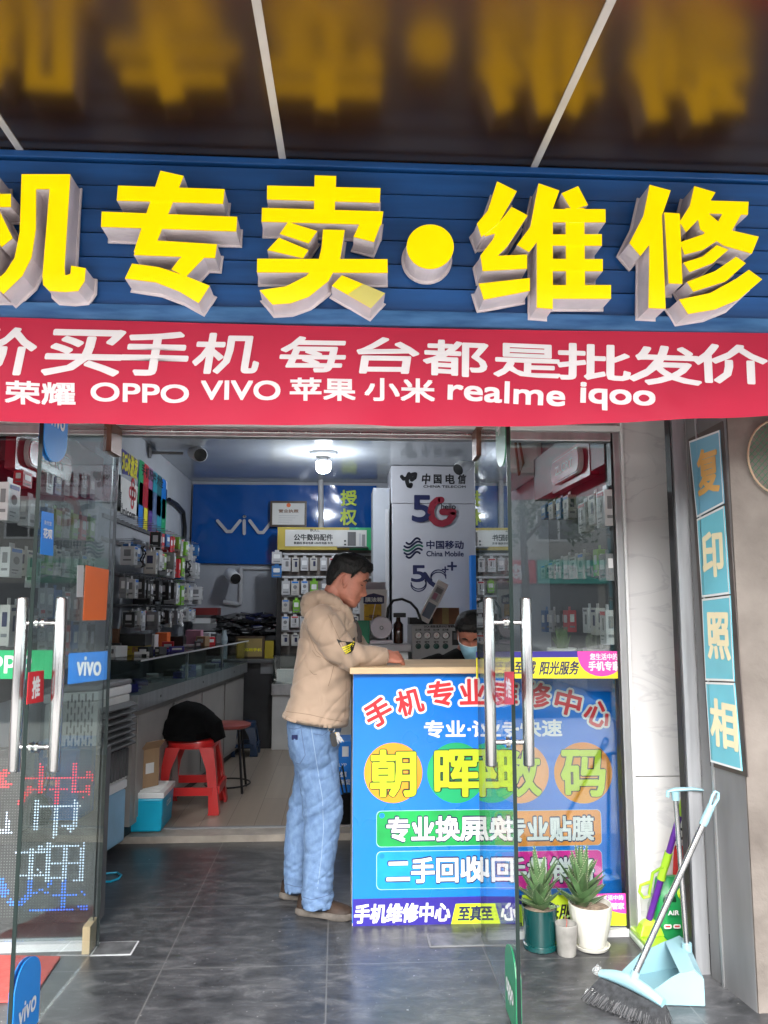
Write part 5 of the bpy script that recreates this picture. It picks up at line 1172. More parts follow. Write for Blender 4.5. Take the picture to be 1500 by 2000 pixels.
for x, y0, y1, w, k, r in ((10, 935, 1020, .12, 'white', 0), (36, 918, 952, .10, 'red', 0), (50, 965, 1030, .14, 'clear', 0), (14, 1062, 1128, .13, 'white', 1), (42, 1068, 1125, .08, 'pale', 1), (58, 1070, 1148, .07, 'white', 1), (8, 1170, 1260, .07, 'pale', 2), (22, 1172, 1262, .06, 'white', 2), (38, 1180, 1262, .06, 'clear', 2), (52, 1178, 1255, .07, 'grey', 2), (66, 1180, 1250, .06, 'white', 2)): vp(-1, x, y0, y1, w, k, r)
for row, (yy, hh_) in enumerate(((905, 60), (985, 62), (1062, 60), (1140, 66), (1215, 60))):     # fuller rows deeper in the vestibule
    for k in range(6):
        vp(-1, 82 + k * 17, yy + k * (4 if yy < 1185 else -1), yy + hh_ + k * 2, .085, rnd.choice(['white', 'pale', 'clear', 'red', 'black', 'blue', 'grey', 'green']), min(4, row))
for row, (yy, hh_) in enumerate(((962, 52), (1080, 50), (1186, 48))):
    for k in range(4): vp(1, 1120 - k * 15, yy + k * 7 * (yy < 1185), yy + hh_, .085, rnd.choice(['white', 'pale', 'clear', 'black', 'blue', 'red']), row)
t = thing('air_conditioner', 'white wall air conditioner high on the right wall with dangling cables', 'air conditioner', (1.2, 5.1, 2.2)); b = MB(); b.box((1.06, 4.75, 2.14), (1.279, 5.55, 2.42), white); b.build('case', t, bevel=.04)
b = MB(); b.tube([(1.1, 4.70, 2.5), (1.09, 4.68, 2.3), (1.11, 4.69, 2.12), (1.14, 4.7, 2.2), (1.1, 4.7, 2.45)], .008, brown, 6); b.build('cable', t)

# ---- plants and things on the counter top (z 1.063)
def pot(b, x, y, z, prof, m, n=28): b.lathe([(r, z + h) for r, h in prof], m, Matrix.Translation((x, y, 0)), n)
t = thing('potted_fern', 'little leafy plant in a white ribbed pot on the counter behind glass', 'plant', (at(1097, 1265, 3.62).x, 3.62, 1.063)); x = BASE[t.name].x
b = MB(); rb = [(.055, 0), (.066, .02), (.068, .066), (.062, .068), (.06, .05), (0, .05)]; pot(b, x, 3.62, 1.064, rb, white, 40); b.build('pot', t)
b = MB(); rr = random.Random(5); lg = pm('pale_leaf', (.12, .2, .07), .6, var=.3)
for k in range(60):
    a = rr.uniform(0, 6.28); r0 = rr.uniform(0, .03); h_ = rr.uniform(.05, .12); p = Vector((x + r0 * math.cos(a), 3.62 + r0 * math.sin(a), 1.115)); q = p + Vector((rr.gauss(0, .02), rr.gauss(0, .02), h_)); d = Vector((rr.uniform(-1, 1), rr.uniform(-1, 1), 0)).normalized() * .006; m_ = (p + q) / 2
    b.add([p, m_ - d, q, m_ + d], [(0, 1, 2, 3)], lg)
b.build('foliage', t)
t = thing('potted_cactus', 'round grey green cactus in a scalloped floral pot on the counter behind glass', 'cactus', (at(1168, 1265, 3.6).x, 3.6, 1.063)); x = BASE[t.name].x
b = MB(); pot(b, x, 3.6, 1.064, [(.05, 0), (.064, .02), (.07, .065), (.066, .066), (.06, .05), (0, .05)], pm('floral_pot', (.6, .55, .5), .4, var=.15, scale=40, col2=(.45, .35, .6))); b.build('pot', t)
b = MB(); vs = []
rings = [[Vector((x + r_ * (1 + .09 * math.cos(k * PI)) * math.cos(2 * PI * k / 32), 3.6 + r_ * (1 + .09 * math.cos(k * PI)) * math.sin(2 * PI * k / 32), 1.112 + zz)) for k in range(32)] for r_, zz in ((.04, 0), (.05, .03), (.05, .06), (.043, .09), (.028, .108), (.006, .114))]
b.loft(rings, pm('cactus_skin', (.10, .12, .07), .7, var=.3, scale=60), smooth=False); b.build('stem', t)

# ================================================================== WORK BENCH BEHIND THE COUNTER
zD = at(745, 1259, 4.5).z; dk = thing('white_desk', 'white cabinet desk with a letter mark behind the counter', 'desk', (at(745, 1259, 4.5).x, 4.7, .0))
xa, xb = at(688, 1260, 4.5).x, at(803, 1260, 4.5).x
b = MB(); b.box((xa, 4.5, zD - .04), (xb, 4.95, zD), pm('desk_grey', (.42, .40, .42), .5)); b.build('desk_top', dk, bevel=.003)
b = MB(); b.box((xa + .02, 4.53, .0), (xb - .015, 4.9, zD - .041), white); textY(b, 'D', 772, 1286, 783, 1297, 4.529, navyd, .001); b.build('carcass', dk)
zM = at(850, 1291, 4.7).z; wb = thing('work_bench', 'dark repair bench behind the counter', 'bench', (at(900, 1291, 4.75).x, 4.8, 0)); xa2 = xb + .004
b = MB(); b.box((xa2, 4.6, zM - .035), (1.275, 5.05, zM - .001), dgrey); b.box((xa2 + .03, 4.65, .0), (1.27, 5.04, zM - .036), dark); b.build('bench', wb)
mc = thing('repair_machine', 'grey screen laminating machine with four gauges on the repair bench', 'machine', (at(852, 1290, 4.7).x, 4.82, zM)); Ym = 4.68
c, w, h = rectY(804, 1220, 903, 1289, Ym); b = MB(); mcase = pm('machine_case', (.40, .40, .41), .4, var=.05); b.box((c.x - w/2, Ym, zM), (c.x + w/2, Ym + .3, c.z + h/2), mcase); b.build('case', mc, bevel=.006)
b = MB(); textY(b, 'OCA 曲面/直屏/iPAD 智能贴合机', 828, 1221, 900, 1226, Ym - .001, inkb, .0006); b.build('lettering', mc)
for x in (817, 834, 852, 870):
    p = at(x, 1241, Ym); b = MB(); T = facing(p); b.lathe([(.0, 0), (.021, 0), (.022, .012), (.019, .014), (.018, .012), (0, .012)], chrome, T, 20); flat(b, disc2(.0178, 18), T, .0126, paper); flat(b, [(-.002, -.004), (.002, -.004), (.008, .012)], T, .0132, red); textY(b, '压力表', x - 6, 1228, x + 6, 1232, Ym - .001, inkb, .0003); b.build('gauge', mc)
    p = at(x, 1262, Ym); b = MB(); T = facing(p); b.lathe([(.017, 0), (.017, .004), (.012, .006), (.012, .018), (0, .019)], pm('knob_green', (.01, .06, .05), .35), T, 18); textY(b, '调节', x - 5, 1252, x + 5, 1256, Ym - .001, inkb, .0003); b.build('knob', mc)
c2, w2, h2 = rectY(883, 1232, 900, 1260, Ym); b = MB(); b.box((c2.x - w2/2, Ym - .004, c2.z - h2/2), (c2.x + w2/2, Ym - .0005, c2.z + h2/2), black); b.box((c2.x - w2/2 + .008, Ym - .006, c2.z - .01), (c2.x + w2/2 - .008, Ym - .0045, c2.z + h2/2 - .012), dgrey); b.build('screen', mc)
zMt = c.z + h / 2
def on_y(name, lab, cat, x0, y0, x1, y1, Y, d, m, zb, extra=None, bev=.002): return top_item(name, lab, cat, x0, y0, x1, y1, Y, d, m, zb, extra, bev)
def tapex(b, xa, xb, za, zb, Y): b.box(((xa + xb) / 2 - .025, Y - .0015, za), ((xa + xb) / 2 + .015, Y - .0003, zb), tanm)
on_y('parcel', 'brown parcel taped shut lying on the grey machine', 'parcel', 846, 1187, 897, 1213, 4.74, .12, brown, zMt + .001, tapex)
on_y('black_case', 'low black case under the slanted tube box on the machine', 'case', 800, 1206, 845, 1219, 4.76, .14, black, zMt + .001)
p0 = at(826, 1213, 4.72); p1 = at(862, 1140, 4.78); d = (p1 - p0); L_ = d.length; T = Matrix.Translation(p0) @ Matrix.Rotation(math.atan2(d.x, d.z), 4, 'Y'); b = MB(); b.box((-.035, -.02, .0), (.035, .02, L_), paper, T); b.box((-.025, -.0206, L_ * .52), (.025, -.0201, L_ * .88), lgrey, T); b.box((-.025, -.0206, L_ * .1), (.027, -.0201, L_ * .45), pm('grey_blue_print', (.18, .24, .32), .5), T); b.box((-.02, -.021, L_ * .55), (.005, -.0207, L_ * .7), pm('dusty_pink', None), T); b.box((-.02, -.021, L_ * .72), (.02, -.0207, L_ * .84), fadedg, T)
tag(b.build('tube_box', loc=p0), 'slim white printed box leaning at a slant above the machine', 'box')
p = at(745, 1226, 4.58); rb = at(767, 1226, 4.58).x - p.x; t = thing('disc_device', 'round white disc shaped device standing on the white desk', 'device', (p.x, 4.6, zD))
T = facing((p.x, 4.60, p.z)); b = MB(); wl = pm('lilac_white', (.62, .56, .62), .3); b.lathe([(0, -.03), (rb * .95, -.03), (rb, -.02), (rb, .012), (rb * .93, .022), (.012, .026), (.01, .03), (0, .03)], wl, T, 36); b.build('disc', t)
b = MB(); b.lathe([(.012, .0265), (.012, .034), (.006, .034), (.006, .028)], mgrey, T, 14); b.build('hub', t)
b = MB(); q = Matrix.Translation((p.x, 4.6, zD)); b.hexa([(p.x - rb * 1.05, 4.575, zD + .001), (p.x + rb * 1.05, 4.575, zD + .001), (p.x + rb * 1.05, 4.64, zD + .001), (p.x - rb * 1.05, 4.64, zD + .001), (p.x - rb * .95, 4.585, zD + .022), (p.x + rb * .95, 4.585, zD + .022), (p.x + rb * .95, 4.635, zD + .022), (p.x - rb * .95, 4.635, zD + .022)], wl); b.build('foot', t, bevel=.004)
t = thing('film_box', 'white box with a black hexagon and orange picture on the white desk', 'box', (at(733, 1230, 4.72).x, 4.75, zD)); c, w, h = rectY(703, 1148, 756, 1262, 4.72); zt_ = at(733, 1151, 4.72).z; b = MB(); b.box((c.x - w/2, 4.72, zD + .001), (c.x + w/2, 4.78, zt_), paper); b.build('box', t)
b = MB(); b.box((c.x - w/2 + .01, 4.79, zD + .001), (c.x + w/2 - .005, 4.80, zt_ + .045), pm('grey_flap', (.42, .38, .42), .5)); b.build('rear_flap', t)
b = MB(); ce = at(730, 1171, 4.72); T = facing(ce); flat(b, [(-.062, -.022), (0, -.038), (.062, -.022), (.062, .022), (0, .038), (-.062, .022)], T, .0012, navyd); b.text('膜法箱', T, .105, .028, white, .0014, .002)
c3, w3, h3 = rectY(711, 1180, 745, 1212, 4.72); b.box((c3.x - w3/2, 4.7185, c3.z - h3/2), (c3.x + w3/2, 4.7197, c3.z + h3/2), pm('amber_print', (.6, .35, .02), .5, var=.3, scale=20)); b.text('一键万能', facing((c3.x, 4.718, c3.z - h3 * .25)), .09, .022, brown, .001); strokes(b, [(c3.x - .01, c3.z - h3 / 2 - .03), (c3.x + .015, c3.z + h3 * .5)], .004, facing((0, 4.7178, 0)), 0, white); b.build('print', t)
on_y('green_box', 'small green box left of the round white disc', 'box', 698, 1212, 722, 1239, 4.62, .05, pm('deep_green_box', (.01, .2, .1), .4), zD + .001)
p = at(778, 1240, 4.66); t = thing('pump_bottle', 'brown pump bottle with a black head on the white desk', 'bottle', (p.x, 4.66, zD)); zt_ = at(778, 1197, 4.66).z
b = MB(); hh = zt_ - zD; b.lathe([(0, zD + .001), (.028, zD + .001), (.03, zD + .01), (.03, zD + hh * .62), (.015, zD + hh * .72), (.012, zD + hh * .85), (0, zD + hh * .85)], pm('amber_bottle', (.05, .02, .01), .15, coat=.5), Matrix.Translation((p.x, 4.66, 0)), 18); b.build('bottle', t)
b = MB(); b.box((p.x - .03, 4.645, zD + hh * .85), (p.x + .045, 4.675, zD + hh), black); b.build('pump_head', t, bevel=.004)
b = MB(); b.tube([at(x, y, 4.66) for x, y in ((757, 1255), (755, 1225), (758, 1188), (768, 1173), (785, 1170), (802, 1177), (814, 1190), (818, 1200), (822, 1213))], .008, black, 8); tag(b.build('black_hose', loc=at(757, 1250, 4.66)), 'black hose arching over the bench behind the counter', 'hose')

# ================================================================== FOREGROUND RIGHT: POTS, MOP, DUSTPAN, BROOM
aloe_m = pm('aloe_green', (.05, .12, .04), .38, var=.3, scale=18, coat=.2, col2=(.12, .21, .09)); spine_m = pm('aloe_spine', (.45, .48, .32), .5); soil = pm('dry_soil', (.2, .15, .11), .95, var=.4, scale=50, bump=.8, bscale=90)
def aloe(b, x, y, z, n, hmax, rmax, seed):
    rr = random.Random(seed)
    for k in range(n):
        f = k / (n - 1); a = k * 2.39996 + rr.uniform(-.15, .15); up = f ** .8
        L = hmax * (.62 + .25 * rr.random()) * (.75 + .3 * f); el = R(8 + 66 * up + rr.uniform(-13, 13)); w = .021 * (1.1 - .35 * f)
        rad = Vector((math.cos(a), math.sin(a), 0)); side = Vector((-math.sin(a), math.cos(a), 0)); p = Vector((x, y, z + hmax * .55 * f ** .9)) + rad * .006; rings = []; cen = []
        for j in range(8):
            t = j / 7; e = el + .5 * t * (1 - f) * .9 - .25 * t * (1 - up); dr = rad * math.cos(e) + Vector((0, 0, 1)) * math.sin(e)
            if j: p = p + dr * (L / 7)
            nrm = side.cross(dr).normalized(); nrm = -nrm if nrm.z < 0 else nrm
            ww = w * (1 - t ** 1.7) + .0012; th = ww * .42
            rings.append([p - side * ww + nrm * ww * .35, p - side * ww * .5 - nrm * th * .5 * .6, p - nrm * th, p + side * ww * .5 - nrm * th * .5 * .6, p + side * ww + nrm * ww * .35, p + nrm * th * .12]); cen.append((p, ww, nrm, dr))
        b.loft(rings, aloe_m)
        for j in range(1, 7):
            for sg in (-1, 1):
                for tt in (0, .5):
                    p_, w_, n_, d_ = cen[j]; p2, w2, n2, d2 = cen[min(j + 1, 7)]; e0 = p_.lerp(p2, tt) + side * sg * (w_ + (w2 - w_) * tt) + n_ * w_ * .35
                    b.add([e0 - d_ * .0022, e0 + d_ * .0022, e0 + side * sg * .0055 + d_ * .002], [(0, 1, 2)], spine_m)
g = fl(1055, 1852); t = thing('potted_aloe', 'spiky aloe in a glossy dark teal pot', 'plant', (g.x, g.y, 0)); r_ = .067; hp = .155
b = MB(); pot(b, g.x, g.y, .001, [(r_ * .9, 0), (r_ * .98, .006), (r_ * .98, .022), (r_ * .9, .024), (r_ * .92, .03), (r_, hp * .9), (r_ * 1.02, hp), (r_ * .96, hp), (r_ * .94, hp - .02), (0, hp - .02)], pm('teal_glaze', (.002, .045, .045), .12, var=.15, coat=.6), 40); b.build('pot', t)
b = MB(); pot(b, g.x, g.y, .001, [(r_ * .93, hp - .015), (r_ * .6, hp - .008), (0, hp - .004)], soil, 30); b.build('soil', t)
b = MB(); aloe(b, g.x, g.y, hp - .015, 28, .165, .1, 4); b.build('leaves', t)
g2 = fl(1155, 1850); t = thing('potted_aloe', 'spiky aloe in a white fluted pot with a saucer', 'plant', (g2.x, g2.y, 0)); r_ = .084; hp = .165
b = MB(); N = 96
prof = [(.62, .012), (.70, .03), (.84, .07), (.97, .13), (1.0, hp - .006), (1.0, hp), (.93, hp), (.9, hp - .02)]
b.loft([[Vector((g2.x + r_ * q * (1 + (.012 * math.cos(k * 2 * PI * 24 / N) if .03 < zz < hp - .01 else 0)) * math.cos(2 * PI * k / N), g2.y + r_ * q * (1 + (.012 * math.cos(k * 2 * PI * 24 / N) if .03 < zz < hp - .01 else 0)) * math.sin(2 * PI * k / N), zz)) for k in range(N)] for q, zz in prof], pm('white_glaze', (.56, .55, .50), .3, var=.05, coat=.2)); b.build('pot', t)
b = MB(); pot(b, g2.x, g2.y, .001, [(.055, 0), (.066, .002), (.072, .014), (.068, .015), (.06, .006), (0, .006)], pm('white_glaze', None)); b.build('saucer', t)
b = MB(); pot(b, g2.x, g2.y, 0, [(r_ * .91, hp - .018), (r_ * .5, hp - .006), (0, hp - .002)], soil, 30); b.build('soil', t)
b = MB(); aloe(b, g2.x - .03, g2.y + .01, hp - .02, 30, .19, .1, 11); b.build('leaves', t)
g3 = fl(1107, 1864); t = thing('potted_seedling', 'tiny seedling in a translucent plastic cup between the two aloe pots', 'plant', (g3.x, g3.y, 0)); b = MB(); pot(b, g3.x, g3.y, .001, [(.034, 0), (.036, .004), (.042, .112), (.0405, .113), (.038, .09), (0, .09)], pm('cloudy_plastic', (.26, .25, .235), .4, var=.25, scale=16)); b.build('cup', t)
b = MB(); p = Vector((g3.x, g3.y, .09)); b.tube([p, p + Vector((.004, 0, .03)), p + Vector((-.004, 0, .05))], .0022, pm('pink_stem', (.35, .12, .1), .5), 6)
for a in (0, 2, 4, 5.2): q = p + Vector((.0, 0, .045)); e = Vector((math.cos(a), math.sin(a), .3)) * .02; s_ = Vector((-math.sin(a), math.cos(a), 0)) * .009; b.add([q, q + e * .6 - s_, q + e, q + e * .6 + s_], [(0, 1, 2, 3)], lg)
b.build('stem', t)

# spray mop
limep = pm('lime_plastic', (.32, .55, .03), .3, var=.04, coat=.2); padm = pm('mop_pad', (.42, .5, .44), .8, var=.15)
h0, h1 = fl(1222, 1822, .0), fl(1262, 1868, .0); mp_ = thing('spray_mop', 'purple and lime green spray mop leaning in the corner by the glass', 'mop', (h0 + h1) / 2)
d = (h1 - h0).normalized(); n_ = Vector((-d.y, d.x, 0)); n_ = n_ if n_.x > 0 else -n_
P = [h0 - d * .03, h1 + d * .05, h1 + d * .05 + n_ * .11, h0 - d * .03 + n_ * .11]
b = MB(); b.hexa([p + Vector((0, 0, .001)) for p in P] + [p + Vector((0, 0, .022)) for p in P], padm); b.build('pad', mp_, bevel=.006)
b = MB(); P2 = [p.lerp((P[0] + P[2]) / 2, .12) for p in P]; b.hexa([p + Vector((0, 0, .023)) for p in P2] + [p + Vector((0, 0, .04)) for p in P2], limep)
hub = (P[0] + P[2]) / 2 + Vector((0, 0, .04)); j0 = at(1268, 1795, hub.y)
b.loft([[Vector((c_.x + a_ * sx, c_.y + a_ * .6 * sy, c_.z)) for sx, sy in ((-1, -1), (1, -1), (1, 1), (-1, 1))] for c_, a_ in ((hub, .05), (hub.lerp(j0, .7), .035), (j0, .018))], limep, smooth=False); b.build('head', mp_, bevel=.005)
pt = at(1337, 1560, 3.05); b = MB(); b.tube([j0, j0.lerp(pt, .35)], .0125, pm('purple_plastic', None), 12); b.tube([j0.lerp(pt, .46), j0.lerp(pt, .88)], .0115, pm('purple_plastic', None), 12); b.build('pole', mp_)
b = MB(); b.tube([j0.lerp(pt, .34), j0.lerp(pt, .40), j0.lerp(pt, .47)], [.017, .014, .016], limep, 12); b.tube([j0.lerp(pt, .47), j0.lerp(pt, .56)], .0155, limep, 12); b.build('joint', mp_)
b = MB(); b.tube([j0.lerp(pt, .87), j0.lerp(pt, 1.0)], .014, limep, 12); b.build('grip', mp_)
b = MB(); c_ = at(1262, 1735, hub.y - .02)
b.tube([j0.lerp(pt, .45) + Vector((-.01, -.01, 0)), at(1275, 1705, hub.y - .02), at(1268, 1745, hub.y - .02), c_ + Vector((.012, 0, -.03)), c_ + Vector((-.012, 0, -.035)), c_ + Vector((-.028, 0, -.012)), c_ + Vector((-.022, 0, .012)), c_ + Vector((0, 0, .018)), at(1272, 1722, hub.y - .02)], .006, limep, 8); b.build('trigger', mp_)
b = MB(); 
for y in (1604, 1640): q = at(1318, y + (10 if y == 1604 else 0), 3.1); b.tube([q, q + Vector((.05, 0, .008 if y == 1640 else -.022))], .005, black, 6)
b.build('clip', mp_)

# dustpan with upright pole
dpm = pm('pale_blue_plastic', (.23, .40, .46), .35, var=.05, coat=.15)
DA, DB = fl(1245, 1962), fl(1376, 1966); DC = fl(1345, 1888); DD = fl(1212, 1912)
dp = thing('dustpan', 'pale blue dustpan with an upright metal pole and a hand bar', 'dustpan', (DA + DB + DC) / 3)
Z = Vector((0, 0, 1)); hB = .085
inner = pm('pale_blue_inside', (.17, .31, .36), .4, var=.06)
b = MB()
b.hexa([DA + Z * .001, DB + Z * .001, DC + Z * .001, DD + Z * .001, DA + Z * .005, DB + Z * .005, DC + Z * .005, DD + Z * .005], inner)
def wallp(pts, th, m):     # polygon wall with thickness
    pts = [Vector(p) for p in pts]; nn = (pts[1] - pts[0]).cross(pts[2] - pts[0]).normalized() * th; n = len(pts)
    b.add([p - nn for p in pts] + [p + nn for p in pts], [tuple(range(n))[::-1], tuple(range(n, 2 * n))] + [(i, (i + 1) % n, n + (i + 1) % n, n + i) for i in range(n)], m)
tB, tC = DB + Z * .14 + (DA - DB) * .05, DC + Z * .14
# near side wall DA-DB rises to the back with a curved lip
wallp([DA + Z * .003, DB + Z * .003, DB + Z * hB, DB.lerp(DA, .12) + Z * (hB + .023), DB.lerp(DA, .33) + Z * (hB + .02), DB.lerp(DA, .5) + Z * .085, DB.lerp(DA, .8) + Z * .04, DA + Z * .012], .002, dpm)
wallp([DD + Z * .003, DC + Z * .003, DC + Z * hB, DC.lerp(DD, .12) + Z * (hB + .023), DC.lerp(DD, .35) + Z * (hB + .015), DC.lerp(DD, .7) + Z * .075, DD + Z * .02], .002, dpm)
wallp([DB + Z * .003, DC + Z * .003, DC + Z * hB, DB + Z * hB], .002, dpm)
b.hexa([DB + Z * hB, DC + Z * hB, DC.lerp(DD, .12) + Z * (hB + .024), DB.lerp(DA, .12) + Z * (hB + .024), DB + Z * (hB + .004), DC + Z * (hB + .004), DC.lerp(DD, .12) + Z * (hB + .028), DB.lerp(DA, .12) + Z * (hB + .028)], dpm)
b.hexa([DB.lerp(DA, .12) + Z * (hB + .023), DC.lerp(DD, .12) + Z * (hB + .023), DC.lerp(DD, .34) + Z * (hB + .016), DB.lerp(DA, .34) + Z * (hB + .016), DB.lerp(DA, .12) + Z * (hB + .028), DC.lerp(DD, .12) + Z * (hB + .028), DC.lerp(DD, .34) + Z * (hB + .016), DB.lerp(DA, .34) + Z * (hB + .016)], dpm)
b.build('pan', dp)
pb0 = DB.lerp(DC, .6) + (DA - DB) * .1 + Z * (hB + .03); pt = at(1319, 1552, pb0.y + .05); b = MB(); b.tube([pb0, pt], .0095, steel, 12); b.build('pole', dp)
b = MB(); b.tube([pb0 - Z * .012, pb0 + Z * .014], .018, dpm, 14); b.build('socket', dp)
b = MB(); b.tube([pt - Z * .02, pt + Z * .012], [.013, .015], dpm, 12); b.tube([pt + Vector((-.028, 0, .012)), pt + Vector((0, 0, .018)), pt + Vector((.06, -.01, .022)), pt + Vector((.1, -.015, .018))], [.008, .011, .010, .006], dpm, 12, flat=.7); b.tube([pt + Vector((-.028, 0, .014)), pt + Vector((-.03, 0, -.008))], .007, dpm, 8); b.build('hand_bar', dp)

# broom leaning in front of the dustpan
BA, BB = at(1174, 1905, 2.80), at(1296, 1962, 2.63); br_ = thing('broom', 'pale blue broom with grey bristles and a metal pole leaning on the wall', 'broom', (BA + BB) / 2)
e_ = (BB - BA).normalized(); nb = Vector((-e_.y, e_.x, 0)).normalized(); nb = nb if nb.y > 0 else -nb
b = MB(); rings = []
for k in range(13):
    t = k / 12; c_ = BA.lerp(BB, t) + Z * (.022 * math.sin(PI * (t * .85 + .1))); hw = .018; hh = .012 + .012 * math.sin(PI * t)
    rings.append([c_ + nb * hw * math.cos(a) + Z * hh * math.sin(a) for a in [2 * PI * j / 12 for j in range(12)]])
b.loft(rings, dpm); b.build('head', br_)
b = MB(); rr = random.Random(2); brm = pm('grey_bristle', (.025, .027, .031), .8, var=.5, scale=60); brl = pm('split_bristle', (.08, .08, .085), .7, var=.3)
for k in range(4200):
    t = rr.random(); o_ = rr.uniform(-.014, .014); p = BA.lerp(BB, t) + nb * o_ - Z * .004; ln = p.z - rr.uniform(.003, .02)
    q = Vector((p.x, p.y, p.z - ln)) + nb * (o_ * 2.4 + rr.gauss(0, .006) - .04) + e_ * ((t - .5) * .05 + rr.gauss(0, .0045)); m_ = p.lerp(q, .55) + nb * rr.gauss(0, .004); w_ = e_ * .0012
    b.add([p - w_, p + w_, m_ + w_, m_ - w_], [(0, 1, 2, 3)], brm); b.add([m_ - w_, m_ + w_, q + w_ * .6, q - w_ * .6], [(0, 1, 2, 3)], brm if rr.random() < .7 else brl)
o = b.build('bristles', br_)
mid = BA.lerp(BB, .52) + Z * .03; pt = at(1401, 1548, 2.74); b = MB(); b.tube([mid + (pt - mid) * .03, mid.lerp(pt, .84)], .0105, steel, 14); b.build('pole', br_)
b = MB(); b.tube([mid - Z * .01, mid.lerp(pt, .045)], [.019, .014], dpm, 12); b.build('socket', br_)
b = MB(); b.tube([mid.lerp(pt, .82), mid.lerp(pt, .84), mid.lerp(pt, .93)], [.0125, .0145, .0125], dpm, 14)
q = mid.lerp(pt, .96); dd = (pt - mid).normalized(); sd = Vector((1, 0, 0)) - dd * dd.x; sd.normalize()
b.tube([mid.lerp(pt, .92) - sd * .006, q - sd * .011 + dd * .01, pt - sd * .008, pt + sd * .004, q + sd * .011 + dd * .01, mid.lerp(pt, .92) + sd * .006], .0055, dpm, 8); b.build('grip', br_)

# detergent bag, bottle, red pouch, litter
bg0 = fl(1326, 1852); b = MB(); gbm = pm('green_pouch', (.02, .30, .09), .3, var=.15, scale=9, coat=.3)
t = thing('detergent_bag', 'green printed detergent bag slumped behind the poles', 'bag', (bg0.x, bg0.y, 0))
def pillow(b, c, w, h, d, m, seed, n=14):
    rings = []
    for j in range(n + 1):
        v = j / n; wd = w / 2 * (1 - .12 * abs(2 * v - 1) ** 3) * (1.06 - .14 * v); dd_ = d / 2 * max(.08, math.sin(PI * (v * .86 + .1)) ** .7)
        rings.append([Vector((c.x + wd * math.cos(a) * (1 + .05 * mnoise.noise((math.cos(a) * 2, v * 3, seed))), c.y + dd_ * math.sin(a) * (1 + .3 * mnoise.noise((math.cos(a) * 3, v * 4, seed + 5))), c.z + .001 + h * v + .012 * mnoise.noise((a, v * 2, seed)) * v)) for a in [2 * PI * k / 24 for k in range(24)]])
    b.loft(rings, m)
pillow(b, Vector((bg0.x, bg0.y + .05, 0)), .155, .25, .09, gbm, 2); b.build('pouch', t)
b = MB(); yf = bg0.y - .008
for k, (dx, dz, rr_, m_) in enumerate(((.045, .17, .03, yellow), (.06, .13, .028, lime), (.03, .20, .024, lime), (.06, .215, .02, yellow), (-.02, .17, .03, pm('dark_leaf', (.01, .07, .03), .4)))): b.lathe([(0, -.004), (rr_, -.003), (rr_ * .7, .004), (0, .006)], m_, facing((bg0.x + dx, yf + .006 + .004 * k, dz)), 14)
b.text('AIR', facing((bg0.x - .02, yf - .002, .135)), .045, .018, white, .001)
for dx in (-.045, -.008): flat(b, rrect(.03, .016, .006), facing((bg0.x + dx, yf - .003, .085)), .0, paper); flat(b, rrect(.02, .006, .002), facing((bg0.x + dx, yf - .003, .085)), .0006, red)
b.build('print', t)
b = MB(); p = fl(1284, 1830); p.y += .02; zt_ = at(1284, 1737, p.y).z; pot(b, p.x, p.y, .001, [(.03, 0), (.034, .01), (.034, zt_ * .5), (.03, zt_ * .7), (.014, zt_ * .9), (.014, zt_ * .93)], glassmat('clear_plastic', (.82, .85, .87), 1.3, .05, .22), 20); pot(b, p.x, p.y, .001, [(.016, zt_ * .935), (.016, zt_), (0, zt_)], pm('white_cap', (.7, .7, .72), .3), 16); tag(b.build('plastic_bottle', loc=(p.x, p.y, 0)), 'empty clear plastic bottle with a white cap against the marble', 'bottle')
b = MB(); p = at(1344, 1710, 3.22); pillow(b, Vector((p.x, 3.24, at(1340, 1775, 3.24).z - .01)), .11, at(1340, 1650, 3.24).z - at(1340, 1775, 3.24).z, .03, pm('red_pouch', (.6, .02, .02), .3), 5)
b.box((p.x - .03, 3.23, .001), (p.x + .04, 3.25, at(1340, 1775, 3.24).z), black); tag(b.build('red_shovel', loc=(p.x, 3.24, 0)), 'red plastic blade standing up behind the green bag in the corner', 'shovel')
clearbag = glassmat('crumpled_film', (.88, .88, .88), 2.5, .12, .16)
for k, (x, y, s_, lab) in enumerate(((1158, 1955, .024, 'crumpled clear plastic scrap on the paving left of the broom'), (1168, 1905, .018, 'small crumpled plastic scrap behind the broom head'))):
    b = MB(); p = fl(x, y); bm = bmesh.new(); bmesh.ops.create_icosphere(bm, subdivisions=3, radius=1)
    vs = [(p.x + v.co.x * s_ * (1 + .55 * mnoise.noise(v.co * 2.2 + Vector((k * 7, 0, 0)))), p.y + v.co.y * s_ * (1 + .5 * mnoise.noise(v.co * 2.6 + Vector((3, k, 0)))), max(.001, (v.co.z * .8 + .75) * s_ * (1 + .6 * mnoise.noise(v.co * 3 + Vector((0, 9, k)))))) for v in bm.verts]; b.add(vs, [tuple(v.index for v in f.verts) for f in bm.faces], clearbag); bm.free()
    tag(b.build('plastic_scrap', loc=(p.x, p.y, 0)), lab, 'plastic scrap')
ma = [fl(-60, 1960), fl(60, 1958), fl(118, 1872), fl(-60, 1868)]; b = MB(); b.hexa([p + Z * .001 for p in ma] + [p + Z * .008 for p in ma], pm('red_mat', (.42, .08, .07), .85, var=.15, scale=30, bump=.3, bscale=90)); tag(b.build('door_mat', loc=sum(ma, Vector()) / 4), 'faded red door mat at the lower left outside the glass', 'mat')
b = MB(); b.tube([fl(x, y, .006) for x, y in ((196, 1722), (215, 1722), (232, 1716), (237, 1709), (228, 1704), (205, 1706), (190, 1708))], .005, cblue, 6); tag(b.build('blue_cable', loc=fl(215, 1712)), 'loop of bright blue cable on the paving by the LED sign', 'cable')
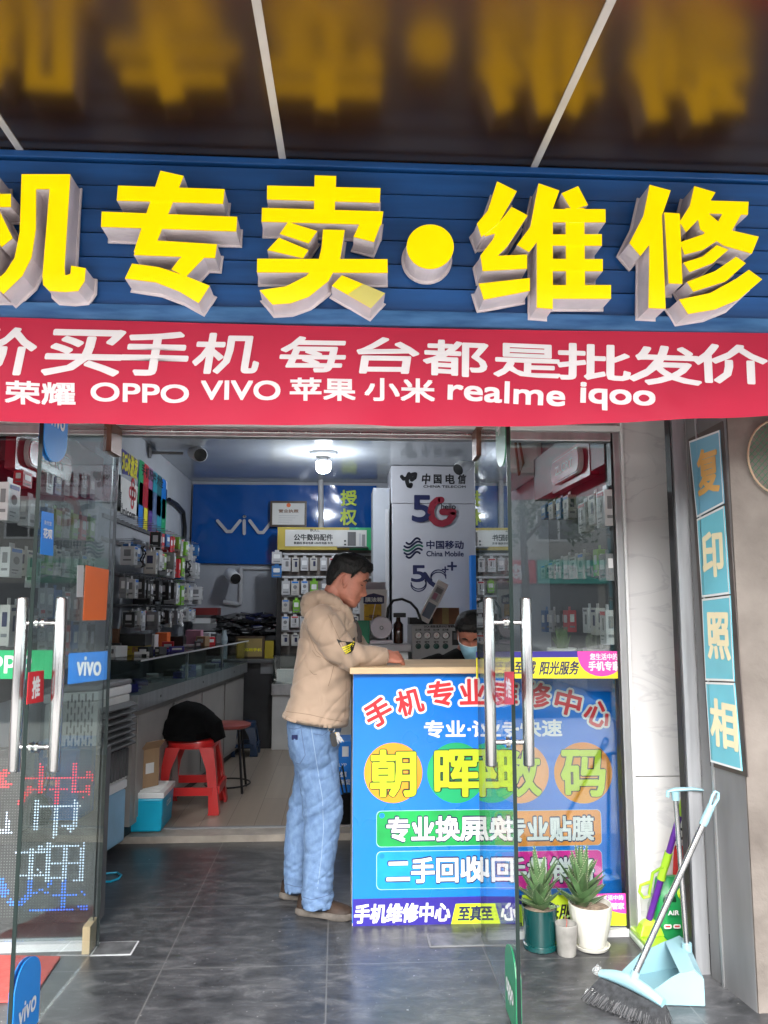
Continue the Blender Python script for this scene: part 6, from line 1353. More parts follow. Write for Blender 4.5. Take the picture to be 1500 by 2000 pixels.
# ================================================================== PEOPLE
from mathutils.bvhtree import BVHTree
def solid(o, voxel, smooth=4, fold=None, mats=None, cuts=()):
    """grow one continuous skin over the overlapping volumes of o and add cloth folds"""
    r = o.modifiers.new('skin', 'REMESH'); r.mode = 'VOXEL'; r.voxel_size = voxel; r.adaptivity = 0
    if smooth: s = o.modifiers.new('soft', 'SMOOTH'); s.factor = .5; s.iterations = smooth
    bpy.context.view_layer.update()
    dg = bpy.context.evaluated_depsgraph_get(); me = bpy.data.meshes.new_from_object(o.evaluated_get(dg)); o.modifiers.clear()
    old = o.data; nm = old.name; o.data = me; bpy.data.meshes.remove(old); me.name = nm
    base = BASE[o.name]
    if fold:
        nr = [v.normal.copy() for v in me.vertices]
        for v, n in zip(me.vertices, nr): v.co += n * fold(v.co + base)
    if cuts:
        bm = bmesh.new(); bm.from_mesh(me)
        for co, no, rad in cuts:
            co = Vector(co) - base; fs = [f for f in bm.faces if rad is None or (f.calc_center_median() - co).length < rad]
            ge = list({e for f in fs for e in f.edges} | {v for f in fs for v in f.verts} | set(fs))
            r_ = bmesh.ops.bisect_plane(bm, geom=ge, plane_co=co, plane_no=no)
            kill = [f for f in bm.faces if (rad is None or (f.calc_center_median() - co).length < rad) and (f.calc_center_median() - co).dot(Vector(no)) > 1e-5]
            bmesh.ops.delete(bm, geom=kill, context='FACES')
            rim = [e for e in bm.edges if e.is_boundary and (rad is None or (e.verts[0].co - co).length < rad) and abs((e.verts[0].co - co).dot(Vector(no).normalized())) < .004]
            ex = bmesh.ops.extrude_edge_only(bm, edges=rim); nv = [g for g in ex['geom'] if isinstance(g, bmesh.types.BMVert)]   # turned-in hem
            cen = sum((v.co for v in nv), Vector()) / max(1, len(nv)) if rad is not None else None
            for v in nv:
                v.co -= Vector(no).normalized() * .018
                v.co -= v.normal * 0
        bm.to_mesh(me); bm.free()
    me.polygons.foreach_set('use_smooth', [True] * len(me.polygons)); me.update()
    if mats:
        me.materials.clear(); [me.materials.append(m) for m in mats]
    return BVHTree.FromPolygons([v.co + base for v in me.vertices], [tuple(p.vertices) for p in me.polygons])
def lay(mb, bvh, pts, m, lift=.0012):
    """picture outline laid on a surface: fan of small triangles"""
    out = []
    for x, y in pts:
        d = ray(x, y).normalized(); loc, n, i, di = bvh.ray_cast(EYE, d)
        if loc is None: return
        out.append(loc + n * lift)
    mb.add(out, [tuple(range(len(out)))], m)
def ribbon(mb, bvh, pts, wd, m, lift=.0012, sub=5):
    P = []
    for k in range(len(pts) - 1):
        for j in range(sub): t = j / sub; P.append((pts[k][0] * (1 - t) + pts[k + 1][0] * t, pts[k][1] * (1 - t) + pts[k + 1][1] * t))
    P.append(pts[-1]); L_ = []
    for x, y in P:
        loc, n, i, di = bvh.ray_cast(EYE, ray(x, y).normalized()); L_.append((loc + n * lift, n) if loc is not None else None)
    for a, c in zip(L_, L_[1:]):
        if a is None or c is None or (a[0] - c[0]).length > .06: continue
        s_ = (c[0] - a[0]).cross(a[1]).normalized() * wd / 2; mb.add([a[0] - s_, c[0] - s_, c[0] + s_, a[0] + s_], [(0, 1, 2, 3)], m)
def ringpx(xl, xr, y, Yc, hy, n=28, tilt=0, e=2.3):
    a = at(xl, y, Yc); c = at(xr, y, Yc); cx = (a.x + c.x) / 2; hx = (c.x - a.x) / 2; z = (a.z + c.z) / 2; out = []
    for k in range(n):
        t = 2 * PI * k / n; co, si = math.cos(t), math.sin(t)
        x = math.copysign(abs(co) ** (2 / e), co); yy = math.copysign(abs(si) ** (2 / e), si)
        out.append(Vector((cx + hx * x, Yc + hy * yy, z + tilt * x)))
    return out
def interp(tab, z):
    if z <= tab[0][0]: return tab[0][1]
    for (a, va), (c, vc) in zip(tab, tab[1:]):
        if z <= c:
            t = (z - a) / (c - a); t = t * t * (3 - 2 * t) * .5 + t * .5; return va + (vc - va) * t
    return tab[-1][1]
HF = [(-.121, .050), (-.114, .070), (-.10, .080), (-.085, .081), (-.07, .083), (-.045, .084), (-.02, .083), (0, .081), (.022, .088), (.05, .087), (.075, .076), (.095, .056), (.108, .034), (.117, .004)]
HBk = [(-.121, .030), (-.11, .008), (-.095, -.025), (-.075, -.06), (-.05, -.082), (-.02, -.092), (.02, -.097), (.05, -.094), (.08, -.078), (.1, -.052), (.117, -.006)]
HW = [(-.121, .012), (-.114, .028), (-.10, .043), (-.085, .053), (-.065, .061), (-.04, .067), (-.01, .071), (.03, .075), (.06, .073), (.08, .063), (.1, .041), (.117, .006)]
NS = [(-.056, 0), (-.05, .012), (-.042, .023), (-.034, .024), (-.02, .016), (-.004, .008), (.012, .001), (.02, 0)]
def headpt(z, th, grow=0):
    f, bk, w = interp(HF, z), interp(HBk, z), interp(HW, z); co, si = math.cos(th), math.sin(th)
    x = (f + bk) / 2 + ((f - bk) / 2 + grow) * math.copysign(abs(co) ** .9, co); y = (w + grow) * math.copysign(abs(si) ** .9, si)
    if co > 0 and not grow:
        g = lambda y0, z0, sy, sz: math.exp(-((y - y0) / sy) ** 2 - ((z - z0) / sz) ** 2)
        x += interp(NS, z) * math.exp(-(y / (.0075 + .006 * (z < -.03) + .003 * (z < -.02))) ** 2)
        for s in (-1, 1):
            x -= .010 * g(s * .032, .004, .014, .009); x += .0045 * g(s * .032, -.001, .011, .006); x += .004 * g(s * .045, -.025, .018, .016)
            x -= .004 * g(s * .03, -.058, .01, .018)
        x += .0055 * g(0, -.070, .022, .0048) + .005 * g(0, -.084, .019, .005) - .006 * g(0, -.0772, .024, .0022) - .003 * g(0, -.094, .02, .005) + .004 * g(0, -.110, .02, .008)
    return x, y
def zlist(n=64): return [-.121 + .238 * k / (n - 1) for k in range(n)]
def head_mesh(b, T, m, n=72):
    rings = []
    for z in zlist():
        rings.append([T @ Vector((*headpt(z, 2 * PI * k / n), z)) for k in range(n)])
    b.loft(rings, m)
    for s in (-1, 1):     # ears: rim, bowl and lobe
        E = T @ Matrix.Translation((-.012, s * .070, -.006)) @ Matrix.Rotation(s * R(-24), 4, 'Z') @ Matrix.Rotation(R(-10), 4, 'Y')
        rim = [E @ Vector((.017 * math.cos(a) * (1.1 if math.sin(a) > 0 else .8), s * (.006 + .004 * math.cos(a + 2)), .031 * math.sin(a))) for a in [2 * PI * k / 20 for k in range(21)]]
        b.tube(rim, .0048, m, 8); b.loft([[E @ Vector((.015 * q * math.cos(a), s * yy, .028 * q * math.sin(a) - .002)) for a in [2 * PI * k / 16 for k in range(16)]] for q, yy in ((.9, -.012), (1, .002), (.6, .003), (.1, .002))], m)
        b.tube([E @ Vector((.008, s * .004, -.024)), E @ Vector((.004, s * .005, -.034))], [.008, .006], m, 8)
def hairline(x, y, z, back=-.078):
    """signed height over the hair border"""
    if x > .045: zb = .066 + .010 * (y / .06) ** 2 * -1
    elif x > .012: zb = .0 + (x - .012) / .033 * .062
    elif x > -.03: zb = .026
    else: zb = .026 + (x + .03) / .045 * (.026 - back)
    return z - max(back, zb)
def hair_mesh(b, T, m, top=.02, side=.010, seed=0, n=120, nz=90):
    idx = {}; vs = []; fs = []
    zs = [-.10 + .217 * k / (nz - 1) for k in range(nz)]
    for i, z in enumerate(zs):
        for k in range(n):
            th = 2 * PI * k / n; x, y = headpt(z, th, .0012); h = hairline(x, y, z)
            h += .006 * mnoise.noise((x * 60, y * 60, z * 60 + seed))
            if h < 0: continue
            q = min(1, h / .03) ** .6; g = q * (side + (top - side) * max(0, min(1, (z - .02) / .07)))
            g *= 1 + .25 * mnoise.noise((x * 38, y * 38, z * 20 + seed))
            x2, y2 = headpt(z, th, .0012 + g); z2 = z + g * .55 * max(0, z / .1)
            if x > .05 and z > .05: x2 += .004
            idx[i, k] = len(vs); vs.append(T @ Vector((x2, y2, z2)))
    for i in range(nz - 1):
        for k in range(n):
            q = [(i, k), (i, (k + 1) % n), (i + 1, (k + 1) % n), (i + 1, k)]; q = [idx[c] for c in q if c in idx]
            if len(q) >= 3: fs.append(tuple(q))
    topk = [idx[nz - 1, k] for k in range(n) if (nz - 1, k) in idx]
    if len(topk) > 2: fs.append(tuple(topk))
    b.add(vs, fs, m, None, True)
    rr = random.Random(seed + 1)        # loose strands give the border its ragged edge
    for i in range(5200):
        z = rr.uniform(-.075, .115); th = rr.uniform(0, 2 * PI); x, y = headpt(z, th, .001); h = hairline(x, y, z)
        if h < .003: continue
        g = side + (top - side) * max(0, min(1, (z - .02) / .07)); g *= min(1, h / .03) ** .6; x2, y2 = headpt(z, th, g)
        p = Vector((x2, y2, z + g * .5 * max(0, z / .1))); nrm = Vector((x2 - x, y2 - y, .002)).normalized() if g > .001 else Vector((0, 0, 1))
        fl_ = (Vector((.5 * (x > 0), 0, -1)) + nrm * .5 + Vector((rr.gauss(0, .3), rr.gauss(0, .3), rr.gauss(0, .2)))).normalized() * rr.uniform(.008, .016)
        s_ = fl_.cross(nrm).normalized() * .0007; b.add([T @ (p - s_), T @ (p + s_), T @ (p + fl_)], [(0, 1, 2)], m)
def hand_mesh(b, wrist, d, up, m, side=1, curl=.5):
    d = Vector(d).normalized(); up = Vector(up); up = (up - d * up.dot(d)).normalized(); sd = d.cross(up) * side
    P = lambda f, s, u: wrist + d * f + sd * s + up * u
    b.loft([[P(f, w * math.cos(a), t * math.sin(a) + o_) for a in [2 * PI * k / 16 for k in range(16)]] for f, w, t, o_ in ((-.03, .026, .021, 0), (.0, .029, .02, 0), (.03, .038, .017, 0), (.065, .042, .015, 0), (.088, .040, .011, -.002))], m)
    for s0, L_ in ((-.031, .066), (-.0105, .077), (.0105, .072), (.030, .055)):
        p = P(.08, s0, -.001); pts = [p - d * .012]; a = .15
        for seg in (.45, .32, .23):
            a += curl * .9; p = p + (d * math.cos(a) - up * math.sin(a)) * L_ * seg; pts.append(p)
        pts.insert(1, P(.084, s0, .002)); b.tube(pts, [.0095, .0098, .0088, .008, .0062], m, 10)
    b.tube([P(.015, -.03, -.004), P(.04, -.05, -.008), P(.065, -.058, -.016), P(.085, -.05, -.024)], [.013, .0115, .0095, .007], m, 10)

skin = pm('skin', (.44, .175, .115), .42, var=.1, scale=30, bump=.1, bscale=140, col2=(.50, .19, .13))
hairm = pm('black_hair', (.003, .0026, .0026), .6, var=.4, scale=90, stretch=(1, 1, .2), bump=.6, bscale=160)
jackm = pm('khaki_cloth', (.365, .262, .19), .8, var=.05, scale=7, bump=.12, bscale=260, sheen=.2)
jackd = pm('khaki_seam', (.22, .15, .10), .8, var=.05)
denim = pm('faded_denim', (.098, .172, .32), .85, var=.12, scale=40, bump=.35, bscale=300, col2=(.135, .22, .37), stretch=(1.2, 1.2, .9), detail=9)
shoel = pm('brown_leather', (.026, .015, .010), .6, var=.4, scale=18, bump=.3, bscale=40, spec=.25)
solem = pm('grey_sole', (.10, .088, .078), .9, var=.3, scale=20, spec=.2)

YM = 3.64
man = thing('person', 'man in a khaki hooded jacket and faded jeans leaning on the blue counter', 'person', (-.1, YM, 0))
hc = at(681, 1133, 3.61); phi = R(20); yw = R(-7)
TH = Matrix.Translation(hc) @ Matrix.Rotation(yw, 4, 'Z') @ Matrix.Rotation(phi, 4, 'Y') @ Matrix.Scale(.96, 4)
b = MB(); head_mesh(b, TH, skin)
nb_ = TH @ Vector((-.035, 0, -.06)); nt_ = at(640, 1205, YM); b.tube([nb_ + Vector((.01, 0, .03)), nb_, nb_.lerp(nt_, .5), nt_], [.052, .056, .060, .075], skin, 20)
tor = [(618, 668, 1195, .10), (604, 684, 1230, .13), (596, 684, 1280, .13), (590, 674, 1340, .12), (580, 664, 1400, .13), (580, 655, 1470, .13)]
b.loft([ringpx(x0, x1, y, YM, hy, 20) for x0, x1, y, hy in tor], skin)
LEGS = ((3.575, [(592, 648, 1460), (600, 655, 1560), (605, 650, 1640), (606, 640, 1720), (612, 628, 1765)]), (3.765, [(580, 640, 1460), (578, 625, 1560), (570, 608, 1640), (567, 596, 1700), (573, 588, 1735)]))
for Yl, lv in LEGS: b.loft([ringpx(x0, x1, y, Yl, .035, 14) for x0, x1, y in lv], skin)
shN, elN, wrN = at(632, 1222, 3.47), at(672, 1281, 3.455), at(744, 1284, 3.53)
shF, elF, wrF = at(648, 1220, 3.82), at(700, 1275, 3.80), at(708, 1264, 3.70)
wrN.z = max(wrN.z, 1.10); elN.z = max(elN.z, 1.085); wrF.z = 1.105; elF.z = 1.11
b.tube([shN, shN.lerp(elN, .5), elN], [.05, .045, .04], skin, 12); b.tube([elN, wrN], [.04, .026], skin, 12)
b.tube([shF, elF], [.05, .04], skin, 12); b.tube([elF, wrF], [.04, .026], skin, 12)
hand_mesh(b, wrN, Vector((1, .25, -.06)), Vector((-.05, -.55, .8)), skin, 1, .55)
hand_mesh(b, wrF, Vector((.75, -.65, -.05)), Vector((0, .1, 1)), skin, -1, .45)
body = b.build('body', man); bvB = solid(body, .0036, 1, None, [skin])
b = MB(); hair_mesh(b, TH, hairm, .024, .013, 1); b.build('hair', man)
for s in (-1, 1):
    b = MB(); rings = []
    for k in range(9):
        t = k / 8; y = s * (.014 + .034 * t); z = .0235 + .006 * math.sin(PI * min(1, t * 1.2)) - .004 * t; x = headpt(z, math.asin(max(-1, min(1, y / interp(HW, z)))) )[0] + .0005
        h_ = .0052 * math.sin(PI * (t * .85 + .12)) + .0005
        rings.append([TH @ Vector((x + .0028 * math.cos(a), y, z + h_ * math.sin(a))) for a in [2 * PI * j / 8 for j in range(8)]])
    b.loft(rings, hairm); b.build('eyebrow', man)
    b = MB(); pts = []
    for k in range(9):
        t = k / 8; y = s * (.019 + .026 * t); z = .0005 - .003 * math.sin(PI * t); x = headpt(z, math.asin(max(-1, min(1, y / interp(HW, z)))))[0] + .0003; pts.append(TH @ Vector((x, y, z)))
    b.tube(pts, [.0006, .0014, .002, .0022, .0023, .0022, .002, .0014, .0006], inkb, 6); b.build('eyelid', man)
b = MB(); b.tube([TH @ Vector((headpt(-.0772, math.asin(y / interp(HW, -.0772)))[0] + .0004, y, -.0772 - .001 * abs(y) / .02)) for y in [-.022 + .0044 * k for k in range(11)]], [.0006, .0012, .0015, .0016, .0016, .0016, .0016, .0016, .0015, .0012, .0006], pm('lip_line', (.10, .03, .025), .6), 6); b.build('mouth', man)

# ---- jacket
b = MB()
tor = [(616, 662, 1180, .10, 0), (600, 684, 1194, .165, 0), (590, 697, 1220, .18, 0), (583, 700, 1250, .18, 0), (577, 697, 1285, .172, 0), (572, 689, 1320, .166, 0), (566, 684, 1360, .168, 0), (557, 681, 1390, .174, -.015), (552, 679, 1405, .195, -.022), (551, 680, 1425, .195, -.022), (553, 678, 1430, .18, -.022)]
b.loft([ringpx(x0, x1, y, YM, hy, 36, tl) for x0, x1, y, hy, tl in tor], jackm)
b.tube([at(622, 1204, 3.52), shN, shN.lerp(elN, .45), shN.lerp(elN, .8), elN + Vector((.0, 0, .0)), elN.lerp(wrN, .12)], [.07, .076, .072, .064, .058, .053], jackm, 24)
b.tube([elN + Vector((-.015, 0, .0)), elN.lerp(wrN, .3), elN.lerp(wrN, .7), elN.lerp(wrN, 1.14)], [.06, .056, .048, .043], jackm, 24)
b.tube([at(640, 1206, 3.75), shF, shF.lerp(elF, .6), elF], [.08, .085, .075, .062], jackm, 20); b.tube([elF, elF.lerp(wrF, .5), wrF], [.062, .054, .044], jackm, 20)
hp = [(690, 1212, 3.555), (676, 1193, 3.535), (655, 1175, 3.535), (628, 1166, 3.555), (611, 1172, 3.60), (607, 1176, 3.65), (614, 1170, 3.69), (634, 1164, 3.725), (664, 1178, 3.735), (687, 1205, 3.725)]
b.tube([at(*p) for p in hp], [.016, .022, .028, .036, .041, .041, .038, .03, .022, .016], jackm, 18)
b.loft([[at(608, 1180, 3.63) + Vector((.052 * q * math.cos(a), .10 * q * math.sin(a), zz)) for a in [2 * PI * k / 20 for k in range(20)]] for q, zz in ((.3, -.07), (.85, -.05), (1, 0), (.8, .04), (.3, .055))], jackm)
def jfold(p):
    f = .005 * mnoise.noise((p.x * 9 + p.z * 6, p.y * 6, p.z * 10 - p.x * 7)) + .0025 * mnoise.noise((p.x * 24, p.y * 18, p.z * 30))
    d = (p - elN).length; f += .010 * math.exp(-(d / .10) ** 2) * math.sin(70 * (p.x + p.z * .6 + .3 * p.y))
    dz = p.z - at(620, 1395, YM).z; f += .006 * math.exp(-(dz / .09) ** 2) * mnoise.noise((p.x * 9, p.y * 9, p.z * 40))
    rg = lambda q, e: (1 - min(1, abs(mnoise.noise(q)) * 2.2)) ** e
    f -= .0055 * rg((p.x * 3 + p.z * 3, p.y * 3 + 3, p.z * 9 - p.x * 8), 7) + .003 * rg((p.x * 9 - p.z * 3, p.y * 5, p.z * 4 + p.x * 9 + 7), 7)
    a = at(690, 1310, YM); f += .006 * math.exp(-((p - Vector((a.x - .06, 3.46, a.z))).length / .12) ** 2) * math.sin(60 * (p.x * .7 - p.z))
    return f
jk_ = b.build('jacket', man); ha, hb = at(553, 1398, YM), at(678, 1415, YM); hd = (hb - ha).normalized()
bvJ = solid(jk_, .0062, 5, jfold, [jackm], [(ha, Vector((-hd.z, 0, hd.x)) * -1, None), (elN.lerp(wrN, 1.1), (wrN - elN).normalized(), .10)])
b = MB(); piping = pm('pale_piping', (.68, .58, .48), .6)
ribbon(b, bvJ, [(596, 1206), (586, 1236), (578, 1268), (572, 1298)], .005, piping)
for pts in ([(606, 1396), (640, 1404), (668, 1409)], [(560, 1390), (585, 1393), (606, 1396)], [(600, 1222), (606, 1245), (618, 1272), (640, 1292), (660, 1302)], [(640, 1200), (650, 1220), (660, 1242), (670, 1262)], [(676, 1330), (675, 1360), (673, 1400)], [(610, 1270), (618, 1281), (627, 1284)], [(605, 1309), (612, 1317), (619, 1317)], [(652, 1300), (646, 1325), (641, 1340)], [(690, 1205), (700, 1225), (706, 1245)]):
    ribbon(b, bvJ, pts, .0028, jackd)
b.build('seam', man)
b = MB()
lay(b, bvJ, [(657, 1248), (668, 1253), (680, 1254), (692, 1244), (694, 1257), (690, 1270), (683, 1276), (674, 1277), (667, 1266), (661, 1256)], inkb, .003)
for k in range(4): ribbon(b, bvJ, [(668 + k * 2, 1266 + k * 3.4), (678 + k * 1.5, 1262 + k * 3.2), (691 - k * 1.5, 1254.5 + k * 3.8)], .005, yellow, .0045)
b.build('sleeve_badge', man, label='black badge with yellow stripes on the sleeve')
b = MB(); collar = pm('dark_shirt', (.05, .04, .038), .8); b.tube([at(*p) for p in ((690, 1212, 3.60), (676, 1192, 3.575), (655, 1178, 3.57))], [.012, .016, .012], collar, 10); b.tube([at(690, 1215, 3.62), at(697, 1235, 3.63), at(699, 1255, 3.63)], [.02, .024, .02], collar, 10); b.build('shirt', man)

# ---- jeans
b = MB()
b.loft([ringpx(x0, x1, y, YM, hy, 32) for x0, x1, y, hy in ((562, 668, 1392, .155), (560, 667, 1415, .165), (562, 662, 1450, .17), (568, 660, 1478, .165), (578, 655, 1505, .13))], denim)
for Yl, hh, lv in ((3.575, .088, [(562, 664, 1440), (570, 661, 1475), (580, 662, 1510), (586, 667, 1545), (590, 670, 1575), (592, 669, 1600), (593, 662, 1635), (592, 656, 1675), (590, 652, 1715), (588, 651, 1745), (588, 651, 1780)]), (3.765, .085, [(562, 655, 1440), (572, 650, 1475), (574, 640, 1510), (568, 630, 1545), (562, 625, 1575), (558, 620, 1610), (555, 612, 1655), (555, 604, 1695), (555, 600, 1722), (555, 601, 1760)])):
    b.loft([ringpx(x0, x1, y, Yl + (.035 if Yl < YM else -.035) * max(0, (1500 - y) / 60), hh, 26) for x0, x1, y in lv], denim)
zk, zh = at(660, 1590, 3.57).z, at(620, 1750, 3.57).z
def dfold(p):
    f = .003 * mnoise.noise((p.x * 10, p.y * 10, p.z * 9)) + .002 * mnoise.noise((p.x * 14 + p.z * 10, p.y * 14, p.z * 34))
    f += .007 * math.exp(-((p.z - zh - .05) / .09) ** 2) * mnoise.noise((p.x * 8, p.y * 8, p.z * 46 + p.x * 18)) + .007 * math.exp(-((p.z - zk) / .1) ** 2) * mnoise.noise((p.x * 10, p.y * 10, p.z * 32 - p.x * 22))
    rg = lambda q, e: (1 - min(1, abs(mnoise.noise(q)) * 2.2)) ** e
    f -= .0045 * rg((p.x * 5 + 2, p.y * 5, p.z * 16 - p.x * 9), 5) + .005 * rg((p.x * 12, p.y * 9, p.z * 5 + p.x * 6), 6)
    f += .006 * math.exp(-((p.z - zk - .3) / .1) ** 2) * mnoise.noise((p.x * 14, p.y * 10, p.z * 22 + p.x * 30))
    return f
je = b.build('jeans', man); bvD = solid(je, .006, 3, dfold, [denim], [(Vector((0, 0, .044)), Vector((0, 0, -1)), None)])
b = MB(); st = pm('pale_stitch', (.20, .29, .44), .7); sd_ = pm('dark_stitch', (.06, .10, .2), .7)
for pts, m_ in (([(563, 1422), (575, 1424), (588, 1421)], sd_), ([(588, 1421), (592, 1450), (596, 1475), (586, 1492), (578, 1490)], sd_), ([(612, 1433), (630, 1436), (641, 1428), (645, 1414)], sd_), ([(606, 1410), (612, 1450), (620, 1500), (630, 1560), (632, 1620), (627, 1680), (620, 1735)], st), ([(592, 1752), (608, 1757), (630, 1752), (649, 1745)], sd_), ([(558, 1726), (575, 1731), (590, 1733)], sd_)): ribbon(b, bvD, pts, .0032, m_)
lay(b, bvD, [(571, 1436), (582, 1435), (582, 1445), (571, 1445)], navyd, .003); b.build('stitching', man)
# ---- shoes
def shoe(heel, toe, parent):
    d = (toe - heel).normalized(); L_ = (toe - heel).length; sdv = Vector((-d.y, d.x, 0)); t = 0
    b = MB(); prof = [(0, .028, 0), (.03, .037, 0), (.25, .036, 0), (.5, .040, .0), (.75, .048, 0), (.92, .040, 0), (1.0, .014, 0)]
    W = lambda f: interp([(p[0], p[1]) for p in prof], f)
    o_ = [heel + d * f * L_ + sdv * W(f) for f in [k / 16 for k in range(17)]] + [heel + d * f * L_ - sdv * W(f) for f in [k / 16 for k in range(16, -1, -1)]]
    n = len(o_); b.loft([[p + Vector((0, 0, z)) + (p - (heel + toe) / 2).normalized() * g for p in o_] for z, g in ((.001, -.004), (.006, .003), (.022, .004), (.03, .001))], solem); so_ = b.build('sole', parent)
    b = MB(); hts = [(0, .075), (.12, .095), (.32, .09), (.45, .078), (.6, .068), (.8, .058), (.93, .05), (1, .04)]; rings = []
    for k in range(15):
        f = k / 14; c_ = heel + d * L_ * (.01 + .985 * f); h_ = interp(hts, f); w_ = max(.008, W(f) * .97)
        rings.append([c_ + sdv * w_ * math.copysign(abs(math.cos(a)) ** .8, math.cos(a)) * (1 - .35 * max(0, math.sin(a))) + Vector((0, 0, .026 + (h_ - .026) * max(0, math.sin(a)) ** .8 - .004 * (math.sin(a) < 0))) for a in [2 * PI * j / 20 for j in range(20)]])
    b.loft(rings, shoel); up_ = b.build('upper', parent)
    b = MB(); b.loft([[heel + d * L_ * f + sdv * s_ * W(f) * 1.0 + Vector((0, 0, z_)) for f, s_, z_ in ((.42, .98, .045), (.46, .6, .078), (.48, -.6, .078), (.46, -.98, .045), (.44, -1.02, .04), (.44, 1.02, .04))], [heel + d * L_ * f + sdv * s_ * W(f) + Vector((0, 0, z_)) for f, s_, z_ in ((.50, .99, .044), (.56, .6, .073), (.58, -.6, .073), (.53, -.99, .044), (.5, -1.02, .04), (.5, 1.02, .04))]], jackd, smooth=False); b.build('strap', parent)
    b = MB(); b.tube([heel + d * L_ * .5 + sdv * .03 + Vector((0, 0, .066)), heel + d * L_ * .55 + Vector((0, 0, .076)), heel + d * L_ * .5 - sdv * .034 + Vector((0, 0, .06))], .003, jackd, 6); return up_
for h_, t_ in ((Vector((-.158, 3.605, 0)), Vector((.078, 3.515, 0))), (Vector((-.243, 3.80, 0)), Vector((-.02, 3.735, 0)))):
    sh_ = bpy.data.objects.new('shoe', None); COL.objects.link(sh_); sh_.parent = man; sh_.location = h_ - BASE[man.name]; BASE[sh_.name] = h_.copy(); shoe(h_, t_, sh_)
# ---- keys hanging at the belt
loc, n_, i_, di_ = bvD.ray_cast(EYE, ray(648, 1422).normalized()); kp = (loc if loc is not None else at(648, 1422, 3.48)) + Vector((.0, -.012, 0))
ky = thing('key_bunch', 'bunch of keys with a black fob hanging at the jeans pocket', 'keys', kp)
b = MB(); b.tube([kp + Vector((.014 * math.cos(2 * PI * k / 20), -.002 * math.sin(4 * PI * k / 20), .014 * math.sin(2 * PI * k / 20))) for k in range(21)], .0022, steel, 6); b.build('ring', ky)
b = MB(); T = Matrix.Translation(kp + Vector((.002, -.006, -.016))) @ Matrix.Rotation(R(-12), 4, 'Y'); b.prism(rrect(.026, .06, .012, 5, 0, -.03), T @ Matrix.Rotation(R(90), 4, 'X'), .01, black); b.build('fob', ky)
for k in range(3):
    b = MB(); T = Matrix.Translation(kp + Vector((.012 + .004 * k, -.004 - .003 * k, -.014))) @ Matrix.Rotation(R(-18 - 9 * k), 4, 'Y') @ Matrix.Rotation(R(90), 4, 'X'); b.prism(disc2(.009, 14, 0, -.01), T, .002, steel if k != 1 else pm('brass', (.6, .42, .15), .3, 1)); b.prism([(-.004, -.018), (.004, -.018), (.004, -.05), (.0015, -.053), (-.001, -.045), (-.004, -.042)], T, .002, steel); b.build('key', ky)

# ---- seated repairer with a face mask behind the counter
wk = thing('person', 'repairer in a black top and pale blue face mask bent over behind the counter', 'person', (.78, 4.25, 0)); YW = 4.22
hc = at(923, 1240, 4.10); fw = Vector((-.30, -1, 0)).normalized()
TW = Matrix.Translation(hc) @ Matrix.Rotation(math.atan2(fw.y, fw.x), 4, 'Z') @ Matrix.Rotation(R(30), 4, 'Y')
b = MB(); head_mesh(b, TW, skin); nb_ = TW @ Vector((-.035, 0, -.06)); cxm = hc.x + .01; sz = hc.z - .13
b.tube([nb_ + (hc - nb_) * .3, nb_, Vector((cxm, YW + .06, sz + .03))], [.05, .055, .07], skin, 18)
b.loft([[Vector((cxm + wx * math.cos(a), YW + .06 + wy * math.sin(a), z)) for a in [2 * PI * k / 20 for k in range(20)]] for z, wx, wy in ((.47, .15, .11), (.7, .14, .1), (sz - .1, .16, .11), (sz, .12, .09), (sz + .04, .06, .06))], skin)
for s in (-1, 1):
    sh = Vector((cxm + s * .21, YW + .05, sz - .03)); el = Vector((cxm + s * .28, YW - .10, sz - .27)); wr = Vector((cxm + s * .09, YW - .2, sz - .2)); b.tube([sh, el], [.045, .04], skin, 10); b.tube([el, wr], [.038, .026], skin, 10)
    hand_mesh(b, wr, Vector((-s * .55, -.6, -.2)), Vector((0, .2, 1)), skin, s, .5)
    b.tube([Vector((cxm + s * .09, YW + .05, .50)), Vector((cxm + s * .12, YW - .22, .50)), Vector((cxm + s * .12, YW - .2, .06))], [.07, .06, .045], skin, 10)
bd = b.build('body', wk); solid(bd, .0042, 1, None, [skin])
b = MB(); hair_mesh(b, TW, hairm, .018, .008, 4); b.build('hair', wk)
for s in (-1, 1):
    b = MB(); rings = []
    for k in range(9):
        t = k / 8; y = s * (.013 + .036 * t); z = .0225 + .005 * math.sin(PI * min(1, t * 1.2)); x = headpt(z, math.asin(max(-1, min(1, y / interp(HW, z)))))[0] + .0005; h_ = .005 * math.sin(PI * (t * .85 + .12)) + .0005
        rings.append([TW @ Vector((x + .0028 * math.cos(a), y, z + h_ * math.sin(a))) for a in [2 * PI * j / 8 for j in range(8)]])
    b.loft(rings, hairm); b.build('eyebrow', wk)
    b = MB(); b.tube([TW @ Vector((headpt(-.0005, math.asin(y / interp(HW, 0)))[0] + .0004, y, -.0005 - .003 * math.sin(PI * k / 6))) for k, y in enumerate([s * (.019 + .0043 * k) for k in range(7)])], [.0008, .0018, .0022, .0024, .0022, .0018, .0008], inkb, 6); b.build('eyelid', wk)
b = MB(); maskm = pm('mask_blue', (.30, .56, .70), .8, var=.05, bump=.1, bscale=120); maskw = pm('mask_white', (.62, .70, .74), .8); rings = []
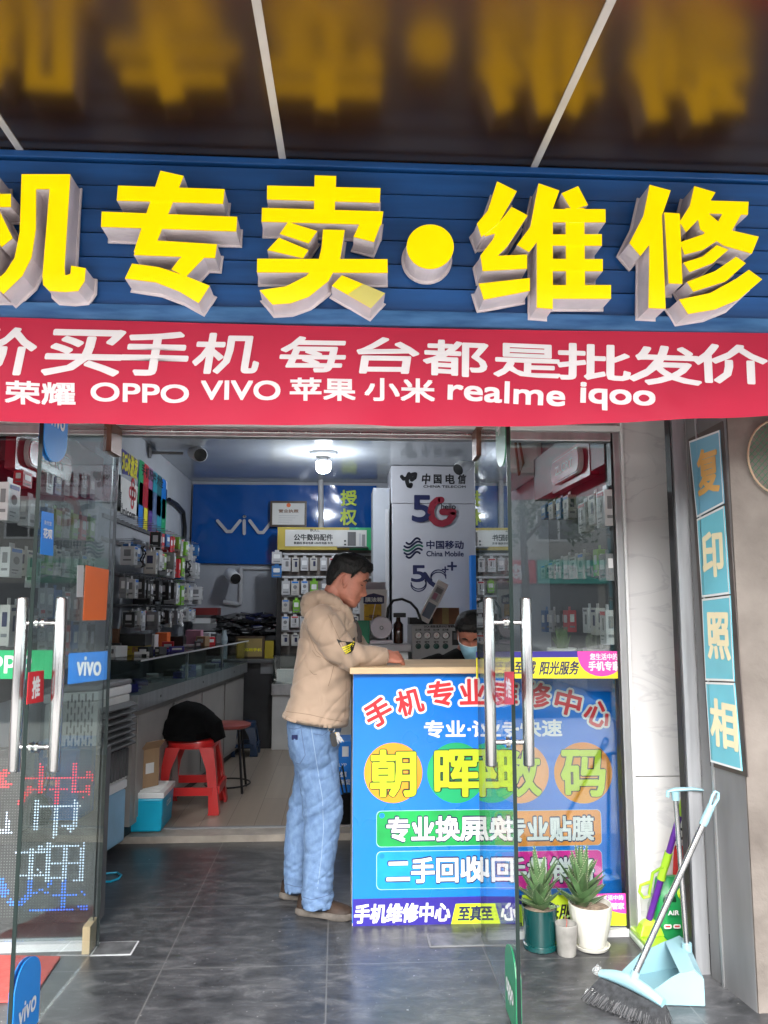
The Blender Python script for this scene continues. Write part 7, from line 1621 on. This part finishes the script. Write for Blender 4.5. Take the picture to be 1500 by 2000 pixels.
for j in range(13):
    z = -.118 + .103 * j / 12; row = []
    for k in range(25):
        th = -1.25 + 2.5 * k / 24; x, y = headpt(z, th, .006 + .010 * math.cos(th) ** 4 * math.sin(PI * j / 12) + .0018 * math.sin(j * PI)); x += .012 * math.exp(-(y / .02) ** 2) * (j > 6) * math.sin(PI * (j - 6) / 7) if j > 6 else 0
        row.append(TW @ Vector((x + .0016 * ((j % 4) == 2), y, z)))
    rings.append(row)
vs = [p for r_ in rings for p in r_]; fs = [(j * 25 + k, j * 25 + k + 1, (j + 1) * 25 + k + 1, (j + 1) * 25 + k) for j in range(12) for k in range(24)]
b.add(vs, fs, maskm, None, True)
b.tube(rings[12], .0022, maskw, 6)
for k in (0, 24): b.tube([rings[10][k], TW @ Vector((-.02, (-1 if k == 0 else 1) * .079, .0)), TW @ Vector((-.028, (-1 if k == 0 else 1) * .077, -.02)), rings[2][k]], .0016, maskw, 5)
b.build('face_mask', wk)
b = MB()
b.loft([[Vector((cxm + wx * math.copysign(abs(math.cos(a)) ** .85, math.cos(a)), YW + .06 + wy * math.sin(a), z)) for a in [2 * PI * k / 28 for k in range(28)]] for z, wx, wy in ((.46, .19, .15), (.75, .18, .14), (sz - .12, .21, .14), (sz - .02, .2, .12), (sz + .03, .12, .09), (sz + .05, .075, .075))], blackcloth)
for s in (-1, 1):
    sh = Vector((cxm + s * .21, YW + .05, sz - .04)); el = Vector((cxm + s * .28, YW - .10, sz - .27)); wr = Vector((cxm + s * .09, YW - .2, sz - .2)); b.tube([sh - Vector((s * .05, 0, 0)), sh, el, el.lerp(wr, .1)], [.07, .075, .06, .055], blackcloth, 18); b.tube([el, el.lerp(wr, .9)], [.056, .042], blackcloth, 16)
    b.tube([Vector((cxm + s * .09, YW + .05, .52)), Vector((cxm + s * .12, YW - .22, .52)), Vector((cxm + s * .12, YW - .2, .1))], [.09, .08, .065], blackcloth, 14)
tp = b.build('shirt', wk); solid(tp, .011, 3, lambda p: .005 * mnoise.noise(p * 12), [blackcloth])
plastic_stool('plastic_stool', 'blue plastic stool the masked repairer sits on', cxm, YW + .06, .001, .44, .36, blue)
for o in list(bpy.data.objects):      # unused pack prototypes are not part of the shop
    if o.name.startswith('accessory_pack') and 'label' not in o: bpy.data.objects.remove(o)
